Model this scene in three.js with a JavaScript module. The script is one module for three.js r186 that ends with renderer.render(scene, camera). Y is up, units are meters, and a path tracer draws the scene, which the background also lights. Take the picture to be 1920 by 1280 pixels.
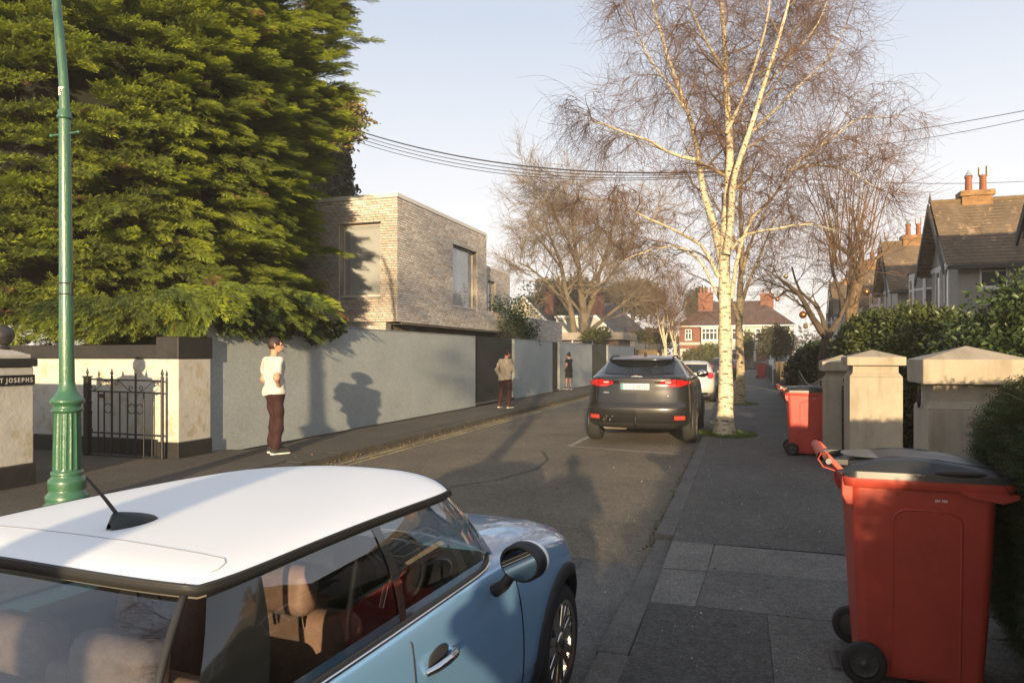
import * as THREE from 'three';
import { mergeGeometries, mergeVertices, toCreasedNormals } from 'three/addons/utils/BufferGeometryUtils.js';
import { MarchingCubes } from 'three/addons/objects/MarchingCubes.js';
import { RoundedBoxGeometry } from 'three/addons/geometries/RoundedBoxGeometry.js';
import { Brush, Evaluator, SUBTRACTION } from 'three-bvh-csg';

// ------------------------------------------------------------------ camera, sky, sun
// x runs across the street (right is +), d runs along it (z = -d), y is up; the road is y = 0.
const scene = new THREE.Scene();
const camera = new THREE.PerspectiveCamera(2 * Math.atan(640 / 1350) * 180 / Math.PI, 1920 / 1280, 0.05, 600);
camera.position.set(0, 1.7, 0);
camera.rotation.y = Math.atan(450 / 1350);
camera.setViewOffset(1920, 1280, 0, -25.5, 1920, 1280);      // a shifted lens: verticals stay upright
const renderer = new THREE.WebGLRenderer({ antialias: true });
renderer.toneMapping = THREE.LinearToneMapping;
renderer.toneMappingExposure = 2.15;
renderer.shadowMap.enabled = true;

const SUN_AZ = 13.6 * Math.PI / 180, SUN_EL = 8.2 * Math.PI / 180;
const sunDir = new THREE.Vector3(Math.sin(SUN_AZ) * Math.cos(SUN_EL), Math.sin(SUN_EL), Math.cos(SUN_AZ) * Math.cos(SUN_EL)); // towards the sun
const sun = new THREE.DirectionalLight(new THREE.Color().setRGB(1.0, 0.76, 0.46), 5);
sun.position.copy(sunDir).multiplyScalar(120); sun.target.position.set(0, 0, 0);
sun.castShadow = true; sun.shadow.mapSize.set(4096, 4096); sun.shadow.radius = 1;
Object.assign(sun.shadow.camera, { left: -60, right: 60, top: 30, bottom: -40, near: 1, far: 300 });
sun.name = 'sun'; scene.add(sun, sun.target);

{ // late winter afternoon sky: pale near the horizon, blue overhead, a warm glow around the low sun
  const W = 1024, H = 512, data = new Float32Array(W * H * 4);
  const mix = (a, b, t) => a + (b - a) * t, sm = (a, b, x) => { x = Math.min(1, Math.max(0, (x - a) / (b - a))); return x * x * (3 - 2 * x); };
  const stops = [[0, .76, .735, .71], [.08, .725, .718, .715], [.2, .605, .628, .665], [.42, .395, .45, .54], [.7, .31, .365, .46], [1, .285, .335, .425]];
  for (let j = 0; j < H; j++) for (let i = 0; i < W; i++) {
    const el = ((j + .5) / H - .5) * Math.PI, az = ((i + .5) / W - .5) * 2 * Math.PI;
    const x = Math.cos(az) * Math.cos(el), y = Math.sin(el), z = Math.sin(az) * Math.cos(el);
    const cs = x * sunDir.x + y * sunDir.y + z * sunDir.z, c = [0, 0, 0], o = (j * W + i) * 4;
    const t = Math.max(0, y); let k = 0; while (k < stops.length - 2 && t > stops[k + 1][0]) k++;
    const f = (t - stops[k][0]) / (stops[k + 1][0] - stops[k][0]);
    for (let n = 0; n < 3; n++) c[n] = mix(stops[k][n + 1], stops[k + 1][n + 1], f);
    const g = Math.pow(Math.max(0, cs * .5 + .5), 12), g2 = Math.pow(Math.max(0, cs), 60);
    c[0] += .5 * g + 1.2 * g2; c[1] += .36 * g + .85 * g2; c[2] += .2 * g + .45 * g2;
    const warm = (1 - sm(0, .35, y)) * .05; c[0] += warm * .4; c[2] -= warm * .3;
    if (y < 0) { const q = sm(0, -.08, y) ; for (let n = 0; n < 3; n++) c[n] = mix(c[n], [.1, .09, .075][n], q); }
    data[o] = c[0] * .76; data[o + 1] = c[1] * .76; data[o + 2] = c[2] * .76; data[o + 3] = 1;
  }
  const t = new THREE.DataTexture(data, W, H, THREE.RGBAFormat, THREE.FloatType);
  t.mapping = THREE.EquirectangularReflectionMapping; t.minFilter = t.magFilter = THREE.LinearFilter; t.needsUpdate = true;
  scene.background = t; scene.environment = t;
}

scene.fog = new THREE.FogExp2(new THREE.Color().setRGB(.86, .82, .77), .0014);   // faint warm winter haze

// ------------------------------------------------------------------ helpers
const PI = Math.PI, V = (x, y, d) => new THREE.Vector3(x, y, -d), C = (r, g, b) => new THREE.Color().setRGB(r, g, b);
const rngOf = (s) => () => { s = (s + 0x6d2b79f5) | 0; let t = Math.imul(s ^ (s >>> 15), 1 | s); t = (t + Math.imul(t ^ (t >>> 7), 61 | t)) ^ t; return ((t ^ (t >>> 14)) >>> 0) / 4294967296; };
const lerp = (a, b, t) => a + (b - a) * t, clamp = (x, a, b) => Math.min(b, Math.max(a, x));
const sstep = (a, b, x) => { x = clamp((x - a) / (b - a), 0, 1); return x * x * (3 - 2 * x); };
const used = new Map();
function numbered(n) { const k = used.get(n) || 0; used.set(n, k + 1); return k ? n + '_' + String(k).padStart(3, '0') : n; }
function tag(o, label, category, group, kind) { if (label) o.userData.label = label; if (category) o.userData.category = category; if (group) o.userData.group = group; if (kind) o.userData.kind = kind; return o; }
function thing(name, label, category, pos = [0, 0, 0], group, turn = 0) {
  const o = new THREE.Group(); o.name = numbered(name); o.position.copy(V(...pos)); o.rotation.y = turn; scene.add(o);
  return tag(o, label, category, group);
}
function part(parent, name, geo, mat, kind) {   // geometry in the parent's own axes
  const m = new THREE.Mesh(geo, mat); m.name = name; m.castShadow = m.receiveShadow = true; (parent || scene).add(m);
  if (kind) m.userData.kind = kind; return m;
}
function partW(t, name, geo, mat, kind) { geo = geo.clone(); geo.translate(-t.position.x, -t.position.y, -t.position.z); return part(t, name, geo, mat, kind); } // geometry in world axes
function struct(name, geo, mat, kind = 'structure') { const m = part(scene, numbered(name), geo, mat, kind); return m; }
function prep(g) { if (g.index) g = g.toNonIndexed(); for (const k of Object.keys(g.attributes)) if (!['position', 'normal', 'uv'].includes(k)) g.deleteAttribute(k);
  if (!g.attributes.normal) g.computeVertexNormals();
  if (!g.attributes.uv) g.setAttribute('uv', new THREE.BufferAttribute(new Float32Array(g.attributes.position.count * 2), 2)); return g; }
const merge = (list) => mergeGeometries(list.map(prep), false);
function metreUV(g) { // uv in metres, by the dominant axis of each face
  g = prep(g); const p = g.attributes.position, uv = g.attributes.uv;
  for (let i = 0; i < p.count; i += 3) {
    const a = new THREE.Vector3().fromBufferAttribute(p, i), b = new THREE.Vector3().fromBufferAttribute(p, i + 1), c = new THREE.Vector3().fromBufferAttribute(p, i + 2);
    const n = b.clone().sub(a).cross(c.clone().sub(a)), ax = Math.abs(n.x), ay = Math.abs(n.y), az = Math.abs(n.z);
    [a, b, c].forEach((q, k) => ay >= ax && ay >= az ? uv.setXY(i + k, q.x, q.z) : ax >= az ? uv.setXY(i + k, q.z, q.y) : uv.setXY(i + k, q.x, q.y));
  }
  return g;
}
function box(x0, x1, y0, y1, d0, d1) { const g = new THREE.BoxGeometry(x1 - x0, y1 - y0, Math.abs(d1 - d0)); g.translate((x0 + x1) / 2, (y0 + y1) / 2, -(d0 + d1) / 2); return metreUV(g); }
function rbox(x0, x1, y0, y1, d0, d1, r = .01, seg = 2) { const g = new RoundedBoxGeometry(Math.abs(x1 - x0), Math.abs(y1 - y0), Math.abs(d1 - d0), seg, r); g.translate((x0 + x1) / 2, (y0 + y1) / 2, -(d0 + d1) / 2); return metreUV(g); }
function cbox(w, h, d, r = .008) { return prep(new RoundedBoxGeometry(w, h, d, 2, r)); }
function quadGeo(pts, smooth) { // grid of rows of points -> surface
  const R = pts.length, N = pts[0].length, pos = [], uv = [], idx = [];
  pts.forEach((row, i) => row.forEach((p, j) => { pos.push(p.x, p.y, p.z); uv.push(j / (N - 1), i / (R - 1)); }));
  for (let i = 0; i < R - 1; i++) for (let j = 0; j < N - 1; j++) { const a = i * N + j, b = a + 1, c = a + N, e = c + 1; idx.push(a, b, e, a, e, c); }
  const g = new THREE.BufferGeometry(); g.setAttribute('position', new THREE.Float32BufferAttribute(pos, 3)); g.setAttribute('uv', new THREE.Float32BufferAttribute(uv, 2)); g.setIndex(idx);
  if (smooth === false) { const n = g.toNonIndexed(); n.computeVertexNormals(); return n; }
  g.computeVertexNormals(); return prep(g);
}
function tube(pts, rad, sides = 8, cap = true) { // pts Vector3[], rad number or list
  const n = pts.length, R = (i) => Array.isArray(rad) ? rad[i] : rad, pos = [], nor = [], uv = [], idx = [];
  let T = pts[1].clone().sub(pts[0]).normalize(), N = Math.abs(T.y) < .9 ? new THREE.Vector3(0, 1, 0) : new THREE.Vector3(1, 0, 0); N.sub(T.clone().multiplyScalar(N.dot(T))).normalize();
  let run = 0;
  for (let i = 0; i < n; i++) {
    T = (i === 0 ? pts[1].clone().sub(pts[0]) : i === n - 1 ? pts[i].clone().sub(pts[i - 1]) : pts[i + 1].clone().sub(pts[i - 1])).normalize();
    N.sub(T.clone().multiplyScalar(N.dot(T))).normalize(); const B = T.clone().cross(N);
    if (i) run += pts[i].distanceTo(pts[i - 1]);
    for (let k = 0; k <= sides; k++) { const a = k / sides * 2 * PI, x = Math.cos(a), y = Math.sin(a), q = N.clone().multiplyScalar(x).add(B.clone().multiplyScalar(y));
      pos.push(pts[i].x + q.x * R(i), pts[i].y + q.y * R(i), pts[i].z + q.z * R(i)); nor.push(q.x, q.y, q.z); uv.push(k / sides, run); }
  }
  for (let i = 0; i < n - 1; i++) for (let k = 0; k < sides; k++) { const a = i * (sides + 1) + k, b = a + 1, c = a + sides + 1, e = c + 1; idx.push(a, b, e, a, e, c); }
  if (cap) for (const [i, s] of [[0, 1], [n - 1, -1]]) for (let k = 1; k < sides - 1; k++) { const o = i * (sides + 1); s > 0 ? idx.push(o, o + k + 1, o + k) : idx.push(o, o + k, o + k + 1); }
  const g = new THREE.BufferGeometry(); g.setAttribute('position', new THREE.Float32BufferAttribute(pos, 3)); g.setAttribute('normal', new THREE.Float32BufferAttribute(nor, 3)); g.setAttribute('uv', new THREE.Float32BufferAttribute(uv, 2)); g.setIndex(idx);
  return prep(g);
}
function lathe(pts, seg = 32) { return prep(new THREE.LatheGeometry(pts.map(([r, y]) => new THREE.Vector2(Math.max(r, 1e-4), y)), seg)); }
function prism(poly, depth, bevel = 0) { // 2-D polygon in x,y extruded along +z
  const s = new THREE.Shape(poly.map(([x, y]) => new THREE.Vector2(x, y)));
  return prep(new THREE.ExtrudeGeometry(s, { depth, bevelEnabled: bevel > 0, bevelThickness: bevel, bevelSize: bevel, bevelSegments: 2, steps: 1 }));
}
function polyFaces(faces) { // list of convex polygons (Vector3[]) -> flat geometry
  const pos = []; for (const f of faces) for (let i = 1; i < f.length - 1; i++) for (const p of [f[0], f[i], f[i + 1]]) pos.push(p.x, p.y, p.z);
  const g = new THREE.BufferGeometry(); g.setAttribute('position', new THREE.Float32BufferAttribute(pos, 3)); g.computeVertexNormals(); return metreUV(g);
}
const move = (g, x, y, d) => { g.translate(x, y, -d); return g; }, turnY = (g, a) => { g.rotateY(a); return g; };
function slab(p, n, t) { // quad p (4 Vector3, outer face) thickened by t along -n
  const q = p.map((v) => v.clone().addScaledVector(n, -t)); const f = [[p[0], p[1], p[2], p[3]], [q[3], q[2], q[1], q[0]]];
  for (let i = 0; i < 4; i++) { const j = (i + 1) % 4; f.push([p[j], p[i], q[i], q[j]]); } return polyFaces(f);
}
function instanced(parent, name, geo, mat, mats, colors, kind = 'stuff') {
  const m = new THREE.InstancedMesh(geo, mat, mats.length); m.name = name; mats.forEach((x, i) => m.setMatrixAt(i, x)); if (colors) colors.forEach((c, i) => m.setColorAt(i, c));
  m.castShadow = m.receiveShadow = true; m.userData.kind = kind; (parent || scene).add(m); return m;
}

// ------------------------------------------------------------------ textures
function noise2(seed, P) { // periodic value noise on a P x P lattice
  const r = rngOf(seed), a = Float32Array.from({ length: P * P }, r);
  return (x, y) => { x *= P; y *= P; const i = Math.floor(x), j = Math.floor(y), u = x - i, v = y - j, s = u * u * (3 - 2 * u), t = v * v * (3 - 2 * v), g = (p, q) => a[(((q % P) + P) % P) * P + ((p % P) + P) % P];
    return lerp(lerp(g(i, j), g(i + 1, j), s), lerp(g(i, j + 1), g(i + 1, j + 1), s), t); };
}
function fbm(seed, base, oct, gain = .5) { const ns = Array.from({ length: oct }, (_, k) => noise2(seed + k * 17, base << k)); let tot = 0, a = 1; for (let k = 0; k < oct; k++) { tot += a; a *= gain; } return (x, y) => { let s = 0, a = 1; for (const n of ns) { s += a * n(x, y); a *= gain; } return s / tot; }; }
function tex(size, fn, metres, srgb = true) { // fn(u, v) -> grey or [r, g, b] in 0..1 (already display values when srgb)
  const d = new Uint8Array(size * size * 4);
  for (let j = 0; j < size; j++) for (let i = 0; i < size; i++) { const c = fn(i / size, j / size), o = (j * size + i) * 4; if (c.length) { d[o] = clamp(c[0], 0, 1) * 255; d[o + 1] = clamp(c[1], 0, 1) * 255; d[o + 2] = clamp(c[2], 0, 1) * 255; } else d[o] = d[o + 1] = d[o + 2] = clamp(c, 0, 1) * 255; d[o + 3] = 255; }
  const t = new THREE.DataTexture(d, size, size); t.wrapS = t.wrapT = THREE.RepeatWrapping; t.magFilter = THREE.LinearFilter; t.minFilter = THREE.LinearMipmapLinearFilter; t.generateMipmaps = true;
  if (srgb) t.colorSpace = THREE.SRGBColorSpace; if (metres) t.repeat.set(1 / metres, 1 / metres); t.needsUpdate = true; return t;
}
const sameTex = (t, metres) => { const c = t.clone(); c.repeat.set(1 / metres, 1 / metres); c.needsUpdate = true; return c; };
const M = (color, o = {}) => new THREE.MeshStandardMaterial({ color, roughness: .85, ...o }), MP = (color, o = {}) => new THREE.MeshPhysicalMaterial({ color, roughness: .5, ...o });
const N = { a: fbm(11, 4, 6, .6), b: fbm(23, 8, 5, .65), c: fbm(37, 2, 3), g: fbm(51, 64, 3, .7), h: fbm(77, 16, 5, .75), s: noise2(91, 256), s2: noise2(97, 128) };
// multiplicative tint maps around 0.8 so that the material's own colour stays the base colour
const T = {
  asphalt: tex(1024, (u, v) => { const s = N.s(u, v), g = N.g(u, v), l = N.a(u, v), k = N.c(u, v); const q = .5 + .13 * (g - .5) * 2 + .36 * (s - .5) + .3 * (l - .5) + .16 * (k - .5) + (s > .93 ? .22 : 0) - (N.s2(u, v) > .93 ? .18 : 0); return q * .78 + .32; }, 2.6),
  asphaltBump: tex(512, (u, v) => .5 + .25 * (N.g(u, v) - .5) + .7 * (N.s(u, v) - .5), 1.3, false),
  patchy: tex(512, (u, v) => { const l = N.a(u, v), k = N.b(u, v); return .72 + .5 * (l - .5) + .3 * (k - .5); }, 3),
  roughcast: tex(1024, (u, v) => { const s = N.g(u, v), q = N.s(u, v), l = N.a(u, v); return .82 + .12 * (s - .5) + .16 * (q - .5) + .1 * (l - .5); }, 1.9),
  roughBump: tex(512, (u, v) => N.h(u, v) * .6 + N.g(u, v) * .4, 1.0, false),
  plaster: tex(512, (u, v) => .8 + .22 * (N.a(u, v) - .5) + .12 * (N.h(u, v) - .5), 2.2),
  stained: tex(1024, (u, v) => { const l = N.a(u, v), m = N.h(u, v), st = sstep(.52, .78, N.b(u, v * .12)) * .1, sp = N.s2(u, v) > .94 && N.b(u, v) > .5 ? .1 : 0, q = .84 + .16 * (l - .5) + .08 * (m - .5) - st - sp; return [q, q - .006, q - .014 - st * .2]; }, 1.7),
  lumps: tex(512, (u, v) => N.b(u, v) * .55 + N.h(u, v) * .45, 1.4, false),
  dirtyWhite: tex(1024, (u, v) => { const l = N.a(u, v), k = sstep(.56, .72, N.b(u, v)), m = N.h(u, v); const q = .93 + .08 * (m - .5) + .1 * (l - .5); return [q - .06 * k, q - .09 * k, q - .16 * k]; }, 2.0),
  brick: tex(512, (u, v) => { const l = N.b(u, v), m = N.g(u, v); const q = .82 + .3 * (l - .5) + .25 * (m - .5); return [q, q * .985, q * .96]; }, .5),
  wood: tex(512, (u, v) => .78 + .3 * (N.a(u, v * .08) - .5) + .22 * (N.h(u, v * .06) - .5), 1.0),
  bark: tex(512, (u, v) => .75 + .5 * (N.h(u, v * .5) - .5) + .3 * (N.b(u, v) - .5), 0),
  birch: tex(512, (u, v) => { const l = N.b(u * .5, v * 4), lent = N.h(u * .35, v * 5), d = N.a(u, v); let q = .9 + .12 * (d - .5); const dk = sstep(.6, .68, lent) * .62 + sstep(.64, .72, l) * .55 + sstep(.6, .75, N.b(u * 2, v)) * .16; return [q - dk * .8, q * .97 - dk * .82, q * .88 - dk * .78]; }, 0),
  slate: tex(512, (u, v) => { const l = N.a(u, v), m = N.h(u, v); const q = .75 + .5 * (l - .5) + .35 * (m - .5); return [q, q * .98, q * .96]; }, 2.2),
  lichen: tex(512, (u, v) => { const l = N.a(u, v), m = N.h(u, v), w = sstep(.66, .74, N.b(u * 1, v)) ; const q = .7 + .5 * (l - .5) + .3 * (m - .5); return [q + .5 * w, q + .42 * w, q * .95 + .28 * w]; }, 2.4),
  cloth: tex(256, (u, v) => .85 + .2 * (N.h(u, v) - .5) + .2 * (N.a(u, v) - .5), .5),
  scuff: tex(1024, (u, v) => { const l = N.a(u, v), m = N.h(u, v), sc = N.s2(u * .5 + .3 * v, v * .06), sc2 = N.s(u * .08, v * .7 + u * .2); let q = .84 + .16 * (l - .5) + .1 * (m - .5); if (sc > .955 && N.b(u, v) > .5) q += .14; if (sc2 > .965 && N.b(v, u) > .52) q += .12; return [q, q + (q > .95 ? .05 : 0), q + (q > .95 ? .05 : 0)]; }, .9),
  grime: tex(512, (u, v) => { const l = N.a(u, v), m = N.h(u, v * .25); const q = .8 + .35 * (l - .5) + .2 * (m - .5); return [q, q * .97, q * .92]; }, 1.6),
};
// shared materials
const mat = {
  road: M(C(.27, .222, .156), { map: T.asphalt, bumpMap: T.asphaltBump, bumpScale: .004, roughness: .9 }),
  tarPath: M(C(.18, .17, .152), { map: T.asphalt, bumpMap: T.asphaltBump, bumpScale: .005, roughness: .92 }),
  tarLeft: M(C(.14, .115, .088), { map: T.asphalt, bumpMap: T.asphaltBump, bumpScale: .005, roughness: .95 }),
  concrete: M(C(.24, .225, .2), { map: sameTex(T.asphalt, 1.7), bumpMap: T.asphaltBump, bumpScale: .006, roughness: .93 }),
  kerb: M(C(.215, .202, .18), { map: sameTex(T.asphalt, 1.1), bumpMap: T.asphaltBump, bumpScale: .006, roughness: .93 }),
  kerbOld: M(C(.13, .115, .085), { map: sameTex(T.asphalt, .9), bumpMap: T.lumps, bumpScale: .02, roughness: .97 }),
  black: M(C(.018, .017, .016), { roughness: .55 }), iron: M(C(.012, .012, .012), { roughness: .4 }),
  blackPaint: M(C(.03, .028, .026), { map: T.patchy, bumpMap: T.lumps, bumpScale: .012, roughness: .6 }),
  whiteWall: M(C(.56, .535, .48), { map: T.dirtyWhite, bumpMap: T.lumps, bumpScale: .009, roughness: .88 }),
  greyWall: M(C(.55, .6, .585), { map: T.roughcast, bumpMap: T.roughBump, bumpScale: .0022, roughness: .95 }),
  slat: M(C(.03, .034, .032), { map: T.wood, roughness: .7 }),
  pier: M(C(.52, .45, .345), { map: T.stained, bumpMap: sameTex(T.lumps, .8), bumpScale: .006, roughness: .85 }),
  white: M(C(.75, .74, .71), { roughness: .5 }), glassDark: MP(C(.02, .025, .03), { roughness: .06, metalness: 0, specularIntensity: 1 }),
  rubber: M(C(.018, .018, .018), { roughness: .85 }), chrome: M(C(.75, .75, .75), { metalness: 1, roughness: .18 }),
};

// ------------------------------------------------------------------ ground, road, pavements, kerbs, paint
const kerbR = (d) => -.735 - .0125 * d, kerbL = (d) => -6.2 - .009 * d, wallX = -8.4;
function strip(xa, xb, d0, d1, y, step = 2) { // sheet between two lines x(d)
  const rows = [], n = Math.max(1, Math.ceil((d1 - d0) / step)), f = (q, d) => typeof q === 'function' ? q(d) : q;
  for (let i = 0; i <= n; i++) { const d = lerp(d0, d1, i / n); rows.push([V(f(xa, d), y, d), V(f(xb, d), y, d)]); }
  const g = metreUV(quadGeo(rows, true)); const nn = g.attributes.normal; for (let i = 0; i < nn.count; i++) nn.setXYZ(i, 0, 1, 0); return g;
}
{
  const g = new THREE.PlaneGeometry(900, 900); g.rotateX(-PI / 2); g.translate(0, -.03, 0);
  struct('ground', metreUV(g), M(C(.06, .062, .035), { map: T.patchy, roughness: 1 }));
  struct('road', strip((d) => kerbL(d) - .02, (d) => kerbR(d) + .02, -25, 88, 0, 4), mat.road);
  struct('road', strip(-70, 60, 82, 87.5, .004, 10), mat.road);
  // left pavement: worn brown tarmac, dropped at the driveway
  struct('pavement', (() => { const rows = []; for (let d = -25; d <= 80; d += 1) { const y = .12; rows.push([V(kerbL(d) - .3, y, d), V(d < 9.6 ? -14 : wallX + .4, y, d)].reverse()); } return metreUV(quadGeo(rows.map((r) => r.reverse()), true)); })(), mat.tarLeft);
  // left kerb: old stones, each its own piece
  const kl = struct('kerb', strip((d) => kerbL(d) - .3, kerbL, -25, 8, .119, 3), mat.kerbOld), r = rngOf(5);
  for (let d = 8; d < 80;) { const l = .85 + r() * .35 + (d > 45 ? 2.5 : 0), x = kerbL(d), o = (r() - .5) * .012; part(kl, 'kerb_stone', rbox(x - .3 + o, x + o, -.1, .121 + (r() - .5) * .012, d + .006, d + l - .006, .016), mat.kerbOld); d += l; }
  // right kerb stones
  const kr = struct('kerb', strip(kerbR, (d) => kerbR(d) + .16, -25, 1, .118, 3), mat.kerb);
  for (let d = 1; d < 80;) { const l = (d < 4.6 ? .9 : d < 6.2 ? .8 : .95) + r() * .1 + (d > 45 ? 2.5 : 0), x = kerbR(d + l / 2), o = (r() - .5) * .008, drop = d > 4.0 && d < 6.1 ? -.05 : 0;
    part(kr, 'kerb_stone', rbox(x + o, x + .17 + o, -.1, .121 + drop + (r() - .5) * .006, d + .005, d + l - .005, .014), mat.kerb); d += l; }
}
{ // right pavement: dark tarmac with a paler concrete crossing and single slabs near the camera
  const x0 = (d) => kerbR(d) + .17;
  const p = struct('pavement', strip(x0, 1.6, 6.25, 80, .12, 3), mat.tarPath);
  part(p, 'tarmac', strip(x0, 1.6, -25, 1.0, .119, 3), mat.tarPath);
  part(p, 'bedding', strip(x0, 1.6, 1.0, 6.3, .1135, 1), mat.kerb); const slabQ = (pts, y, m) => { const top = pts.map(([x, d]) => V(x, y, d)); return part(p, 'slab', slab(top, new THREE.Vector3(0, 1, 0), .03), m); };
  const c2 = mat.concrete.clone(); c2.color = C(.235, .222, .2); const c3 = mat.concrete.clone(); c3.color = C(.32, .3, .265); const tarN = mat.tarPath.clone(); tarN.color = C(.14, .133, .12);
  const k = (d) => x0(d) + .004;
  slabQ([[k(5.43), 5.43], [-.31, 5.44], [-.3, 6.235], [k(6.2), 6.24]], .122, c3);
  slabQ([[k(4.67), 4.67], [-.34, 4.67], [-.315, 5.425], [k(5.42), 5.42]], .118, c3);
  slabQ([[-.302, 5.515], [1.6, 5.5], [1.6, 6.17], [-.29, 6.235]], .12, c3);
  slabQ([[-.33, 4.67], [1.6, 4.64], [1.6, 5.495], [-.305, 5.51]], .121, mat.concrete);
  slabQ([[k(3), 1.0], [.134, 1.0], [.087, 4.655], [k(4.5), 4.66]], .121, tarN);
  slabQ([[.106, 3.62], [1.6, 3.45], [1.6, 4.63], [.09, 4.652]], .12, c2);
  slabQ([[.137, 1.0], [1.6, 1.0], [1.6, 3.447], [.109, 3.615]], .121, tarN);
  // iron drain cover let into the slab
  const g = [box(.38, .72, .1, .1225, 3.94, 4.2)]; part(p, 'drain_frame', merge(g), mat.black);
  for (let i = 0; i < 6; i++) part(p, 'drain_bar', rbox(.395 + i * .054, .425 + i * .054, .118, .127, 3.955, 4.185, .003), mat.iron);
  // spilt white paint
  const rr = rngOf(8), blobs = [];
  for (const [cx, cd, s] of [[.14, 3.47, .075], [.17, 3.41, .05], [.12, 3.29, .045], [.2, 3.2, .095], [.13, 3.15, .06], [.26, 3.22, .05], [.09, 3.31, .025]]) {
    const pts = []; for (let i = 0; i < 14; i++) { const a = i / 14 * 2 * PI, q = s * (.5 + .6 * rr()); pts.push(V(cx + Math.cos(a) * q * 1.1, .1245, cd + Math.sin(a) * q * .45)); } blobs.push(polyFaces(pts.map((q, i) => [V(cx, .1245, cd), q, pts[(i + 1) % 14]])));
  }
  part(p, 'paint_splash', merge(blobs), M(C(.5, .5, .48), { map: T.dirtyWhite }));
  // concrete gutter and road patch beside the kerb
  struct('gutter', strip((d) => kerbR(d) - .5, (d) => kerbR(d) - .012, 3.0, 5.85, .006, .5), mat.concrete);
  const patch = struct('road_patch', strip((d) => kerbR(d) - 2.3, (d) => kerbR(d) - .515, -2, 5.86, .005, .5), M(C(.17, .158, .138), { map: sameTex(T.asphalt, 1.9), bumpMap: T.asphaltBump, bumpScale: .008, roughness: .93 }));
  const tw = T.dirtyWhite, worn = (c) => M(c, { map: T.patchy, bumpMap: T.asphaltBump, bumpScale: .004, roughness: .8 });
  const yel = worn(C(.62, .5, .24));
  struct('yellow_line', strip((d) => kerbL(d) + .17, (d) => kerbL(d) + .25, 6, 62, .006, 2), yel); struct('yellow_line', strip((d) => kerbL(d) + .34, (d) => kerbL(d) + .42, 6, 62, .006, 2), yel);
  const wl = worn(C(.5, .48, .44));
  struct('bay_line', strip(-3.27, -3.17, 13.08, 19.5, .006, 1), wl);
  struct('bay_line', (() => { const a = V(-3.28, .007, 13.08), b = V(-3.26, .007, 12.98), c = V(-1.15, .007, 12.52), d = V(-1.14, .007, 12.61); return polyFaces([[a, b, c, d]]); })(), wl);
  struct('bay_line', strip(-3.27, -3.17, 24.4, 32.5, .006, 1), wl); struct('bay_line', strip(-3.2, -1.2, 24.4, 24.5, .007, 1), wl);
  // long thin crack seams of tar in the road
  const seam = M(C(.035, .033, .03), { roughness: .7 });
  for (const pts of [[[-3.9, 8.2], [-3.3, 9.2], [-3.05, 10.3], [-3.15, 11.3], [-3.5, 12.2]], [[-5.4, 15.4], [-3.9, 14.9], [-3.4, 14.75]], [[-4.6, 16.3], [-3.3, 16.1]], [[-3.2, 5.88], [-2, 5.9], [-1.25, 5.87]]]) {
    const rows = pts.map(([x, d], i) => { const w = .018 + .008 * Math.sin(i * 5); return [V(x - w, .0065, d - w * .4), V(x + w, .0065, d + w * .4)]; }); struct('road_seam', metreUV(quadGeo(rows, true)), seam);
  }
}
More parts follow.
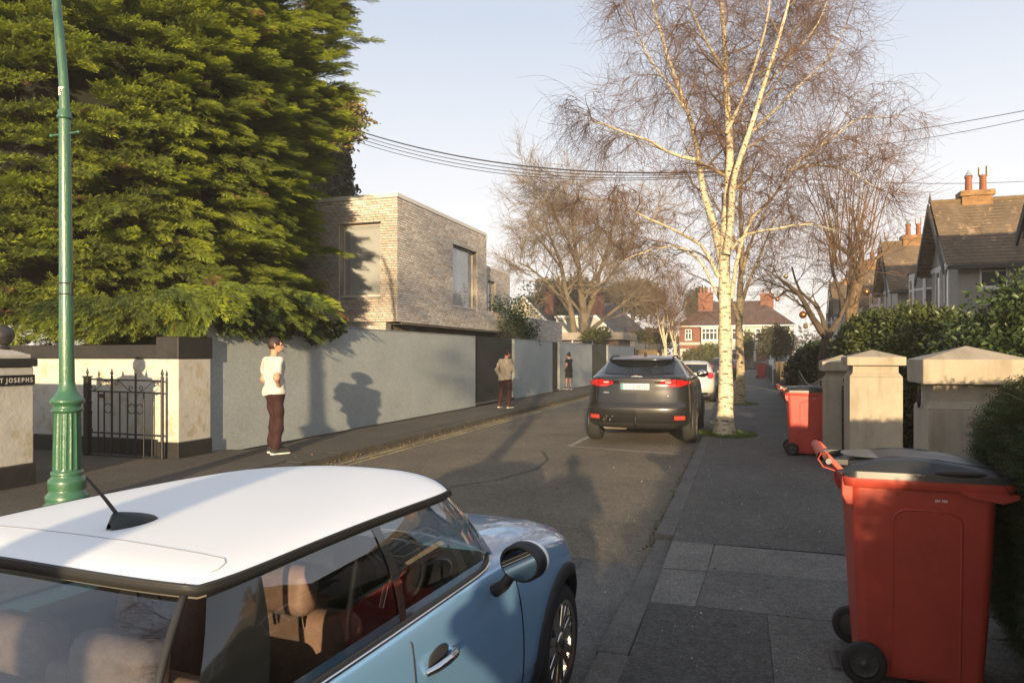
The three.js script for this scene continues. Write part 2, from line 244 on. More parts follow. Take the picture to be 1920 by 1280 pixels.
{ // leaf litter and grit in the left gutter, grass at the tree pits
  const r = rngOf(31), leaf = polyFaces([[new THREE.Vector3(-.5, 0, 0), new THREE.Vector3(0, .12, .3), new THREE.Vector3(.6, .03, 0), new THREE.Vector3(0, .1, -.28)]]), ms = [], cs = [], m = new THREE.Matrix4(), q = new THREE.Quaternion(), e = new THREE.Euler();
  for (let i = 0; i < 2600; i++) { const d = 7 + Math.pow(r(), 1.3) * 42, w = Math.pow(r(), 2.2), x = kerbL(d) + .01 + w * .5 - (r() < .06 ? r() * .6 : 0), y = x < kerbL(d) ? .128 : .008 + .03 * (1 - w) * r(); e.set((r() - .5) * 1.2, r() * 6.3, (r() - .5) * 1.2); q.setFromEuler(e); const s = .018 + r() * .035; m.compose(V(x, y, d), q, new THREE.Vector3(s, s, s)); ms.push(m.clone()); const t = r(); cs.push(C(.12 + .14 * t, .09 + .08 * t, .045 + .025 * t).multiplyScalar(.5 + .7 * r())); }
  tag(instanced(scene, 'fallen_leaves', leaf, M(0xffffff, { side: 2, roughness: .9 }), ms, cs), 'brown leaf litter lying along the left kerb beside the double yellow lines', 'leaves');
  const ms2 = [], cs2 = []; for (let i = 0; i < 700; i++) { const d = 6.3 + r() * 7, x = kerbR(d) - r() * r() * .12; e.set(r(), r() * 6.3, r()); q.setFromEuler(e); const s = .012 + r() * .025; m.compose(V(x, .012, d), q, new THREE.Vector3(s, s, s)); ms2.push(m.clone()); const t = r(); cs2.push(t < .5 ? C(.05, .07, .02) : C(.1, .07, .035)); }
  tag(instanced(scene, 'kerb_moss', leaf, M(0xffffff, { side: 2, roughness: .9 }), ms2, cs2), 'moss and small leaves in the right gutter along the kerb', 'moss');
  const stone = new THREE.IcosahedronGeometry(1, 0), ms4 = [], cs4 = []; for (let i = 0; i < 2600; i++) { const d = 2.5 + Math.pow(r(), 1.5) * 22, right = r() < .45, x = right ? kerbR(d) + .2 + r() * 1.9 : lerp(kerbL(d) + .1, kerbR(d) - .02, r() < .3 ? 1 - r() * .12 : r()), s = .0022 + .005 * r() * r() + (r() < .02 ? .006 : 0); e.set(r() * 6, r() * 6, r() * 6); q.setFromEuler(e); m.compose(V(x, right ? .1235 : .008, d), q, new THREE.Vector3(s, s * .6, s)); ms4.push(m.clone()); const t = r(); cs4.push(t < .25 ? C(.5, .48, .43) : t < .6 ? C(.28, .25, .2) : C(.12, .09, .05)); }
  tag(instanced(scene, 'grit', prep(stone), M(0xffffff, { roughness: .95 }), ms4, cs4), 'loose grit and bits of leaf lying on the road and pavement', 'grit');
  const blade = (() => { const f = []; for (let i = 0; i < 7; i++) { const a = i * 2.4, h = .7 + .3 * Math.sin(i * 3), lx = Math.cos(a), lz = Math.sin(a), b = new THREE.Vector3(lx * .12, 0, lz * .12), w = new THREE.Vector3(-lz * .035, 0, lx * .035); f.push([b.clone().sub(w), b.clone().add(w), new THREE.Vector3(lx * .45, h, lz * .45)]); } return polyFaces(f); })();
  for (const [cx, cd, R, n, l] of [[-.5, 14.9, .42, 800, 'tuft of bright grass round the foot of the near birch'], [-.36, 24.4, .4, 300, 'dull grass round the foot of the second birch']]) {
    const ms3 = [], cs3 = []; for (let i = 0; i < n; i++) { const a = r() * 6.3, q2 = .2 + Math.sqrt(r()) * R; e.set((r() - .5) * .5, r() * 6.3, (r() - .5) * .5); q.setFromEuler(e); const s = .04 + r() * .06; m.compose(V(cx + Math.cos(a) * q2 * .9 + .05, .12, cd + Math.sin(a) * q2), q, new THREE.Vector3(s, s, s)); ms3.push(m.clone()); const t = r(); cs3.push(C(.07 + .06 * t, .12 + .06 * t, .02)); }
    tag(instanced(scene, numbered('grass'), blade, M(0xffffff, { side: 2, roughness: .9 }), ms3, cs3), l, 'grass');
  }
}

// ------------------------------------------------------------------ left side: walls, gates, lamp post
function textTex(w, h, draw, o = {}) { const c = document.createElement('canvas'); c.width = w; c.height = h; const g = c.getContext('2d'); draw(g, w, h); const t = new THREE.CanvasTexture(c); t.colorSpace = THREE.SRGBColorSpace; t.anisotropy = 8; return t; }
const plate = (w, h) => { const g = new THREE.PlaneGeometry(w, h); return prep(g); };
function pyramidCap(w, d, h0, h1, x, y, dd) { // square cap: band h0 high with a low pyramid h1 on top
  const g = [rbox(x - w / 2, x + w / 2, y, y + h0, dd - d / 2, dd + d / 2, .012)], a = V(x - w / 2 + .006, y + h0 - .002, dd - d / 2 + .006), b = V(x + w / 2 - .006, y + h0 - .002, dd - d / 2 + .006), c = V(x + w / 2 - .006, y + h0 - .002, dd + d / 2 - .006), e = V(x - w / 2 + .006, y + h0 - .002, dd + d / 2 - .006), t = V(x, y + h0 + h1, dd);
  g.push(polyFaces([[a, b, t], [b, c, t], [c, e, t], [e, a, t]])); return merge(g);
}
{
  // gate pier with name board on its street face, cap and ball
  const p = thing('gate_pier', 'white painted gate pier with black name board at the far left edge', 'gate pier', [-8.7, .1, 6.13]), d0 = 5.76, d1 = 6.5;
  partW(p, 'pier_shaft', rbox(-9.07, -8.33, .38, 1.56, d0, d1, .02), mat.whiteWall);
  partW(p, 'plinth', rbox(-9.085, -8.315, .08, .379, d0 - .015, d1 + .015, .015), mat.blackPaint);
  partW(p, 'black_band', rbox(-9.1, -8.3, 1.561, 1.655, d0 - .03, d1 + .03, .012), mat.blackPaint);
  partW(p, 'cap', (() => { const g = rbox(-9.05, -8.35, 1.656, 1.71, d0 + .02, d1 - .02, .012), a = .33, b = .2, y0 = 1.709, y1 = 1.77, c = [[-1, -1], [1, -1], [1, 1], [-1, 1]].map(([i, j]) => [V(-8.7 + i * a, y0, 6.13 + j * a), V(-8.7 + i * b, y1, 6.13 + j * b)]); return merge([g, polyFaces([...[0, 1, 2, 3].map((k) => { const n = (k + 1) % 4; return [c[k][0], c[n][0], c[n][1], c[k][1]]; }), c.map((q) => q[1])])]); })(), mat.whiteWall);
  partW(p, 'ball_finial', (() => { const g = lathe([[.001, 1.765], [.1, 1.77], [.085, 1.79], [.055, 1.81], [.07, 1.825], [.1, 1.85], [.122, 1.89], [.13, 1.935], [.122, 1.98], [.095, 2.025], [.05, 2.055], [.001, 2.062]], 32); g.translate(-8.57, 0, -6.28); return g; })(), M(C(.03, .028, .026), { roughness: .35 }));
  const sign = partW(p, 'name_board', rbox(-8.329, -8.305, 1.343, 1.463, d0 + .01, d1 - .005, .004), mat.blackPaint);
  const st = textTex(1024, 160, (g, w, h) => { g.fillStyle = '#171513'; g.fillRect(0, 0, w, h); g.fillStyle = '#c9c4b8'; g.font = 'bold 108px sans-serif'; g.textAlign = 'right'; g.textBaseline = 'middle'; g.letterSpacing = '8px'; g.fillText('ST JOSEPHS', w - 24, h / 2 + 4); });
  const q = plate(.715, .113); q.rotateY(PI / 2); q.translate(-8.3025, 1.403, -(d0 + d1) / 2); q.translate(8.7, -.1, 6.13); part(sign, 'lettering', q, M(0xffffff, { map: st, roughness: .6 }));
}
{
  // white boundary wall with black coping and plinth
  const w = thing('boundary_wall', 'white roughcast garden wall with black coping and plinth behind the iron gate', 'wall', [-11.4, .1, 9.1]);
  partW(w, 'wall', rbox(-14.5, -8.705, .372, 1.64, 8.95, 9.25, .012), mat.whiteWall);
  partW(w, 'coping', rbox(-14.5, -8.705, 1.641, 1.865, 8.915, 9.285, .02), mat.blackPaint);
  partW(w, 'plinth', rbox(-14.5, -8.705, .08, .371, 8.93, 9.27, .01), mat.blackPaint);
  const p = thing('wall_pier', 'square white end pier with black top beside the grey wall', 'gate pier', [-8.5, .1, 9.15]);
  partW(p, 'pier_shaft', rbox(-8.7, -8.3, .36, 1.64, 8.8, 9.5, .018), mat.whiteWall);
  partW(p, 'coping', rbox(-8.72, -8.28, 1.641, 1.985, 8.78, 9.52, .02), mat.blackPaint);
  partW(p, 'plinth', rbox(-8.715, -8.285, .08, .359, 8.785, 9.515, .012), mat.blackPaint);
  // side wall of the entrance, from the gate pier back to the wall
  const s = thing('side_wall', 'low white wall in shade running back from the name board pier', 'wall', [-9.6, .1, 6.1]);
  partW(s, 'wall', rbox(-14.5, -9.11, .08, 1.5, 6.0, 6.25, .012), mat.whiteWall); partW(s, 'coping', rbox(-14.5, -9.11, 1.501, 1.62, 5.97, 6.28, .015), mat.blackPaint);
}
{
  // wrought iron gate standing open along the wall
  const g = thing('iron_gate', 'black wrought iron garden gate with scrolls and spearheads before the white wall', 'gate', [-9.25, .1, 8.7]), m = mat.iron, d = 8.68;
  const X0 = -9.98, X1 = -8.49, W = (x, y) => V(x, y, d), bar = (x, y0, y1, r) => tube([W(x, y0), W(x, y1)], r, 8);
  const spear = (x, y, s = 1) => { const l = lathe([[.001, 0], [.012, 0], [.022, .012], [.012, .026], [.03, .05], [.024, .075], [.001, .14]].map(([r, h]) => [r * s, h * s]), 10); l.scale(1, 1, .55); l.translate(x, y, -d); return l; };
  partW(g, 'gate_post', rbox(X0 - .045, X0 + .045, .1, 1.345, d - .04, d + .04, .006), m);
  partW(g, 'post_cap', merge([rbox(X0 - .058, X0 + .058, 1.346, 1.37, d - .05, d + .05, .005), spear(X0, 1.37, .95)]), m);
  const xs = [X0 + .08, X0 + .225, X0 + .345, X0 + .5, X0 + .66, X0 + .815, X0 + .975, X0 + 1.135, X0 + 1.295, X1];
  xs.forEach((x, i) => { const tall = [3, 6, 9].includes(i); partW(g, 'bar', i === 0 ? bar(x, .4, .8, .01) : bar(x, i === 9 ? .03 : .14, tall ? 1.37 : 1.14, i === 9 ? .024 : tall ? .017 : .012), m); if (tall) partW(g, 'spearhead', spear(x, 1.36), m); });
  for (const [y, r] of [[1.32, .013], [1.135, .013], [.485, .015], [.14, .02]]) partW(g, 'rail', tube([W(X0, y), W(X1, y - .012)], r, 8), m);
  const scroll = (cx, w, flip) => { const f = []; for (const s of [-1, 1]) { const pts = []; for (let i = 0; i <= 26; i++) { const t = i / 26, a = t * 2.2 * PI, R = .05 * (1 - .72 * t); const ex = cx + s * (w / 2 - .07), ey = 1.2275 + s * flip * .035; pts.push(V(ex + s * Math.sin(a) * -R, ey + flip * s * Math.cos(a) * R * .9, d)); } f.push(tube(pts, .0065, 6)); }
    const a = V(cx - (w / 2 - .07), 1.2275 - flip * .035 - flip * .045, d), b = V(cx + (w / 2 - .07), 1.2275 + flip * .035 + flip * .045, d), pts = []; for (let i = 0; i <= 12; i++) { const t = i / 12; pts.push(V(lerp(a.x, b.x, t), lerp(a.y, b.y, sstep(0, 1, t)), d)); } f.push(tube(pts, .0065, 6)); return merge(f); };
  partW(g, 'scroll', scroll(X0 + .27, .44, 1), m); partW(g, 'scroll', scroll(X0 + .738, .44, -1), m); partW(g, 'scroll', scroll(X0 + 1.22, .44, 1), m);
  for (const cx of [X0 + .42, X0 + .895, X0 + 1.055]) { const t = new THREE.TorusGeometry(.073, .008, 8, 28); t.translate(cx, .87, -d); partW(g, 'ring', prep(t), m); }
  partW(g, 'letter_plate', rbox(X0 + .225, X0 + .345, 1.03, 1.09, d - .02, d + .01, .004), m);
  partW(g, 'latch', merge([rbox(X0 + .04, X0 + .09, .78, .82, d - .015, d + .015, .004), rbox(X0 + .04, X0 + .1, .5, .54, d - .015, d + .015, .004), rbox(X0 + .05, X0 + .09, .94, .97, d - .015, d + .015, .004)]), m);
}
{
  // long grey boundary wall with dark slatted gates
  const seg = [[9.53, 21.5, 'longest section of the grey roughcast wall behind the standing man'], [25.5, 30.9, 'grey wall section between the wide slatted gate and the narrow door'], [32.15, 39.25, 'grey wall section behind the woman in black'], [43.9, 54.2, 'far end section of the grey roughcast wall']];
  const cap = M(C(.4, .41, .4), { map: T.roughcast, roughness: .9 });
  for (const [a, b, l] of seg) { const w = thing('grey_wall', l, 'wall', [wallX - .15, .1, (a + b) / 2]); partW(w, 'wall', rbox(wallX - .3, wallX, .06, 2.285, a, b, .012), mat.greyWall); partW(w, 'coping', rbox(wallX - .315, wallX + .012, 2.286, 2.31, a, b, .008), cap); }
  const gates = [[21.5, 25.5, 'wide dark slatted driveway gate behind the man in the beige shirt', 'gate'], [30.9, 32.15, 'narrow dark slatted door in the grey wall beside the woman', 'door'], [39.25, 43.9, 'dark slatted gate in the grey wall next to the dark car', 'gate']];
  for (const [a, b, l, cat] of gates) {
    const g = thing('slatted_gate', l, cat, [wallX - .12, .12, (a + b) / 2]); partW(g, 'backing', rbox(wallX - .2, wallX - .15, .14, 2.3, a + .01, b - .01, .006), mat.black);
    const n = Math.round((b - a) / .1); for (let i = 0; i < n; i++) { const d = a + (i + .5) * (b - a) / n; partW(g, 'slat', rbox(wallX - .15, wallX - .1, .14, 2.3, d - .035, d + .035, .006), mat.slat); }
    partW(g, 'threshold', rbox(wallX - .22, wallX + .01, .1, .139, a, b, .005), mat.concrete);
  }
}
{
  // green cast iron lamp post
  const gm = MP(C(.032, .115, .06), { roughness: .34, clearcoat: .6, clearcoatRoughness: .2, bumpMap: sameTex(T.lumps, .35), bumpScale: .006 });
  const L = thing('lamp_post', 'tall green cast iron street lamp post with fluted base', 'lamp post', [-6.68, .12, 5.573]);
  const sh = (g) => { const p = g.attributes.position; for (let i = 0; i < p.count; i++) { const y = p.getY(i); p.setX(i, p.getX(i) - Math.max(0, y - 1) * .012); } return g; };
  part(L, 'base', lathe([[.001, -.02], [.215, -.02], [.215, .06], [.19, .085], [.2, .11], [.2, .15], [.165, .19], [.172, .21], [.172, .25], [.178, .28], [.172, .31], [.14, .34], [.15, .36], [.15, .385], [.13, .4]], 48), gm);
  const flute = []; const fl = (() => { const rows = []; for (const [y, r] of [[.4, .128], [.42, .133], [.98, .122], [1.0, .117]]) { const row = []; for (let k = 0; k <= 96; k++) { const a = k / 96 * 2 * PI, q = r - .011 * Math.pow(Math.abs(Math.sin(a * 8)), .7) * (y > .4 && y < 1 ? 1 : 0); row.push(new THREE.Vector3(Math.cos(a) * q, y, Math.sin(a) * q)); } rows.push(row); } return quadGeo(rows.reverse(), true); })();
  part(L, 'fluted_column', fl, gm);
  part(L, 'collar', lathe([[.118, .99], [.14, 1.0], [.148, 1.02], [.14, 1.035], [.125, 1.04], [.128, 1.07], [.155, 1.09], [.16, 1.11], [.15, 1.13], [.115, 1.17], [.088, 1.22], [.075, 1.27], [.072, 1.3]], 40), gm);
  part(L, 'shaft', sh(lathe([[.072, 1.29], [.07, 1.6], [.062, 2.6], [.055, 3.7], [.052, 4.02], [.05, 4.06]], 24)), gm);
  part(L, 'ladder_bar', sh(merge([tube([new THREE.Vector3(-.155, 3.845, .02), new THREE.Vector3(.155, 3.865, -.02)], .012, 8), ...[-1, 1].map((s) => { const q = new THREE.SphereGeometry(.02, 10, 8); q.translate(s * .16, 3.855 + s * .01, -s * .02); return prep(q); })])), gm);
  part(L, 'ring', sh(lathe([[.052, 4.0], [.07, 4.01], [.075, 4.03], [.06, 4.05], [.062, 4.09], [.052, 4.1]], 24)), gm);
  const neck = tube([[0, 4.06], [-.006, 4.25], [-.012, 4.36], [-.03, 4.55], [-.06, 4.8], [-.09, 5.05], [-.125, 5.35], [-.2, 5.9], [-.45, 6.5], [-.95, 6.75]].map(([x, y]) => new THREE.Vector3(x - .036, y, 0)), [.05, .046, .045, .044, .044, .043, .042, .04, .036, .034], 18); part(L, 'swan_neck', neck, gm);
  part(L, 'lantern', (() => { const g = lathe([[.001, .2], [.05, .2], [.09, .12], [.2, .05], [.22, 0], [.16, -.05], [.001, -.09]], 24); g.translate(-1.05, 6.6, 0); return g; })(), M(C(.3, .3, .3), { roughness: .5 }));
  for (const y of [2.2, 2.31]) part(L, 'strap', sh(lathe([[.06, y], [.0705, y], [.0705, y + .012], [.06, y + .012]], 24)), mat.black); part(L, 'strap_clip', rbox(.045, .066, 2.19, 2.33, -.012, .012, .004), mat.black);
  const stk = textTex(256, 128, (g, w, h) => { g.fillStyle = '#d9d6cf'; g.fillRect(0, 0, w, h); g.fillStyle = '#333'; g.font = 'bold 92px sans-serif'; g.textAlign = 'center'; g.textBaseline = 'middle'; g.fillText('3', w * .56, h / 2); });
  const sg = new THREE.CylinderGeometry(.0475, .0475, .085, 24, 1, true); sg.rotateY(2.7); sg.translate(-.049, 4.285, 0); part(L, 'sticker', prep(sg), M(0xffffff, { map: stk, roughness: .6 }));
}

// ------------------------------------------------------------------ brick house and its neighbours
const brickTones = [[.58, .52, .47], [.55, .5, .46], [.6, .56, .52], [.5, .44, .4], [.56, .48, .42], [.53, .5, .47], [.61, .58, .55]];
const brickMats = brickTones.map((c) => M(C(...c).multiplyScalar(1.25), { map: T.brick, bumpMap: sameTex(T.lumps, .3), bumpScale: .003, roughness: .92 }));
{
  const H = thing('brick_house', 'modern pale brick house with flat roof and large windows behind the grey wall', 'house', [-12.4, .1, 24]);
  const mortar = M(C(.5, .45, .39), { map: T.patchy, roughness: .95 }), metal = M(C(.62, .6, .55), { roughness: .5 }), frame = M(C(.5, .44, .36), { roughness: .5, metalness: .3 }), soffit = M(C(.28, .23, .19), { map: T.wood }), timber = M(C(.23, .17, .125), { map: T.wood });
  const fx = -10, fd = 19.2, top = 6.4, bot = 2.69, end = 26.75;
  const CB = (...a) => box(...a);
  // core walls (mortar) around the openings; the bricks are laid on them
  const core = [];
  core.push(CB(-17, -11.95, .1, top, fd, fd + .3), CB(-10.55, fx, bot, top, fd, fd + .3), CB(-11.95, -10.55, 5.69, top, fd, fd + .3), CB(-11.95, -10.55, .1, 3.45, fd, fd + .3), CB(-10.55, -10.36, .1, bot, fd, fd + .3));
  core.push(CB(-10.3, fx, bot, top, fd + .3, 23.36), CB(-10.3, fx, bot, top, 25.7, end), CB(-10.3, fx, 5.64, top, 23.36, 25.7), CB(-10.3, fx, bot, 3.4, 23.36, 25.7));
  core.push(CB(-10.3, fx, bot, 3.45, end, 29.1), CB(-17, -10.3, bot, 3.2, 28.8, 29.1), CB(-17, -10.3, 3.45, top, 26.45, end), CB(-10.6, -10.3, 2.69, 5.3, end, 27.7), CB(-10.6, -10.3, 2.69, 5.3, 28.6, 30.55), CB(-10.6, -10.3, 4.75, 5.3, 27.7, 28.6), CB(-10.6, -10.3, 2.69, 3.3, 27.7, 28.6), CB(-17, -10.6, .1, 5.3, 30.3, 30.55), CB(-17.3, -17, .1, top, fd, 30.55));
  partW(H, 'wall', merge(core), mortar);
  partW(H, 'roof', merge([box(-17, -10.3, top - .3, top - .1, fd + .3, end - .3), box(-17, -10.6, 5.0, 5.12, end, 30.3)]), soffit);
  partW(H, 'roof_edge', merge([rbox(-17.03, fx + .025, top, top + .13, fd - .03, fd + .32, .012), rbox(-10.32, fx + .025, top, top + .13, fd + .321, end + .02, .012)]), metal);
  partW(H, 'roof_edge', rbox(-10.62, -10.28, 5.3, 5.36, end + .002, 30.58, .01), metal);
  partW(H, 'soffit', box(-17, fx - .01, bot - .06, bot - .003, fd + .31, 29.1), soffit);
  // recessed ground floor with timber boards
  const gf = -10.42; for (let i = 0; i < 60; i++) { const d = fd + .4 + i * .16; if (i > 7 && i < 12) continue; partW(H, 'timber_board', rbox(gf - .05, gf, .12, bot - .065, d, d + .145, .006), timber); }
  partW(H, 'ground_floor_wall', box(gf - .3, gf - .06, .1, bot - .07, fd + .31, 29.0), mortar);
  partW(H, 'ground_floor_window', box(gf - .058, gf - .03, .12, bot - .07, fd + 1.7, fd + 2.3), mat.glassDark);
  // windows
  const glass = MP(C(.86, .88, .88), { transmission: .8, roughness: .03, thickness: 0, specularIntensity: 1 });
  const win = (name, x0, x1, d0, d1, y0, y1, face) => {
    const w = new THREE.Group(); w.name = name; w.position.set(0, 0, 0); H.add(w);
    const add = (n, g, m) => { g = g.clone(); g.translate(-H.position.x, -H.position.y, -H.position.z); part(w, n, g, m); };
    if (face === 'd') { const d = d0; add('frame', merge([rbox(x0, x0 + .05, y0, y1, d, d + .06, .004), rbox(x1 - .05, x1, y0, y1, d, d + .06, .004), rbox(x0 + .051, x1 - .051, y1 - .05, y1, d, d + .06, .004), rbox(x0 + .051, x1 - .051, y0, y0 + .05, d, d + .06, .004)]), frame); add('pane', box(x0 + .052, x1 - .052, y0 + .052, y1 - .052, d + .02, d + .03), glass); add('sill', rbox(x0 - .01, x1 + .01, y0 - .045, y0 - .003, d - .17, d + .05, .006), metal); }
    else { const x = x0; add('frame', merge([rbox(x, x + .06, y0, y1, d0, d0 + .05, .004), rbox(x, x + .06, y0, y1, d1 - .05, d1, .004), rbox(x, x + .06, y1 - .05, y1, d0 + .051, d1 - .051, .004), rbox(x, x + .06, y0, y0 + .05, d0 + .051, d1 - .051, .004)]), frame); add('pane', box(x + .02, x + .03, y0 + .052, y1 - .052, d0 + .052, d1 - .052), glass); add('sill', rbox(x, x + .2, y0 - .04, y0 - .003, d0, d1, .006), metal); }
  };
  win('window', -11.94, -10.56, fd + .18, 0, 3.5, 5.68, 'd'); win('window', -10.2, 0, 23.37, 25.69, 3.45, 5.63, 'x'); win('window', -10.45, 0, 27.71, 28.59, 3.35, 4.74, 'x');
  // rooms behind the glass
  const room = M(C(.5, .44, .37), { roughness: .9 }); partW(H, 'room_wall', merge([box(-16.9, -10.35, 3.22, 3.26, fd + .35, end - .35), box(-16.9, -10.35, 5.95, 6.0, fd + .35, end - .35), box(-16.9, -10.35, 3.27, 5.94, 22.2, 22.3), box(-13.2, -13.1, 3.27, 5.94, fd + .35, 22.19)]), room);
  partW(H, 'curtain', box(-11.9, -10.6, 3.5, 5.66, fd + .5, fd + .52), M(C(.36, .33, .3), { map: T.cloth, roughness: .95 }));
  partW(H, 'curtain', box(-10.62, -10.6, 3.4, 5.62, 23.4, 25.65), M(C(.55, .5, .44), { map: T.cloth, roughness: .95 }));
  // bricks: long courses, those on the sunny front one by one, the others joined
  const r = rngOf(71), L = .37, hh = .075, loose = [], shapes = [0, 1, 2].map((k) => metreUV(new RoundedBoxGeometry(L - .012, hh - .012, .05, 1, .004)));
  const cut = (x, w, y, holes) => holes.some(([a, b, c, e]) => x + w / 2 > a && x - w / 2 < b && y > c - .02 && y < e + .02);
  const holesF = [[-11.95, -10.55, 3.4, 5.69]], holesS = [[23.36, 25.7, 3.36, 5.64]];
  const lay = (a0, a1, y0, y1, holes, place, asParts, skip) => { let row = 0; for (let y = y0 + hh / 2; y < y1 - .01; y += hh, row++) { let a = a0 - (row % 2 ? L * .5 : 0) - (row % 3) * .06; for (; a < a1; a += L) {
    let s = Math.max(a, a0), e = Math.min(a + L, a1); if (e - s < .05) continue;
    for (const [p, q, c, f] of holes) if (y > c && y < f) { if (s < q && e > q) s = q; if (s < p && e > p) e = p; if (s >= p && e <= q) e = s; } if (e - s < .05) continue; if (skip && skip((s + e) / 2, y)) continue;
    place((s + e) / 2, e - s, y, asParts); } } };
  let count = 0; const col = () => brickTones[Math.floor(r() * brickTones.length)];
  const front = (cx, w, y) => { const o = (r() - .5) * .008, big = cx > -13.2 && count < 300; const m = new THREE.Matrix4().compose(new THREE.Vector3(cx, y, -(fd - .02 + o)), new THREE.Quaternion().setFromEuler(new THREE.Euler(0, (r() - .5) * .008, (r() - .5) * .006)), new THREE.Vector3(w / L, 1, 1));
    if (big) { count++; const b = new THREE.Mesh(shapes[0], brickMats[Math.floor(r() * brickMats.length)]); b.name = 'brick'; b.applyMatrix4(m); b.position.sub(H.position); b.castShadow = b.receiveShadow = true; H.add(b); } else loose.push([m, col()]); };
  lay(-17, fx + .02, bot, top, holesF, front, true); lay(-17, -10.36, .12, bot - .01, [], (cx, w, y) => { if (y > 1.7 && cx > -13.5) front(cx, w, y); });
  const side = (x) => (cd, w, y) => { const o = (r() - .5) * .008; loose.push([new THREE.Matrix4().compose(new THREE.Vector3(x - .005 + o, y, -cd), new THREE.Quaternion().setFromEuler(new THREE.Euler(0, PI / 2 + (r() - .5) * .008, 0)), new THREE.Vector3(w / L, 1, 1)), col()]); };
  lay(fd - .02, end, bot, top, holesS, side(fx + .005)); lay(end, 29.1, bot, 3.45, [], side(fx + .005)); lay(end + .02, 30.55, 3.2, 5.3, [[27.7, 28.6, 3.3, 4.75]], side(-10.3 + .005));
  const im = instanced(H, 'brickwork', shapes[1], M(C(1.5, 1.53, 1.55), { map: T.brick, roughness: .92 }), loose.map(([m]) => { const k = m.clone(); k.elements[12] -= H.position.x; k.elements[13] -= H.position.y; k.elements[14] -= H.position.z; return k; }), loose.map(([, c]) => C(...c).multiplyScalar(.85 + .3 * r())));
  // low brick extension further along
  const E = thing('brick_extension', 'low flat brick outbuilding between the young tree and the timber pavilion', 'outbuilding', [-11.5, .1, 35]);
  partW(E, 'wall', merge([box(-14, -9.62, .1, 3.36, 31.2, 37.2)]), mortar); partW(E, 'roof_edge', rbox(-14.02, -9.57, 3.361, 3.41, 31.18, 37.25, .01), metal); partW(E, 'window', box(-9.615, -9.585, 2.4, 2.72, 32.6, 33.0), mat.glassDark);
  const lo2 = []; const sv = loose.length; lay(31.2, 37.22, 1.9, 3.36, [[32.55, 33.05, 2.35, 2.76]], side(-9.6)); for (const [m, c] of loose.slice(sv)) { m.elements[12] -= E.position.x; m.elements[13] -= E.position.y; m.elements[14] -= E.position.z; lo2.push([m, c]); }
  instanced(E, 'brickwork', shapes[1], M(C(1.5, 1.53, 1.55), { map: T.brick, roughness: .92 }), lo2.map((q) => q[0]), lo2.map((q) => C(...q[1]).multiplyScalar(.85 + .3 * r())));
  // timber pavilion with deep flat fascia
  const P = thing('garden_pavilion', 'low timber pavilion with deep pale fascia at the end of the grey wall', 'outbuilding', [-11.5, .1, 57]);
  const fas = M(C(.42, .36, .3), { map: T.plaster }), cl = M(C(.42, .28, .2), { map: T.wood });
  partW(P, 'roof', rbox(-15, -9.2, 2.86, 3.44, 54.3, 61, .02), fas);
  for (let i = 0; i < 14; i++) partW(P, 'timber_board', rbox(-11.6 + i * .13, -11.48 + i * .13, .12, 2.85, 55.0, 55.06, .01), cl);
  partW(P, 'back_wall', merge([box(-15, -9.75, .1, 2.85, 55.07, 55.2), box(-9.9, -9.7, .1, 2.85, 55.21, 60.5)]), M(C(.3, .27, .25), { map: T.plaster }));
  for (const x of [-13.3, -11.7]) partW(P, 'post', rbox(x, x + .1, .1, 2.85, 54.6, 54.7, .01), mat.white);
}

// ------------------------------------------------------------------ trees, hedges, ivy
const ct = Math.cos(camera.rotation.y), stt = Math.sin(camera.rotation.y);
const spot = (u, v, z) => { const x = (u - 960) / 1350 * z; return V(x * ct - z * stt, 1.7 - (v - 665.5) / 1350 * z, x * stt + z * ct); }; // measured from the photograph: column, row, distance
const leafM = (o = {}) => MP(0xffffff, { side: 2, roughness: 1, transmission: .22, thickness: 0, specularIntensity: .5, ...o });
const glossLeaf = MP(0xffffff, { side: 2, roughness: .42, specularIntensity: .7 });
const compose = (p, e, s) => new THREE.Matrix4().compose(p, new THREE.Quaternion().setFromEuler(e), typeof s === 'number' ? new THREE.Vector3(s, s, s) : s);
function aim(p, dir, roll, s) { // +X of the piece along dir
  const x = dir.clone().normalize(), up = new THREE.Vector3(0, 1, 0), z = x.clone().cross(up); if (z.lengthSq() < 1e-4) z.set(0, 0, 1); z.normalize(); const y = z.clone().cross(x).normalize();
  const m = new THREE.Matrix4().makeBasis(x, y, z), r = new THREE.Matrix4().makeRotationX(roll); m.multiply(r); const sc = typeof s === 'number' ? new THREE.Vector3(s, s, s) : s; m.scale(sc); m.setPosition(p); return m;
}
function triGeo(tris) { const pos = []; for (const t of tris) for (const p of t) pos.push(p[0], p[1], p[2]); const g = new THREE.BufferGeometry(); g.setAttribute('position', new THREE.Float32BufferAttribute(pos, 3)); g.computeVertexNormals(); return prep(g); }
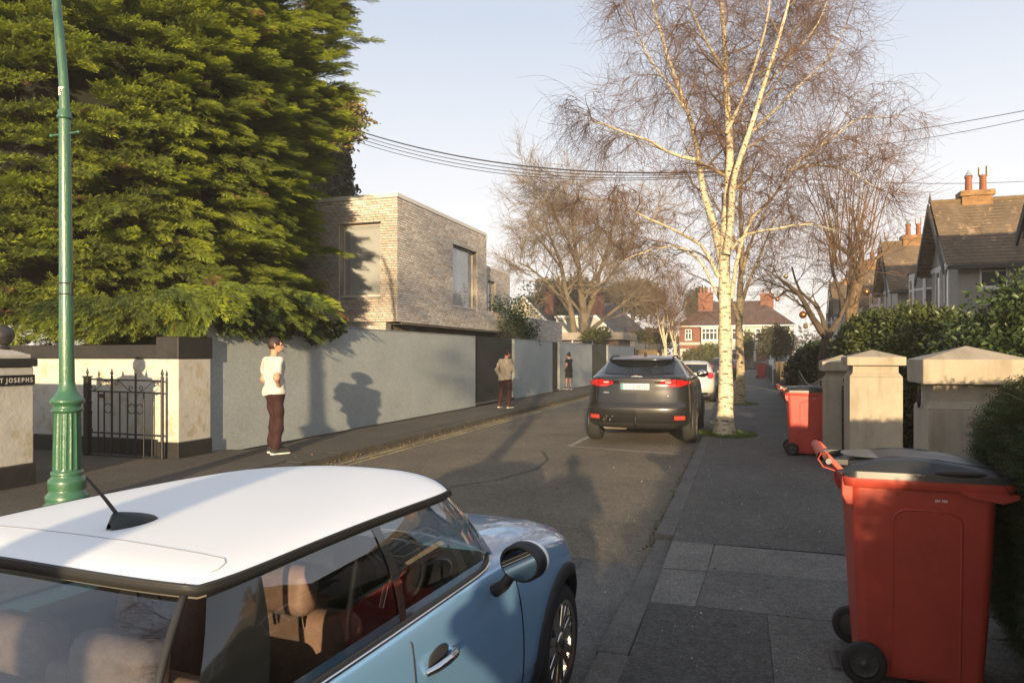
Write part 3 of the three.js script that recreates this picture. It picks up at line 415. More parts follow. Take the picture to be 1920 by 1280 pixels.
// flat feathery spray of a cypress: a stem with branchlets that carry finer branchlets
const frond = (seed) => { const r = rngOf(seed), t = []; const blade = (x, y, z, a, len, w, dy) => { const dx = Math.cos(a), dz = Math.sin(a), nx = -dz * w, nz = dx * w; t.push([[x, y, z], [x + dx * len * .45 + nx, y + dy * .5 + .01, z + dz * len * .45 + nz], [x + dx * len, y + dy, z + dz * len]], [[x, y, z], [x + dx * len, y + dy, z + dz * len], [x + dx * len * .45 - nx, y + dy * .5 + .01, z + dz * len * .45 - nz]]); };
  for (let i = 0; i < 15; i++) { const f = .05 + i * .062, y = .1 * f - .16 * f * f; for (const s of [-1, 1]) { const a = s * (.75 - .25 * f + (r() - .5) * .3), len = (.4 - .3 * f) * (.75 + .5 * r()), dy = (r() - .5) * .12; blade(f, y, 0, a, len, .016, dy); for (const q of [.3, .55, .8]) blade(f + Math.cos(a) * len * q, y + dy * q, Math.sin(a) * len * q, a * .45 + (r() - .5) * .7, len * .42, .011, dy * .5 + (r() - .5) * .05); } }
  blade(.85, -.02, 0, 0, .25, .03, -.02); return triGeo(t); };
{
  const r = rngOf(404), T1 = thing('conifer_tree', 'huge dense cypress with feathery yellow green sprays towering over the white wall', 'conifer', [-13.95, .1, 12.75]);
  const prof = (y) => y < 2.6 ? lerp(.86, 1, sstep(1.9, 2.6, y)) : y < 6 ? 1 : Math.max(.12, 1 - .14 * Math.pow((y - 6) / 4, 1.5) - .04 * Math.max(0, y - 10));
  const nz = fbm(808, 6, 3), plan = (a, RX, RD) => { const c = Math.cos(a), s = Math.sin(a), k = Math.pow(Math.pow(Math.abs(c), 3) + Math.pow(Math.abs(s), 3), -1 / 3); return [c * k * RX, s * k * RD]; };
  const local = (p) => p.clone().sub(T1.position), bark = M(C(.2, .13, .085), { map: T.bark });
  for (const [x, d, r0] of [[-10.75, 10.9, .2], [-10.1, 11.1, .12], [-13.2, 12, .25]]) part(T1, 'trunk', tube([[x, .05, d], [x + .05, 1.2, d + .05], [x - .04, 2.2, d + .15], [x - .6, 3.6, d + 1], [x - 1.5, 6.5, d + 1.5]].map((q) => local(V(...q))), [r0 * 1.4, r0 * 1.1, r0, r0 * .9, r0 * .5], 10), bark);
  const fr = [frond(1), frond(2), frond(3)], ms = [[], [], []], cs = [[], [], []], up = new THREE.Vector3(0, 1, 0);
  const bough = (p, dir, len, tone, shell, sz = 1) => { const droop = .08 + r() * .16, nF = shell ? 12 : 18, sideV = dir.clone().cross(up).normalize(), bt = (r() - .5) * .55;
    for (let i = 0; i < nF; i++) { const t = .1 + .9 * i / (nF - 1), s = i % 2 ? 1 : -1, spread = (1 - t) * .75 + .08, q = p.clone().addScaledVector(dir, len * t).add(new THREE.Vector3(0, -droop * t * t * len, 0)).addScaledVector(sideV, s * .12 * (1 - t) + (r() - .5) * .1).add(new THREE.Vector3(0, (r() - .5) * .09, 0));
      const dd = dir.clone().addScaledVector(sideV, s * spread * (.4 + r() * .5)).add(new THREE.Vector3(0, -droop * t * 1.2 + (r() - .5) * .22, 0));
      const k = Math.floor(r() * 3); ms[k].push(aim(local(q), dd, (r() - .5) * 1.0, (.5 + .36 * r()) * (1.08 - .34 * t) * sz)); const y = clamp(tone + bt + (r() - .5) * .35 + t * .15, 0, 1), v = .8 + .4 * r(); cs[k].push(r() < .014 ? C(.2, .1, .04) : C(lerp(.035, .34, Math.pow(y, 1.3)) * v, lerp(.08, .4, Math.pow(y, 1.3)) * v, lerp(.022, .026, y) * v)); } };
  // two masses: the wide one over the white wall, and one set back beside the brick house
  for (const [cx, cd, RX, RD, N0, sd] of [[-15.1, 12.6, 4.5, 3.3, 1500, 0], [-15.0, 16.85, 2.25, 1.9, 850, .37]]) {
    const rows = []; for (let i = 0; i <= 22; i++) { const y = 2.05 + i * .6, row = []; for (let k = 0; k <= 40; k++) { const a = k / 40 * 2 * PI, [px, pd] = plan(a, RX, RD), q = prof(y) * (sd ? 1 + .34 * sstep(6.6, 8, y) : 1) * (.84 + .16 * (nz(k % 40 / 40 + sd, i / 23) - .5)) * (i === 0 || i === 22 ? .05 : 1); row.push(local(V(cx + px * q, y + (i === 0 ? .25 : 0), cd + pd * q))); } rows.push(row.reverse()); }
    part(T1, 'shade_core', quadGeo(rows, true), M(C(.014, .016, .007), { map: T.patchy, roughness: 1 }), 'stuff');  // solid dark hull: shade inside the crown as colour, blocks light
    let n = 0; while (n < N0) {
      const a = r() * 2 * PI, [px, pd] = plan(a, RX, RD); const y = 2.15 + 11.5 * Math.pow(r(), 1.35); const front = pd < .9 || px > RX * .3; if (!front && r() > .12) continue; if (y > 10.5 && r() > .4) continue;
      const lump = .84 + .32 * (nz(a / 2 / PI + sd, y / 14) - .3), shell = r() < .18, q = prof(y) * lump * (shell ? .84 : .95) * (sd ? 1 + .34 * sstep(6.6, 8, y) : 1); if (px < -RX * .85 && r() > .5) continue;
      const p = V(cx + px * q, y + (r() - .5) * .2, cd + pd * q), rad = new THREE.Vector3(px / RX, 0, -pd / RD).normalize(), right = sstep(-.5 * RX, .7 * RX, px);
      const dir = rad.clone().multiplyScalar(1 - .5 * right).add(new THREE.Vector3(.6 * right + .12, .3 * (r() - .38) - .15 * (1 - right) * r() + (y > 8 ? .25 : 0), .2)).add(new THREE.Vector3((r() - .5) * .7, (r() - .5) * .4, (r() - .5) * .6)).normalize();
      const tone = (sd ? .6 : .06 + .56 * right) + .5 * (nz(a / 2 / PI + .3 + sd, y / 10) - .5); bough(p, dir, (.55 + .6 * r()) * (y < 2.9 ? .8 : 1) * (!sd && right > .7 && r() < .3 ? 1.3 : 1), tone, shell); n++;  // sunlight put into the colour: sprays brighter towards the right and house side
    } }
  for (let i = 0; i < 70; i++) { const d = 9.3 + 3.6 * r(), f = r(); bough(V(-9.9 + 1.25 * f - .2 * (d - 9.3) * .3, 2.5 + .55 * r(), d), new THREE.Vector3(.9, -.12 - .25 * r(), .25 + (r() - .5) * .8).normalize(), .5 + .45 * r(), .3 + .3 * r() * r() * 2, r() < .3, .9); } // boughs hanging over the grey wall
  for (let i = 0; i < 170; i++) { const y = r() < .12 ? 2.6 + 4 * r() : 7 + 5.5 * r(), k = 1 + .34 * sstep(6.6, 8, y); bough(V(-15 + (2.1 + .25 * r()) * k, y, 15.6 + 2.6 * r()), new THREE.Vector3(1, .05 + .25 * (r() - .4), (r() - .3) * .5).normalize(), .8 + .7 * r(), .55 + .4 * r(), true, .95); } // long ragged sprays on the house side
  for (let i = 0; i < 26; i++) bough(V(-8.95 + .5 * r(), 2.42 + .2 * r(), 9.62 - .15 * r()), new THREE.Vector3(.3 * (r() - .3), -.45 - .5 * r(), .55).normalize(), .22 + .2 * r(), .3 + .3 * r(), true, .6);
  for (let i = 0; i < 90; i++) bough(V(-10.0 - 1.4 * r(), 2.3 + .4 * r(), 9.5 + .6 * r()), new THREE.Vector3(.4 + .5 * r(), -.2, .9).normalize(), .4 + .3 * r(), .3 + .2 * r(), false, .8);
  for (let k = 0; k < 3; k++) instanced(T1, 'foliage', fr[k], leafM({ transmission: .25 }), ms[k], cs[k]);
}
// generic leaf piece and leafy crowns
const leafCluster = (seed, n, R, len, wid) => { const r = rngOf(seed), t = []; for (let i = 0; i < n; i++) { const p = new THREE.Vector3(r() - .5, r() - .5, r() - .5).multiplyScalar(2 * R), x = new THREE.Vector3(r() - .5, (r() - .5) * .8 + .12, r() - .5).normalize(), nrm = new THREE.Vector3(r() - .5, r() * .9 + .1, r() - .5).normalize(), y = nrm.cross(x).normalize(), z = x.clone().cross(y); const P = (a, b, c) => { const q = p.clone().addScaledVector(x, a * len).addScaledVector(y, b * wid).addScaledVector(z, c * len); return [q.x, q.y, q.z]; };
    const a = P(0, 0, 0), b = P(.35, .5, .09), c = P(1, 0, -.06), d = P(.35, -.5, .09), m = P(.4, 0, 0), s1 = P(.72, .36, .05), s2 = P(.72, -.36, .05); t.push([a, m, b], [b, m, s1], [s1, m, c], [a, d, m], [d, s2, m], [s2, c, m]); } return triGeo(t); };
function leafCrown(o, name, opt) { // leaves on a lumpy shell (and a little inside it)
  const r = rngOf(opt.seed), nz = fbm(opt.seed + 5, 5, 3), cl = leafCluster(opt.seed + 9, opt.per || 9, opt.spread || .14, opt.len || .09, opt.wid || .05), ms = [], cs = [];
  for (let i = 0; i < opt.n; i++) {
    const a = r() * 2 * PI, b = Math.acos(clamp(1 - 2 * r(), -1, 1)); let x = Math.sin(b) * Math.cos(a), y = Math.cos(b), z = Math.sin(b) * Math.sin(a);
    const e = opt.box || 2, k = Math.pow(Math.pow(Math.abs(x), e) + Math.pow(Math.abs(y), e) + Math.pow(Math.abs(z), e), -1 / e), lump = 1 + (opt.lump ?? .25) * (nz(a / 2 / PI, b / PI) - .5) * 2, depth = 1 - (opt.thick || .25) * Math.pow(r(), 1.6), q = k * lump * depth;
    if (opt.flatBottom && y < -.55) continue;
    const p = new THREE.Vector3(opt.c[0] + x * q * opt.r[0], opt.c[1] + y * q * opt.r[1], -opt.c[2] - z * q * opt.r[2]).sub(o.position);
    ms.push(compose(p, new THREE.Euler((r() - .5) * .9, r() * 6.3, (r() - .5) * .9), (.7 + .6 * r()) * (opt.scale || 1)));
    const t = r(), v = .65 + .7 * r(), c1 = opt.col, c2 = opt.col2 || opt.col; cs.push(C(lerp(c1[0], c2[0], t) * v, lerp(c1[1], c2[1], t) * v, lerp(c1[2], c2[2], t) * v));
  }
  const m = instanced(o, name, cl, opt.mat || leafM(), ms, cs);
  if (opt.core) { const g = new THREE.IcosahedronGeometry(1, 4), p = g.attributes.position; for (let i = 0; i < p.count; i++) { const x = p.getX(i), y = p.getY(i), z = p.getZ(i), e = opt.box || 2, k = Math.pow(Math.pow(Math.abs(x), e) + Math.pow(Math.abs(y), e) + Math.pow(Math.abs(z), e), -1 / e) * (1 - (opt.thick || .25) * .75); p.setXYZ(i, opt.c[0] + x * k * opt.r[0] - o.position.x, opt.c[1] + y * k * opt.r[1] - o.position.y, -opt.c[2] + z * k * opt.r[2] - o.position.z); } g.computeVertexNormals(); part(o, 'shade_core', prep(g), M(C(.02, .02, .01), { roughness: 1 }), 'stuff'); }  // optional core: solid dark mass added for the shade behind the leaves
  return m;
}
{ // ivy-clad pole and ivy over the grey wall
  const I = thing('ivy_clad_tree', 'tall tree smothered in ivy with golden leaves at its top beside the cypress', 'ivy tree', [-20.9, .1, 33]);
  part(I, 'trunk', tube([V(-20.9, .1, 33), V(-20.9, 14.2, 33)].map((p) => p.sub(I.position)), [.3, .16], 10), M(C(.16, .12, .09), { map: T.bark }));
  const ivy = { per: 8, spread: .28, len: .2, wid: .15 };
  leafCrown(I, 'ivy_leaves', { ...ivy, c: [-21.3, 10.6, 33], r: [1.35, 3.6, 1.4], n: 1700, seed: 61, lump: .3, thick: .35, col: [.035, .045, .015], col2: [.06, .06, .02], core: true });
  leafCrown(I, 'golden_leaves', { ...ivy, c: [-21.1, 14, 33], r: [1.55, 1.4, 1.4], n: 900, seed: 63, lump: .6, thick: .6, col: [.26, .18, .03], col2: [.14, .13, .03] });
  leafCrown(I, 'golden_leaves', { ...ivy, c: [-20.1, 13.6, 33], r: [1.1, .6, .7], n: 80, seed: 64, lump: .8, thick: .9, col: [.22, .16, .03], col2: [.09, .08, .03] });
  const W = thing('hanging_ivy', 'dark ivy hanging over the top of the grey wall under the cypress', 'ivy', [-8.4, 2.3, 11.2]), r = rngOf(17), ms = [], cs = [], cl = leafCluster(5, 6, .07, .085, .075);
  for (let i = 0; i < 1500; i++) { const d = 9.75 + 3.6 * r(), lobe = .16 + .4 * Math.pow(Math.max(0, Math.sin(d * 4.1) * .6 + Math.sin(d * 7.7 + 1) * .5), 1.5), y = 2.36 - lobe * Math.pow(r(), .8) * (d > 9.9 ? 1 : .5), x = -8.37 + .1 * r(); ms.push(compose(V(x, y, d).sub(W.position), new THREE.Euler(r() * 2 - 1, r() * 6.3, r() * 2 - 1), .6 + .6 * r())); const v = .6 + .7 * r(); cs.push(C(.028 * v, .048 * v, .016 * v)); }
  instanced(W, 'ivy_leaves', cl, glossLeaf, ms, cs);
}
// bare winter trees
const twigSpray = (seed, droop, n = 3, rd = .0036) => { const r = rngOf(seed), gs = []; const tw = (p, d, len, rad, lev) => { const pts = [p.clone()]; let q = p.clone(), dd = d.clone(); for (let i = 0; i < 3; i++) { dd.add(new THREE.Vector3((r() - .5) * .5, -droop * .5 + (r() - .5) * .35, (r() - .5) * .5)).normalize(); q = q.clone().addScaledVector(dd, len / 3); pts.push(q); if (lev < 1 && r() < .8) { const b = dd.clone().add(new THREE.Vector3(r() - .5, (r() - .6) * .8, r() - .5).multiplyScalar(1.6)).normalize(); tw(q, b, len * (.35 + .3 * r()), rad * .7, lev + 1); } } gs.push(tube(pts, [rad, rad * .85, rad * .7, rad * .5], 3, false)); };
  for (let i = 0; i < n; i++) tw(new THREE.Vector3(0, 0, 0), new THREE.Vector3(.9, (r() - .3) * .9, (r() - .5) * 1.4).normalize(), .55 + .35 * r(), rd, 0); return merge(gs); };
function bareTree(name, label, o) { // o.limbs: [{pts, r0, r1}] in world; children grow along them
  const t = thing(name, label, 'tree', o.base, o.group), r = rngOf(o.seed), L = [], B = [], ms = [], loc = (p) => p.clone().sub(t.position);
  const sub = (p, d, len, rad, lev) => {
    const n = lev === 1 ? 6 : 4, pts = [p.clone()]; let q = p.clone(), dd = d.clone();
    for (let i = 0; i < n; i++) { dd.add(new THREE.Vector3((r() - .5) * o.wob, (r() - .5) * o.wob * .7 + (lev === 1 ? o.lift : -o.droop) * .3, (r() - .5) * o.wob)).normalize(); q = q.clone().addScaledVector(dd, len / n); pts.push(q);
      if (lev < o.levels) { const c = lev === 1 ? o.n2 : o.n3; for (let k = 0; k < c; k++) { if (r() < .25) continue; const b = dd.clone().add(new THREE.Vector3(r() - .5, (r() - .45) * .9, r() - .5).multiplyScalar(1.9)).normalize(); sub(q, b, len * (.35 + .3 * r()), rad * .5 * (1 - .5 * i / n), lev + 1); } }
      else if (r() < o.nS) ms.push(aim(loc(q), dd.clone().add(new THREE.Vector3(r() - .5, (r() - .5) - o.droop * .6, r() - .5).multiplyScalar(1.1)), r() * 6.3, o.sprayS * (.6 + .7 * r()))); }
    const rr = pts.map((_, i) => Math.max(o.minR, rad * (1 - .7 * i / n))); (lev === 1 ? L : B).push(tube(pts.map(loc), rr, lev === 1 ? 6 : 4, false));
  };
  o.limbs.forEach((l, li) => {
    const curve = new THREE.CatmullRomCurve3(l.pts), n = Math.max(8, Math.round(curve.getLength() / .35)), pts = curve.getPoints(n), rr = pts.map((_, i) => lerp(l.r0, l.r1, Math.pow(i / n, .8)) * (l.flare ? 1 + .5 * Math.exp(-i * 1.1) : 1) * (1 + .06 * Math.sin(i * 2.3)));
    part(t, l.name || 'limb', tube(pts.map(loc), rr, li === 0 ? 16 : 9), o.bark);
    const gap = l.gap || o.gap; let s = l.from ?? .25; const len = curve.getLength();
    while (s < 1.001) { const p = curve.getPoint(Math.min(1, s)), d = curve.getTangent(Math.min(1, s)), a = r() * 2 * PI, side = new THREE.Vector3(Math.cos(a), .25 + (r() - .5) * .6, Math.sin(a)); const b = s > .97 ? d.clone() : d.clone().multiplyScalar(.55).add(side.multiplyScalar(o.open || .9)).normalize();
      sub(p, b, (o.len1 || 1.7) * (.6 + .7 * r()) * (1 - .35 * s) * (l.k || 1), Math.max(.012, lerp(l.r0, l.r1, s) * .42), 1); s += gap / len * (.6 + .8 * r()); }
  });
  if (L.length) part(t, 'branches', merge(L), o.bark2 || o.bark, 'stuff'); if (B.length) part(t, 'small_branches', merge(B), o.twig, 'stuff');

  const sp = twigSpray(o.seed + 3, o.droop, o.sprayN || 3, o.sprayR), cs = ms.map(() => { const v = .7 + .6 * r(); return C(v, v * (.95 + .1 * r()), v); });
  instanced(t, 'twigs', sp, o.twig, ms, cs); return t;
}
const birchBark = M(C(.76, .71, .62), { map: (() => { const t = T.birch.clone(); t.repeat.set(1, .55); t.needsUpdate = true; return t; })(), bumpMap: sameTex(T.lumps, 1), bumpScale: .01, roughness: .8 }), birchLimb = M(C(.4, .31, .2), { roughness: .8, map: T.grime }), birchTwig = M(C(.14, .076, .046), { roughness: .85 });
const PL = (z, dz, ...uv) => uv.map(([u, v], i) => spot(u, v, z + dz * i / (uv.length - 1) + .12 * Math.sin(i * 2.1 + dz)));
const birchO = { base: [-.52, .12, 14.87], seed: 501, wob: .5, lift: .18, droop: .55, levels: 3, n2: 1, n3: 1, nS: .5, sprayS: .75, sprayN: 3, minR: .0036, gap: .36, len1: 1.28, bark: birchBark, bark2: birchLimb, twig: birchTwig };
const Z = 14.27;
birchO.limbs = [
  { name: 'trunk', pts: [V(-.52, .08, 14.87), ...PL(Z, .1, [1361, 740], [1360, 640], [1359, 540], [1358, 470], [1364, 380], [1369, 289], [1362, 168], [1358, 60], [1345, -60], [1338, -170])], r0: .165, r1: .026, flare: true, from: .52 },
  { pts: PL(Z, .9, [1354, 492], [1338, 420], [1320, 363], [1309, 289], [1292, 215], [1262, 134], [1241, 67], [1221, -10], [1205, -80]), r0: .085, r1: .015 },
  { pts: PL(Z, -1.1, [1362, 478], [1370, 420], [1376, 336], [1403, 255], [1430, 168], [1456, 87], [1480, 0], [1495, -80]), r0: .085, r1: .015 },
  { pts: PL(Z, 1.3, [1372, 560], [1384, 480], [1410, 410], [1450, 370], [1497, 302], [1557, 262], [1611, 222], [1655, 218]), r0: .046, r1: .009 },
  { pts: PL(Z, -1.6, [1348, 520], [1320, 465], [1295, 447], [1241, 420], [1201, 403], [1161, 376], [1107, 373]), r0: .042, r1: .008 },
  { pts: PL(Z, -.9, [1309, 300], [1262, 289], [1215, 262], [1168, 248], [1127, 230], [1100, 232]), r0: .04, r1: .008, from: .1 },
  { pts: PL(Z, .8, [1353, 566], [1335, 530], [1309, 483], [1270, 462], [1215, 470], [1160, 492]), r0: .038, r1: .01, from: .4 },
  { pts: PL(Z, 1.6, [1292, 215], [1262, 170], [1225, 120], [1195, 60], [1175, 10]), r0: .035, r1: .008, from: .05 },
  { pts: PL(Z, -1.5, [1362, 250], [1390, 190], [1420, 110], [1440, 30], [1450, -60]), r0: .04, r1: .01, from: .1 },
  { pts: PL(Z, 1.7, [1403, 255], [1450, 210], [1510, 150], [1560, 100], [1590, 40]), r0: .04, r1: .008, from: .1 },
  { pts: PL(Z, -1.4, [1480, 320], [1530, 310], [1590, 320], [1640, 350]), r0: .03, r1: .008, from: .1 },
  { pts: PL(Z, .4, [1368, 470], [1400, 440], [1450, 430], [1520, 420], [1590, 440]), r0: .04, r1: .008, from: .25 },
  { pts: PL(Z, -.8, [1358, 130], [1320, 70], [1290, 0], [1270, -70]), r0: .035, r1: .008, from: .1 },
  { pts: PL(Z, 1.1, [1430, 168], [1480, 110], [1530, 50], [1560, -20]), r0: .03, r1: .008, from: .1 }];
const birch = bareTree('birch_tree', 'tall bare birch with bright white trunk on the right kerb beside the dark car', birchO);
{ // the next birch of the row stands behind the camera; its shadow falls along the road
  const b = birch.clone(); b.name = numbered('birch_tree'); b.position.copy(V(-.42, .12, -3.4)); b.rotation.y = 2.2; b.userData.label = 'bare birch of the same row standing behind the camera on the right kerb'; scene.add(b);
  const z2 = 23.3; bareTree('birch_tree', 'second bare birch further along the pavement, dimmer trunk behind the first', { ...birchO, base: [-.36, .12, 24.45], seed: 733, gap: .7, nS: .28, minR: .005, len1: 1.8, sprayS: .9, sprayR: .0045, bark: M(C(.5, .43, .33), { map: birchBark.map, roughness: .85 }), limbs: [
    { name: 'trunk', pts: [V(-.36, .08, 24.45), ...PL(z2, .3, [1389, 700], [1386, 620], [1388, 540], [1392, 470], [1388, 380], [1394, 290], [1390, 220])], r0: .17, r1: .02, flare: true, from: .45 },
    { pts: PL(z2, 1.4, [1386, 590], [1400, 540], [1425, 480], [1450, 420], [1480, 370]), r0: .08, r1: .012 }, { pts: PL(z2, -1.4, [1386, 600], [1366, 550], [1340, 500], [1300, 470], [1260, 480]), r0: .07, r1: .012 }, { pts: PL(z2, -1, [1390, 520], [1410, 450], [1440, 380], [1450, 300]), r0: .06, r1: .01 }, { pts: PL(z2, 1, [1390, 500], [1370, 430], [1340, 380], [1320, 330]), r0: .06, r1: .01 }] });
  // broad bare tree behind the pavilion
  const z3 = 58, greyBark = M(C(.24, .185, .115), { map: T.bark, roughness: .9 }), greyTwig = M(C(.2, .15, .1), { roughness: .9 });
  bareTree('broad_bare_tree', 'broad many-stemmed bare tree behind the low timber pavilion', { base: [spot(1092, 690, z3).x, .1, -spot(1092, 690, z3).z], seed: 907, wob: .42, lift: .25, droop: .05, levels: 3, n2: 1, n3: 1, nS: .8, sprayS: 2.2, sprayN: 3, sprayR: .005, minR: .016, gap: 1.05, len1: 4.2, open: .7, bark: greyBark, twig: greyTwig, limbs: [
    { name: 'trunk', pts: PL(z3, 1, [1094, 692], [1094, 640], [1096, 600], [1090, 550], [1085, 500], [1075, 440], [1072, 390]), r0: 0.527, r1: .06, from: .35 },
    { pts: PL(z3, 2, [1096, 605], [1112, 560], [1125, 510], [1140, 460], [1150, 410]), r0: 0.279, r1: .05 }, { pts: PL(z3, -2, [1078, 640], [1072, 590], [1060, 540], [1050, 490], [1030, 440], [1018, 400]), r0: 0.31, r1: .05 },
    { pts: PL(z3, -3, [1066, 580], [1040, 545], [1015, 520], [990, 500], [972, 492]), r0: 0.155, r1: .04 }, { pts: PL(z3, 3, [1100, 625], [1130, 600], [1160, 575], [1190, 550], [1215, 520]), r0: 0.217, r1: .04 }, { pts: PL(z3, 3, [1108, 560], [1150, 510], [1180, 460], [1195, 420]), r0: 0.155, r1: .04 }, { pts: PL(z3, -3, [1085, 500], [1060, 440], [1040, 400], [1035, 380]), r0: 0.124, r1: .04 }, { pts: PL(z3, 1, [1050, 500], [1020, 460], [995, 430]), r0: 0.124, r1: .04, from: .1 }] });
  // garden trees on the right
  const warmBark = M(C(.3, .2, .11), { map: T.bark, roughness: .88 }), warmTwig = M(C(.22, .12, .075), { roughness: .88 });
  const z4 = 17, p4 = spot(1545, 700, z4);
  bareTree('ornamental_tree', 'small crooked bare garden tree hung with copper baubles behind the railings', { base: [p4.x, .1, -p4.z], seed: 321, wob: .55, lift: .12, droop: .12, levels: 3, n2: 1, n3: 1, nS: .5, sprayS: .62, sprayN: 3, minR: .006, gap: .42, len1: 1.2, bark: M(C(.16, .12, .085), { map: T.bark, roughness: .9 }), twig: M(C(.13, .085, .06)), limbs: [
    { name: 'trunk', pts: PL(z4, .1, [1545, 770], [1544, 690], [1548, 650], [1552, 625]), r0: .14, r1: .11, from: 1.2 }, { pts: PL(z4, -.8, [1550, 632], [1530, 605], [1515, 580], [1498, 550], [1470, 528], [1450, 515]), r0: .1, r1: .02, from: .35 }, { pts: PL(z4, .7, [1550, 630], [1542, 595], [1528, 570], [1500, 545], [1485, 500]), r0: .07, r1: .02, from: .35 }, { pts: PL(z4, 1, [1553, 628], [1570, 605], [1580, 580], [1572, 540], [1560, 500], [1555, 460]), r0: .09, r1: .02, from: .4 }, { pts: PL(z4, -1, [1578, 590], [1592, 555], [1600, 520], [1618, 470]), r0: .06, r1: .015, from: .2 }, { pts: PL(z4, 0, [1498, 550], [1475, 545], [1455, 560], [1440, 552]), r0: .04, r1: .01, from: .1 }] });
  const z5 = 20, p5 = spot(1592, 700, z5), whips = []; const rr = rngOf(66);
  for (let i = 0; i < 28; i++) { const u0 = 1560 + rr() * 75, v0 = 505 - rr() * 40, du = (u0 - 1590) * 1.5 + (rr() - .35) * 130, dv = -130 - rr() * 140 + Math.abs(du) * .45; whips.push({ name: 'shoot', pts: PL(z5 + (rr() - .5) * 1.6, (rr() - .5) * 1.6, [u0, v0], [u0 + du * .35, v0 + dv * .4], [u0 + du * .75, v0 + dv * .75], [u0 + du, v0 + dv]), r0: .022, r1: .004, from: .3, gap: .9, k: .5 }); }
  bareTree('pollarded_tree', 'pollarded bare tree with long whippy shoots in front of the grey houses', { base: [p5.x, .1, -p5.z], seed: 222, wob: .3, lift: .25, droop: -.1, levels: 2, n2: 1, n3: 1, nS: .35, sprayS: .5, sprayN: 2, minR: .005, gap: .5, len1: 1.1, bark: warmBark, twig: warmTwig, limbs: [
    { name: 'trunk', pts: PL(z5, .1, [1588, 760], [1590, 650], [1596, 590], [1606, 545], [1612, 505]), r0: .17, r1: .13, from: .8 }, { pts: PL(z5, .6, [1610, 512], [1625, 492], [1650, 480], [1680, 455]), r0: .09, r1: .03 }, { pts: PL(z5, -.6, [1610, 510], [1596, 480], [1570, 460], [1545, 430]), r0: .09, r1: .03 }, { pts: PL(z5, .2, [1612, 508], [1615, 470], [1605, 430], [1598, 390]), r0: .08, r1: .02 }, ...whips] });
  // slender birches far up the left side
  const z6 = 62; for (const [u, l, s] of [[1246, 'slender far birch, left one of the close pair by the garden wall', 71], [1264, 'slender far birch, right one of the close pair by the garden wall', 72]]) { const p = spot(u, 690, z6); bareTree('slender_birch', l, { base: [p.x, .1, -p.z], seed: s, wob: .4, lift: .35, droop: .25, levels: 3, n2: 1, n3: 1, nS: .6, sprayS: 1.5, sprayN: 3, minR: .012, gap: .9, len1: 1.9, open: .6, bark: birchBark, bark2: birchTwig, twig: birchTwig, group: 'slender birches at the far left', limbs: [{ name: 'trunk', pts: PL(z6, .2, [u, 698], [u + 2, 650], [u - 3, 610], [u + 4, 575], [u + 8, 548]), r0: .2, r1: .03, from: .3 }, { pts: PL(z6, .8, [u + 1, 640], [u + 12, 600], [u + 24, 565]), r0: .1, r1: .02 }, { pts: PL(z6, -.8, [u + 1, 650], [u - 10, 610], [u - 14, 575]), r0: .1, r1: .02 }] }); }
}
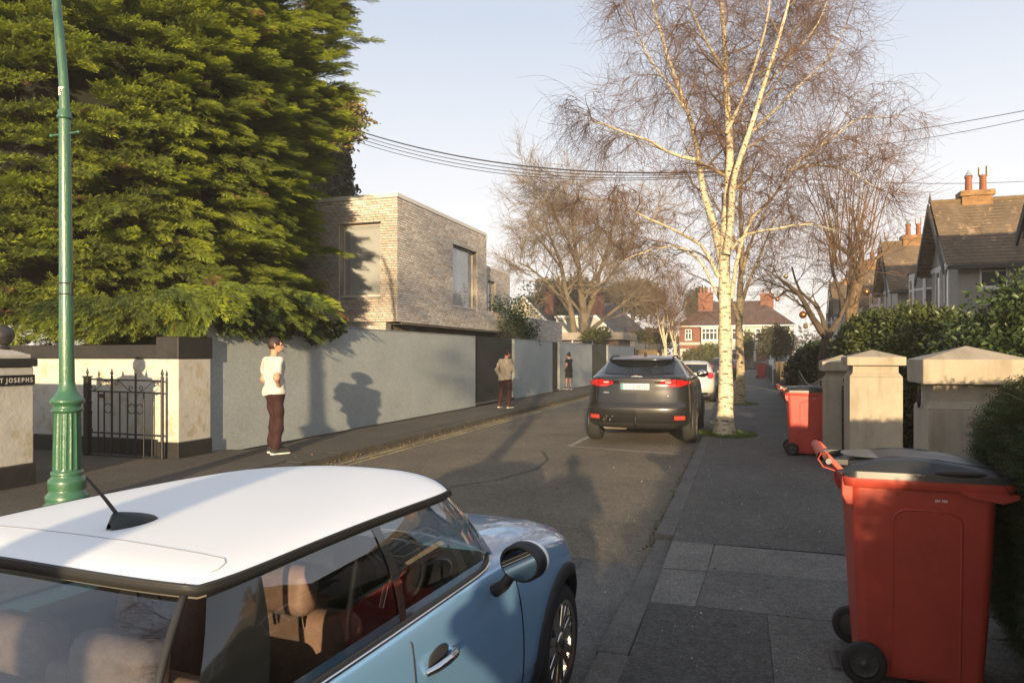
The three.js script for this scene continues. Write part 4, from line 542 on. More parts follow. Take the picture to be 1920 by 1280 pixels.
{ // leafy trees and shrubs
  const tree = (name, label, u, v0, z, crowns, trunkR, cat = 'tree') => { const p = spot(u, v0, z), t = thing(name, label, cat, [p.x, .1, -p.z]); const top = crowns[0].c[1]; if (trunkR) part(t, 'trunk', tube([new THREE.Vector3(0, 0, 0), new THREE.Vector3(trunkR * .5, (top - .1) * .5, 0), new THREE.Vector3(0, top - .1, 0)], [trunkR, trunkR * .8, trunkR * .5], 8), M(C(.16, .11, .07), { map: T.bark })); for (const c of crowns) leafCrown(t, 'crown', c); return t; };
  const at = (u, v, z) => { const p = spot(u, v, z); return [p.x, p.y, -p.z]; };
  const pine = { per: 10, spread: .5, len: .55, wid: .16, lump: .5, thick: .45, col: [.06, .06, .022], col2: [.1, .085, .03], core: true };
  tree('pine_tree', 'olive green pine behind the broad bare tree, left of the two', 1050, 690, 92, [{ ...pine, c: at(1048, 568, 92), r: [3.6, 2.5, 3], n: 900, seed: 1 }, { ...pine, c: at(1085, 556, 92), r: [2.8, 2.2, 2.5], n: 500, seed: 2 }, { ...pine, c: at(1018, 592, 92), r: [2, 2, 2], n: 350, seed: 3 }], .35);
  tree('pine_tree', 'olive green pine above the slate roof with the brick chimney', 1185, 690, 95, [{ ...pine, c: at(1185, 556, 95), r: [3.8, 1.7, 3], n: 700, seed: 4 }, { ...pine, c: at(1150, 566, 95), r: [2.2, 1.4, 2.5], n: 350, seed: 5 }, { ...pine, c: at(1205, 572, 95), r: [2, 1.3, 2], n: 300, seed: 6 }], .35);
  tree('round_tree', 'dark green tree behind the red brick chimney at the street end', 1312, 690, 112, [{ ...pine, c: at(1312, 572, 112), r: [2, 2.6, 2], n: 500, seed: 7, col: [.03, .05, .02], col2: [.05, .07, .02] }], .3);
  const yt = tree('young_leafy_tree', 'young small-leaved green tree behind the grey wall beside the brick house', 958, 690, 30, [{ c: at(970, 595, 30), r: [.95, 1.25, .9], n: 330, per: 7, spread: .16, len: .1, wid: .055, lump: .7, thick: .9, seed: 12, col: [.04, .075, .035], col2: [.06, .1, .04] }, { c: at(935, 572, 30), r: [.6, .6, .5], n: 60, per: 6, spread: .16, len: .1, wid: .055, lump: .7, thick: .95, seed: 13, col: [.045, .08, .04] }, { c: at(985, 625, 30), r: [.7, .6, .6], n: 130, per: 7, spread: .16, len: .1, wid: .055, lump: .6, thick: .95, seed: 14, col: [.045, .08, .04] }], 0);
  { const r = rngOf(91), f = []; for (let i = 0; i < 16; i++) { const a = spot(955 + r() * 10, 668, 30), b = spot(920 + r() * 80, 555 + r() * 60, 30 + (r() - .5) * 1.6), m = a.clone().lerp(b, .5).add(new THREE.Vector3((r() - .5) * .4, .25, 0)); f.push(tube([a, m, b].map((q) => q.sub(yt.position)), [.03, .018, .006], 5)); } part(yt, 'branches', merge(f), M(C(.07, .05, .035)), 'stuff'); }
  const laurel = { per: 14, spread: .14, len: .085, wid: .048, mat: glossLeaf };
  tree('laurel_hedge', 'big rounded evergreen hedge behind the pale gate piers', 1690, 800, 16, [{ ...laurel, c: [2.78, 1.25, 15.6], r: [1.15, 1.2, 1.6], box: 2.8, n: 4200, seed: 21, lump: .1, thick: .16, col: [.028, .045, .012], col2: [.065, .08, .018], core: true }], 0, 'hedge');
  tree('dark_shrub', 'dark glossy laurel shrub behind the railings left of the bauble tree', 1512, 700, 21.5, [{ ...laurel, c: [1.8, 1.2, 21.6], r: [.8, .72, 1.5], n: 900, len: .16, wid: .06, seed: 22, lump: .25, thick: .3, col: [.014, .028, .01], col2: [.028, .045, .014], core: true }], 0, 'shrub');
  tree('glossy_shrub', 'loose glossy green shrub before the near grey house at the right edge', 1880, 800, 11.5, [{ ...laurel, per: 9, c: [3.55, 1.6, 11.4], r: [.72, 1.0, .8], n: 1700, len: .075, wid: .042, seed: 23, lump: .45, thick: .6, col: [.03, .055, .016], col2: [.055, .08, .022] }, { ...laurel, per: 9, c: [4.4, 1.7, 11.8], r: [.9, 1.1, .9], n: 1400, len: .075, wid: .042, seed: 24, lump: .45, thick: .6, col: [.03, .055, .016], col2: [.055, .08, .022] }, { ...laurel, per: 9, c: [3.4, 1.2, 11.2], r: [1.0, 1.2, .9], n: 900, seed: 25, lump: .35, thick: .6, col: [.025, .045, .014], col2: [.045, .07, .02] }], .05, 'shrub');
  tree('feathery_shrub', 'grey green feathery bush by the far gatepost near the end of the pavement', 1455, 700, 36, [{ per: 9, spread: .2, len: .2, wid: .04, c: at(1456, 642, 36), r: [.75, .8, .7], n: 420, seed: 26, lump: .3, thick: .5, col: [.07, .075, .04], col2: [.09, .085, .05] }], .06, 'shrub');
  for (const [u, v, z, rx, ry, rd, n, s, l] of [[1228, 631, 66, 1.9, .55, .7, 260, 31, 'yellow green ivy along the top of the far garden wall'], [1338, 668, 72, 1.6, 1.1, .8, 260, 32, 'clipped green front hedge before the red brick houses, under the bay window'], [1306, 670, 72, 1.3, .8, .8, 180, 33, 'low pale green hedge before the red brick houses, left of the bay'], [1402, 650, 70, .5, 1.3, .5, 120, 34, 'narrow green shrub between the two birch trunks at the street end'], [1118, 627, 53, 1.1, .25, .6, 110, 35, 'row of small grassy plants on the flat pavilion roof']])
    tree('garden_hedge', l, u, 700, z, [{ per: 9, spread: .22, len: .24, wid: .13, c: at(u, v, z), r: [rx, ry, rd], n, seed: s, lump: .25, thick: .4, col: [.07, .085, .02], col2: [.11, .11, .025], core: true }], 0, 'hedge');
}
{ // clipped yew hedge along the right of the pavement, running on behind the camera
  const H = thing('yew_hedge', 'dark clipped yew hedge at the right edge behind the nearest red bin', 'hedge', [2, .1, 2.5]), r = rngOf(3001), nz = fbm(55, 5, 3);
  const sprig = (() => { const rr = rngOf(77), t = []; for (let k = 0; k < 5; k++) { const a = (k - 2) * .42 + (rr() - .5) * .2, L = .075 + .03 * rr(), el = (rr() - .4) * .5; const d = [Math.cos(a) * Math.cos(el), Math.sin(el), Math.sin(a) * Math.cos(el)]; for (let i = 0; i < 9; i++) { const f = (i + 1) / 9 * L, p = d.map((q) => q * f); for (const s of [-1, 1]) { const b = a + s * 1.0, l = .02 * (1.1 - .4 * i / 9); t.push([[p[0] - d[0] * .002, p[1], p[2] - d[2] * .002], [p[0] + d[0] * .0025, p[1] + .001, p[2] + d[2] * .0025], [p[0] + Math.cos(b) * l, p[1] + (rr() - .3) * .008, p[2] + Math.sin(b) * l]]); } } } return triGeo(t); })();
  const x0 = 1.3, top = 1.56, end = 5.35, ms = [], cs = [];
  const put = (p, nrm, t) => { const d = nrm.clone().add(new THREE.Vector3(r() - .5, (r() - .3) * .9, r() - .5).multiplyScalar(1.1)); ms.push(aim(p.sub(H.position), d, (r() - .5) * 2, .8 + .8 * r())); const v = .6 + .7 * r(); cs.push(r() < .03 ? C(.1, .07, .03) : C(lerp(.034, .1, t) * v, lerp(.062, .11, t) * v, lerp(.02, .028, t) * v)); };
  const bulge = (d, y) => .16 * (nz(d / 8 + 2, y / 6) - .5) * 2;
  const surf = (d) => 1 - Math.pow(clamp((d - (end - .9)) / .95, 0, 1), 2); // rounded far end
  for (let i = 0; i < 30000; i++) { const near = i < 25000, d = near ? 1.5 + 3.7 * r() : -14 + 15.5 * r(), s = Math.sqrt(Math.max(.0, surf(d))), hN = top - .3 * (1 - s) + .08 * (nz(d / 5, .3) - .5);
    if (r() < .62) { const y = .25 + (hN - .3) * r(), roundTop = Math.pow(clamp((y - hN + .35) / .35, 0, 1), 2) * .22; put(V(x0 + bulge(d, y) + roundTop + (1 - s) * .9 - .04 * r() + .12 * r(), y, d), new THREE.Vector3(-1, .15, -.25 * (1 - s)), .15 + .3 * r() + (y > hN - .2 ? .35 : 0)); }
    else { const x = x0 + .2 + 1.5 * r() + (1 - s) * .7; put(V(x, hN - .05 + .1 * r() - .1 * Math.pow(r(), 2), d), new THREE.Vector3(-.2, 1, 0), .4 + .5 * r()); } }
  for (let i = 0; i < 5200; i++) { const x = x0 + .35 + 1.5 * r(), y = .3 + 1.25 * r(); put(V(x + .2, y, end - .42 + .28 * Math.pow(r(), 2) * 1 + .35 * sstep(x0 + .3, x0 + 1.2, x)), new THREE.Vector3(-.2, .2, -1), .2 + .3 * r()); }
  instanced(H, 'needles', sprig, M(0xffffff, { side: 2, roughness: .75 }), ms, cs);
  const core = rbox(x0 + .14, 3.0, .1, top - .16, -14, end - .75, .12, 3); partW(H, 'shade_core', core, M(C(.018, .018, .009), { roughness: 1 }), 'stuff');  // solid dark block standing in for the shade inside the hedge
}

// ------------------------------------------------------------------ right side: gate piers, railings, houses; far houses
{
  const pier = (label, x0, x1, d0, d1, capY, hEdge, apex, over, shoulder) => {
    const p = thing('gate_pier', label, 'gate pier', [(x0 + x1) / 2, .12, (d0 + d1) / 2]), w = x1 - x0, dd = d1 - d0, cx = (x0 + x1) / 2, cd = (d0 + d1) / 2;
    partW(p, 'pier_shaft', rbox(x0, x1, .1, shoulder, d0, d1, .012), mat.pier);
    const n = .045, fs = [], lo = [[x0, d0], [x1, d0], [x1, d1], [x0, d1]].map(([x, d]) => V(x, shoulder + .001, d)), hi = [[x0 + n, d0 + n], [x1 - n, d0 + n], [x1 - n, d1 - n], [x0 + n, d1 - n]].map(([x, d]) => V(x, shoulder + .06, d)), t2 = hi.map((q) => q.clone().setY(capY));
    for (let k = 0; k < 4; k++) { const j = (k + 1) % 4; fs.push([lo[k], lo[j], hi[j], hi[k]], [hi[k], hi[j], t2[j], t2[k]]); } partW(p, 'neck', polyFaces(fs), mat.pier);
    partW(p, 'cap', pyramidCap(w + over * 2, dd + over * 2, hEdge, apex, cx, capY, cd), mat.pier);
    partW(p, 'base_course', rbox(x0 - .02, x1 + .02, .1, .34, d0 - .02, d1 + .02, .01), mat.pier); return p; };
  pier('smaller gate pier furthest of the three, left of the iron gate', 1.04, 1.56, 11.72, 12.24, 1.46, .145, .1, .04, 1.33);
  pier('middle cream gate pier, lit on its upper half, behind the nearest bin lid', 1.235, 1.87, 10.5, 11.12, 1.562, .115, .095, .035, 1.41);
  const pc = pier('widest gate pier, nearest of the three, partly hidden by the yew hedge', 1.235, 1.85, 6.02, 6.52, 1.485, .185, .1, .04, 1.3);
  const rg = new THREE.TorusGeometry(.05, .01, 8, 20); rg.scale(.5, 1.25, 1); rg.rotateY(PI / 2); rg.translate(1.215, 1.37, -6.22); partW(pc, 'iron_ring', prep(rg), mat.iron);
  // pedestrian gate closed between the two further piers, seen edge on
  const g = thing('iron_gate', 'narrow black iron gate seen edge on between the two far pale piers', 'gate', [1.3, .12, 11.4]), W = (y, d) => V(1.27, y, d);
  const fleur = lathe([[.001, 0], [.016, 0], [.02, .03], [.05, .05], [.02, .07], [.018, .1], [.045, .13], [.03, .17], [.001, .24]], 10); fleur.translate(1.27, 1.2, -11.2); partW(g, 'finial', fleur, mat.iron);
  partW(g, 'gate_post', tube([W(.12, 11.2), W(1.22, 11.2)], .022, 8), mat.iron); for (let i = 0; i < 5; i++) partW(g, 'bar', tube([W(.2, 11.28 + i * .09), W(1.05 + .05 * i, 11.28 + i * .09)], .009, 6), mat.iron); for (const y of [.25, .7, 1.05]) partW(g, 'rail', tube([W(y, 11.2), W(y, 11.69)], .012, 6), mat.iron);
}
{
  // low garden wall with wavy iron railings
  const w = thing('railing_wall', 'low dark garden wall topped by wavy black iron railings behind the second bin', 'railings', [1.2, .12, 18]), stone = M(C(.06, .055, .048), { map: T.patchy, bumpMap: T.lumps, bumpScale: .03, roughness: .95 });
  partW(w, 'wall', rbox(1.06, 1.3, .1, .75, 12.3, 30, .02), stone); const top = (d) => 1.22 + .13 * Math.cos((d - 12.5) * .72);
  for (let d = 12.5; d < 30; d += .16) partW(w, 'bar', tube([V(1.18, .74, d), V(1.18, top(d), d)], .011, 5), mat.iron);
  const pts = []; for (let d = 12.4; d <= 30; d += .25) pts.push(V(1.18, top(d) - .03, d)); partW(w, 'rail', tube(pts, .018, 6), mat.iron); partW(w, 'rail', tube(pts.map((p) => p.clone().setY(p.y - .16)), .012, 6), mat.iron); partW(w, 'rail', tube([V(1.18, .82, 12.4), V(1.18, .82, 30)], .016, 6), mat.iron);
  const sc = []; for (let d = 12.7; d < 29; d += .5) { const t = new THREE.TorusGeometry(.085, .012, 5, 12); t.rotateY(PI / 2); t.translate(1.18, top(d) - .11, -d); sc.push(prep(t)); } partW(w, 'scroll', merge(sc), mat.iron, 'stuff');
  const post = (x, d, y, wd, m, l) => { const p = thing('gatepost', l, 'gatepost', [x, .12, d]); partW(p, 'shaft', rbox(x - wd, x + wd, .1, y, d - wd, d + wd, .015), m); partW(p, 'cap', rbox(x - wd * 1.15, x + wd * 1.15, y + .002, y + .09, d - wd * 1.15, d + wd * 1.15, .02), m); };
  const rub = M(C(.2, .15, .085), { map: T.patchy, bumpMap: T.lumps, bumpScale: .04, roughness: .95 });
  post(1.3, 31, 1.35, .22, rub, 'rough brown stone gatepost at the end of the railings'); post(1.25, 35.5, 1.3, .2, rub, 'rough brown gatepost further from the railings, beside the white post'); post(1.15, 41, 1.15, .1, mat.white, 'slim white gatepost on the right beyond the brown ones'); post(1.6, 66, 2.3, .2, mat.white, 'tall white post near the far red brick house');
  const fw = thing('far_garden_wall', 'low stone garden wall along the far right of the pavement', 'wall', [1.2, .12, 50]); partW(fw, 'wall', rbox(1.1, 1.35, .1, .95, 36, 80, .02), stone);
}
const frameM = M(C(.72, .71, .68), { roughness: .5 }), paneM = MP(C(.05, .055, .06), { roughness: .05 }), slateM = M(C(.085, .08, .085), { map: T.slate, bumpMap: sameTex(T.lumps, 1.2), bumpScale: .02, roughness: .75 }), tileM = M(C(.26, .185, .13), { map: T.lichen, bumpMap: sameTex(T.lumps, .9), bumpScale: .02, roughness: .85 });
const fb = noise2(5, 64), brickFar = tex(512, (u, v) => { const row = Math.floor(v * 28), x = u * 10 + (row % 2) * .5, fx = x % 1, fy = (v * 28) % 1, mort = fx < .05 || fy < .14; const q = .75 + .35 * (fb(Math.floor(x) / 10, row / 28) - .5) + .2 * (N.h(u, v) - .5); return mort ? [.85, .8, .75] : [q, q * .97, q * .95]; }, 2.2);
const redBrick = M(C(.36, .155, .09), { map: brickFar, bumpMap: sameTex(T.lumps, .5), bumpScale: .008, roughness: .9 }), yelBrick = M(C(.42, .25, .11), { map: brickFar, roughness: .9 }), terracotta = M(C(.4, .15, .07), { map: T.grime, roughness: .8 });
function windowOn(house, toWorld, a0, a1, y0, y1, cols, rows, name = 'window', t = .06) { // frame, sill and glazing bars; a runs along the wall, toWorld(a, y, out) -> Vector3
  const w = new THREE.Group(); w.name = name; house.add(w); const loc = (g) => { g.translate(-house.position.x, -house.position.y, -house.position.z); return g; };
  const bx = (p, q, r, s, o0, o1) => { const f = []; const c = [[p, r], [q, r], [q, s], [p, s]]; const A = c.map(([a, y]) => toWorld(a, y, o1)), B = c.map(([a, y]) => toWorld(a, y, o0)); f.push(A, B.slice().reverse()); for (let k = 0; k < 4; k++) { const j = (k + 1) % 4; f.push([A[k], B[k], B[j], A[j]]); } return polyFaces(f); };
  const g = [bx(a0, a0 + t, y0, y1, -.02, .05), bx(a1 - t, a1, y0, y1, -.02, .05), bx(a0 + t, a1 - t, y1 - t, y1, -.02, .049), bx(a0 + t, a1 - t, y0, y0 + t, -.02, .049)];
  for (let i = 1; i < cols; i++) { const a = lerp(a0, a1, i / cols); g.push(bx(a - t * .45, a + t * .45, y0 + t, y1 - t, -.02, .045)); }
  for (let i = 1; i < rows; i++) { const y = lerp(y0, y1, i === 1 && rows === 2 ? .64 : i / rows); g.push(bx(a0 + t, a1 - t, y - t * .4, y + t * .4, -.02, .04)); }
  part(w, 'frame', loc(merge(g)), frameM); part(w, 'pane', loc(bx(a0 + t * .5, a1 - t * .5, y0 + t * .5, y1 - t * .5, -.015, .012)), paneM); part(w, 'sill', loc(bx(a0 - .06, a1 + .06, y0 - .09, y0 - .004, -.02, .1)), frameM); return w;
}
function chimney(house, x, d, y0, y1, w, dd, brick, pots) {
  const c = new THREE.Group(); c.name = 'chimney'; house.add(c); const loc = (g) => { g.translate(-house.position.x, -house.position.y, -house.position.z); return g; };
  part(c, 'stack', loc(merge([rbox(x - w / 2, x + w / 2, y0, y1 - .2, d - dd / 2, d + dd / 2, .015), rbox(x - w / 2 - .07, x + w / 2 + .07, y1 - .199, y1, d - dd / 2 - .07, d + dd / 2 + .07, .015)])), brick);
  pots.forEach(([o, h, kind]) => { const l = lathe([[.001, 0], [.13, 0], [.15, .03], [.12, .06], [.11, h - .08], [.14, h - .05], [.13, h], [.09, h], [.001, h - .02]], 14); l.translate(x + o, y1, -d); part(c, 'chimney_pot', loc(l), terracotta);
    if (kind === 1) { const k = lathe([[.14, 0], [.001, .24]], 12); k.translate(x + o, y1 + h + .02, -d); part(c, 'cowl', loc(k), M(C(.45, .5, .5), { metalness: .6, roughness: .4 })); }
    if (kind === 2) part(c, 'cowl', loc(merge([rbox(x + o - .14, x + o - .11, y1 + h, y1 + h + .3, d - .1, d + .1, .004), rbox(x + o + .11, x + o + .14, y1 + h, y1 + h + .34, d - .1, d + .1, .004)])), M(C(.5, .4, .3))); });
}
function gableHouse(label, x, d, mir, wallM, upperBrick, group) {
  const H = thing('gabled_house', label, 'house', [x + 4, .1, d + 5 * mir], group), D = (l) => d + l * mir, Pt = (lx, y, l) => V(x + lx, y, D(l)), E = 5.2, R = 7.4, ld = 1.95, pw = (n, g, m) => partW(H, n, g, m);
  const dark = M(C(.035, .033, .033), { roughness: .7 });
  // gable block and bay block
  pw('wall', merge([box(x, x + 8.5, .1, E, D(0), D(3.9)), polyFaces([[Pt(0, E, 0), Pt(0, E, 3.9), Pt(0, R, ld)], [Pt(8.5, E, 0), Pt(8.5, E, 3.9), Pt(8.5, R, ld)]])]), wallM);
  pw('wall', box(x + .45, x + 8.5, .1, E, D(3.91), D(8.7)), wallM);
  pw('brick_base', box(x - .03, x + 1.2, .1, 2.9, D(-.03), D(3.93)), redBrick); pw('string_course', rbox(x - .06, x + 1.23, 2.9, 3.02, D(-.06), D(3.96), .01), redBrick);
  // roof slopes laid in lapped courses
  const roof = (a0, a1, b0, b1, l0, l1, yE, yR, m) => { const n = 20, f = []; for (let i = 0; i < n; i++) { const t0 = i / n, t1 = (i + 1.15) / n; const p = (t, lx, up) => { const q = Pt(lx, lerp(yE, yR, Math.min(t, 1)) + up, lerp(l0, l1, Math.min(t, 1))); return q; }; const A = p(t0, a0, .05), B = p(t0, a1, .05), Cc = p(t1, a1, .016), Dd = p(t1, a0, .016), a = p(t0, a0, -.02), b = p(t0, a1, -.02); f.push([A, B, Cc, Dd], [a, b, B, A]); } return polyFaces(f); };
  const sl = (R - E) / ld, ov = .35;
  const rf = pw('roof', merge([roof(-.45, 9, 0, 0, -ov, ld, E - sl * ov + .06, R + .06), roof(-.45, 9, 0, 0, 3.9 + ov, ld, E - sl * ov + .06, R + .06)]), tileM);
  const tiles = []; for (let i = 0; i < 24; i++) tiles.push(tube([Pt(-.45 + i * .4, R + .07, ld), Pt(-.45 + i * .4 + .41, R + .085, ld)], .1, 8)); partW(H, 'ridge_tiles', merge(tiles), M(C(.3, .2, .1), { map: T.lichen }));
  const r2 = []; { const y0 = E + .02, y1 = 7.0, f = (lx0, y0, lx1, y1) => slab([Pt(lx0, y0, 3.95), Pt(lx0, y0, 8.7), Pt(lx1, y1, 8.7), Pt(lx1, y1, 3.95)], new THREE.Vector3(-.5, .85, 0), .08); r2.push(f(.05, y0, 4.5, y1), f(8.9, y0, 4.5, y1 + .001)); } partW(H, 'roof', merge(r2), tileM);
  // bargeboards, finial, eaves
  for (const [l, s] of [[-ov - .02, 1], [3.9 + ov + .02, -1]]) { const a = Pt(-.5, E - sl * ov, l), b = Pt(-.5, R + .04, ld), n = new THREE.Vector3(-1, 0, 0); pw('bargeboard', slab([a, b, b.clone().setY(b.y - .3), a.clone().setY(a.y - .3)], n, -.06), dark); }
  pw('finial', lathe([[.001, 0], [.05, 0], [.06, .1], [.02, .3], [.001, .5]], 8).translate(x - .47, R + .05, -D(ld)), dark);
  pw('gutter', rbox(x - .4, x + 9, E - sl * ov - .12, E - sl * ov + .03, D(-ov - .06), D(-ov + .06), .02), dark);
  pw('soffit', box(x - .4, x + 8.9, E - sl * ov - .03, E - sl * ov, D(-ov), D(-.002)), dark);
  pw('white_band', rbox(x - .045, x + .1, 4.95, 5.12, D(0), D(3.9), .01), frameM);
  const side = (a, y, o) => V(x + a, y, D(0) - o * mir), front = (a, y, o) => V(x - o, y, D(a));
  windowOn(H, side, .65, 1.5, 4.05, 4.95, 1, 2); windowOn(H, side, 4.2, 5.3, 3.6, 4.9, 2, 2); windowOn(H, front, 1.1, 1.75, 3.5, 4.95, 1, 1); windowOn(H, front, 2.4, 3.1, 3.5, 4.95, 1, 1); windowOn(H, (a, y, o) => V(x - .03 - o, y, D(a)), 1.2, 2.9, .9, 2.4, 3, 2);
  // two-storey bow window
  const bc = 5.9, bow = (q) => { const a = (q - .5) * 2.2; return Pt(.45 - (Math.cos(a) - Math.cos(1.1)) * 1.5, 0, bc + Math.sin(a) * 1.75); }, bandS = (y0, y1, o) => { const rows = [[], []]; for (let i = 0; i <= 12; i++) { const p = bow(i / 12); rows[0].push(p.clone().setY(y0)); rows[1].push(p.clone().setY(y1)); } return quadGeo(rows, false); };
  pw('bay_wall', merge([bandS(.1, .9), bandS(2.5, 3.5)]), wallM); pw('bay_cornice', merge([bandS(5.02, 5.2), bandS(2.38, 2.5)].map((g) => g.translate(-.04, 0, 0))), frameM);
  { const f = []; for (let i = 0; i < 12; i++) f.push([bow(i / 12).setY(5.2).add(new THREE.Vector3(-.12, 0, 0)), bow((i + 1) / 12).setY(5.2).add(new THREE.Vector3(-.12, 0, 0)), Pt(1.4, 5.95, bc)]); pw('bay_roof', polyFaces(f), slateM); }
  for (const [y0, y1] of [[3.52, 5.0], [.92, 2.36]]) for (let i = 0; i < 5; i++) { const p = bow(i / 5), q = bow((i + 1) / 5), n = new THREE.Vector3(-(q.z - p.z), 0, q.x - p.x).normalize(); if (n.x > 0) n.negate(); windowOn(H, (a, y, o) => p.clone().lerp(q, a).setY(y).addScaledVector(n, o), 0, 1, y0, y1, 1, 2, 'bay_window', .09); }
  chimney(H, x + 1.05, D(ld + .1), R - .5, R + .42, 1.0, .6, yelBrick, [[-.22, .58, 1], [.25, .6, 2]]);
  if (upperBrick) chimney(H, x + 5.2, D(8.5), 6.0, 8.0, 1.0, .6, redBrick, [[-.25, .6, 0], [.25, .6, 0]]);
  return H;
}
{
  const grey = M(C(.5, .465, .41), { map: T.roughcast, bumpMap: T.roughBump, bumpScale: .02, roughness: .95 }), pale = M(C(.72, .69, .64), { map: T.roughcast, bumpMap: T.roughBump, bumpScale: .015, roughness: .95 });
  gableHouse('grey pebbledashed house beyond the right frame edge, its dark bargeboard just showing', 7.0, 21.3, -1, grey);
  gableHouse('near grey pebbledashed house with brown tiled roof and yellow brick chimney', 6.9, 29.04, 1, grey);
  gableHouse('second gabled house with brown roof and white bow window', 6.8, 39.5, 1, pale); gableHouse('third gabled house, white walled, behind the pollarded tree', 6.65, 50.2, 1, pale, true); gableHouse('fourth gabled house, white, furthest along the right side', 6.45, 61.2, 1, pale, true);
  // opposite the camera's right: the house whose front shows in the car windows
  gableHouse('gabled house right of the camera behind the yew hedge, outside the frame', 8.4, 11.8, -1, redBrick);
}
{ // houses closing the far end of the street
  const cream = M(C(.62, .55, .42), { map: T.plaster }), wht = M(C(.68, .65, .58), { map: T.plaster }), fr = (d) => (a, y, o) => V(a, y, d - o);
  const hip = (H, x0, x1, d0, d1, yE, yR, inset, m) => { const a = V(x0 - .4, yE, d0 - .4), b = V(x1 + .4, yE, d0 - .4), c = V(x1 + .4, yE, d1 + .4), e = V(x0 - .4, yE, d1 + .4), p = V(x0 + inset, yR, (d0 + d1) / 2), q = V(x1 - inset, yR, (d0 + d1) / 2); return partW(H, 'roof', polyFaces([[a, b, q, p], [b, c, q], [c, e, p, q], [e, a, p]]), m); };
  // red brick pair
  const B = thing('red_brick_house', 'pair of red brick houses with white band and bay windows closing the street', 'house', [-2, .1, 96]), d = 92;
  partW(B, 'wall', box(-8.6, 4.6, .1, 5.3, d, d + 9), redBrick); hip(B, -8.6, 4.6, d, d + 9, 5.32, 8.6, 3.5, M(C(.14, .075, .06), { map: T.lichen, roughness: .85 })); partW(B, 'white_band', rbox(-8.62, 4.62, 2.95, 3.3, d - .06, d, .02), wht);
  partW(B, 'eaves', rbox(-9, 5, 5.2, 5.33, d - .42, d - .05, .02), frameM);
  partW(B, 'upper_wall', box(-2.2, 4.61, 3.31, 5.19, d - .03, d - .002), wht); 
  for (const bx of [-4.9, -1.8]) { partW(B, 'bay_wall', merge([rbox(bx - 1, bx + 1, .1, 1.0, d - .8, d, .02), rbox(bx - 1, bx + 1, 2.5, 3.5, d - .8, d, .02), rbox(bx - 1.05, bx + 1.05, 5.0, 5.2, d - .86, d - .45, .02)]), bx < -4 ? wht : wht); for (const [y0, y1] of [[1.02, 2.48], [3.52, 4.98]]) windowOn(B, fr(d - .8), bx - .95, bx + .95, y0, y1, 4, 2, 'bay_window', .1); }
  windowOn(B, fr(d), -7.9, -7.1, 3.6, 4.9, 2, 2, 'window', .1); windowOn(B, fr(d), -6.9, -6.1, .9, 2.3, 2, 2, 'window', .1); windowOn(B, fr(d - .03), .4, 1.6, 3.6, 4.9, 2, 2, 'window', .1); windowOn(B, fr(d), 3.0, 4.1, .9, 2.4, 2, 2, 'window', .1);
  partW(B, 'door_surround', merge([rbox(-8.5, -7.3, .1, 2.5, d - .1, d - .01, .02)]), wht); partW(B, 'door', rbox(-8.2, -7.5, .12, 2.2, d - .14, d - .101, .02), M(C(.05, .05, .05)));
  partW(B, 'porch', merge([rbox(.2, .5, .1, 2.5, d - 1.2, d - .9, .02), rbox(2.2, 2.5, .1, 2.5, d - 1.2, d - .9, .02), rbox(3.9, 4.2, .1, 2.5, d - 1.2, d - .9, .02), rbox(0, 4.5, 2.501, 2.94, d - 1.3, d - .01, .02)]), wht); partW(B, 'door', rbox(.9, 1.9, .12, 2.4, d - .06, d - .005, .02), M(C(.16, .06, .035)));
  chimney(B, -5.6, d + 3, 6.4, 9.6, 1.8, .9, redBrick, [[-.6, .7, 0], [-.2, .7, 0], [.2, .7, 0], [.6, .7, 0]]); chimney(B, 1.8, d + 4, 7.2, 9.4, 1.6, .9, redBrick, [[-.4, .6, 0], [.4, .6, 0]]);
  const bw = thing('front_wall', 'low grey garden wall in front of the red brick houses', 'wall', [-2, .1, 89]); partW(bw, 'wall', rbox(-9, 6, .1, 1.0, 88.8, 89.1, .02), M(C(.2, .17, .14), { map: T.patchy }));
  for (const [x, h, l] of [[-2.9, 1.5, 'left white gate pillar before the red brick houses'], [-1.2, 1.5, 'right white gate pillar before the red brick houses']]) { const t = thing('gate_pillar', l, 'gate pillar', [x, .1, 88.4]); partW(t, 'shaft', rbox(x - .2, x + .2, .1, h, 88.2, 88.6, .02), wht); partW(t, 'cap', rbox(x - .25, x + .25, h + .002, h + .12, 88.15, 88.65, .02), wht); }
  // slate-roofed cream house
  const S = thing('slate_roofed_house', 'low cream house with grey slate roof and tall red brick chimney', 'house', [-17.5, .1, 86]), e = 82;
  partW(S, 'wall', box(-22, -12.6, .1, 4.3, e, e + 8), cream); hip(S, -22, -12.6, e, e + 8, 4.32, 8.0, 3.2, M(C(.12, .105, .11), { map: T.slate, roughness: .8 })); windowOn(S, fr(e), -17.6, -16.4, 2.7, 3.8, 3, 2, 'window', .1); windowOn(S, fr(e), -14.8, -13.9, 2.7, 3.8, 2, 2, 'window', .1);
  { const g = new THREE.CylinderGeometry(1, 1, 4.1, 12, 1, false, 0, PI * 2); g.translate(-19.3, 2.15, -e); partW(S, 'bow_wall', prep(g), cream); }
  chimney(S, -17.2, e + 1.6, 5.2, 8.6, 1.35, .9, redBrick, [[-.3, .5, 0], [.3, .5, 0]]);
  const gw = thing('garden_wall', 'rubble garden wall with a black gate behind the dark car roof', 'wall', [-11.5, .1, 67]); partW(gw, 'wall', merge([box(-15, -11.35, .1, 2.6, 66.8, 67.1), box(-10.2, -7.5, .1, 2.2, 66.8, 67.1)]), M(C(.3, .22, .13), { map: T.patchy, bumpMap: T.lumps, bumpScale: .05, roughness: .95 })); partW(gw, 'pier', merge([rbox(-12.6, -11.9, .1, 2.9, 66.6, 67.3, .03)]), M(C(.1, .07, .05), { map: T.patchy }));
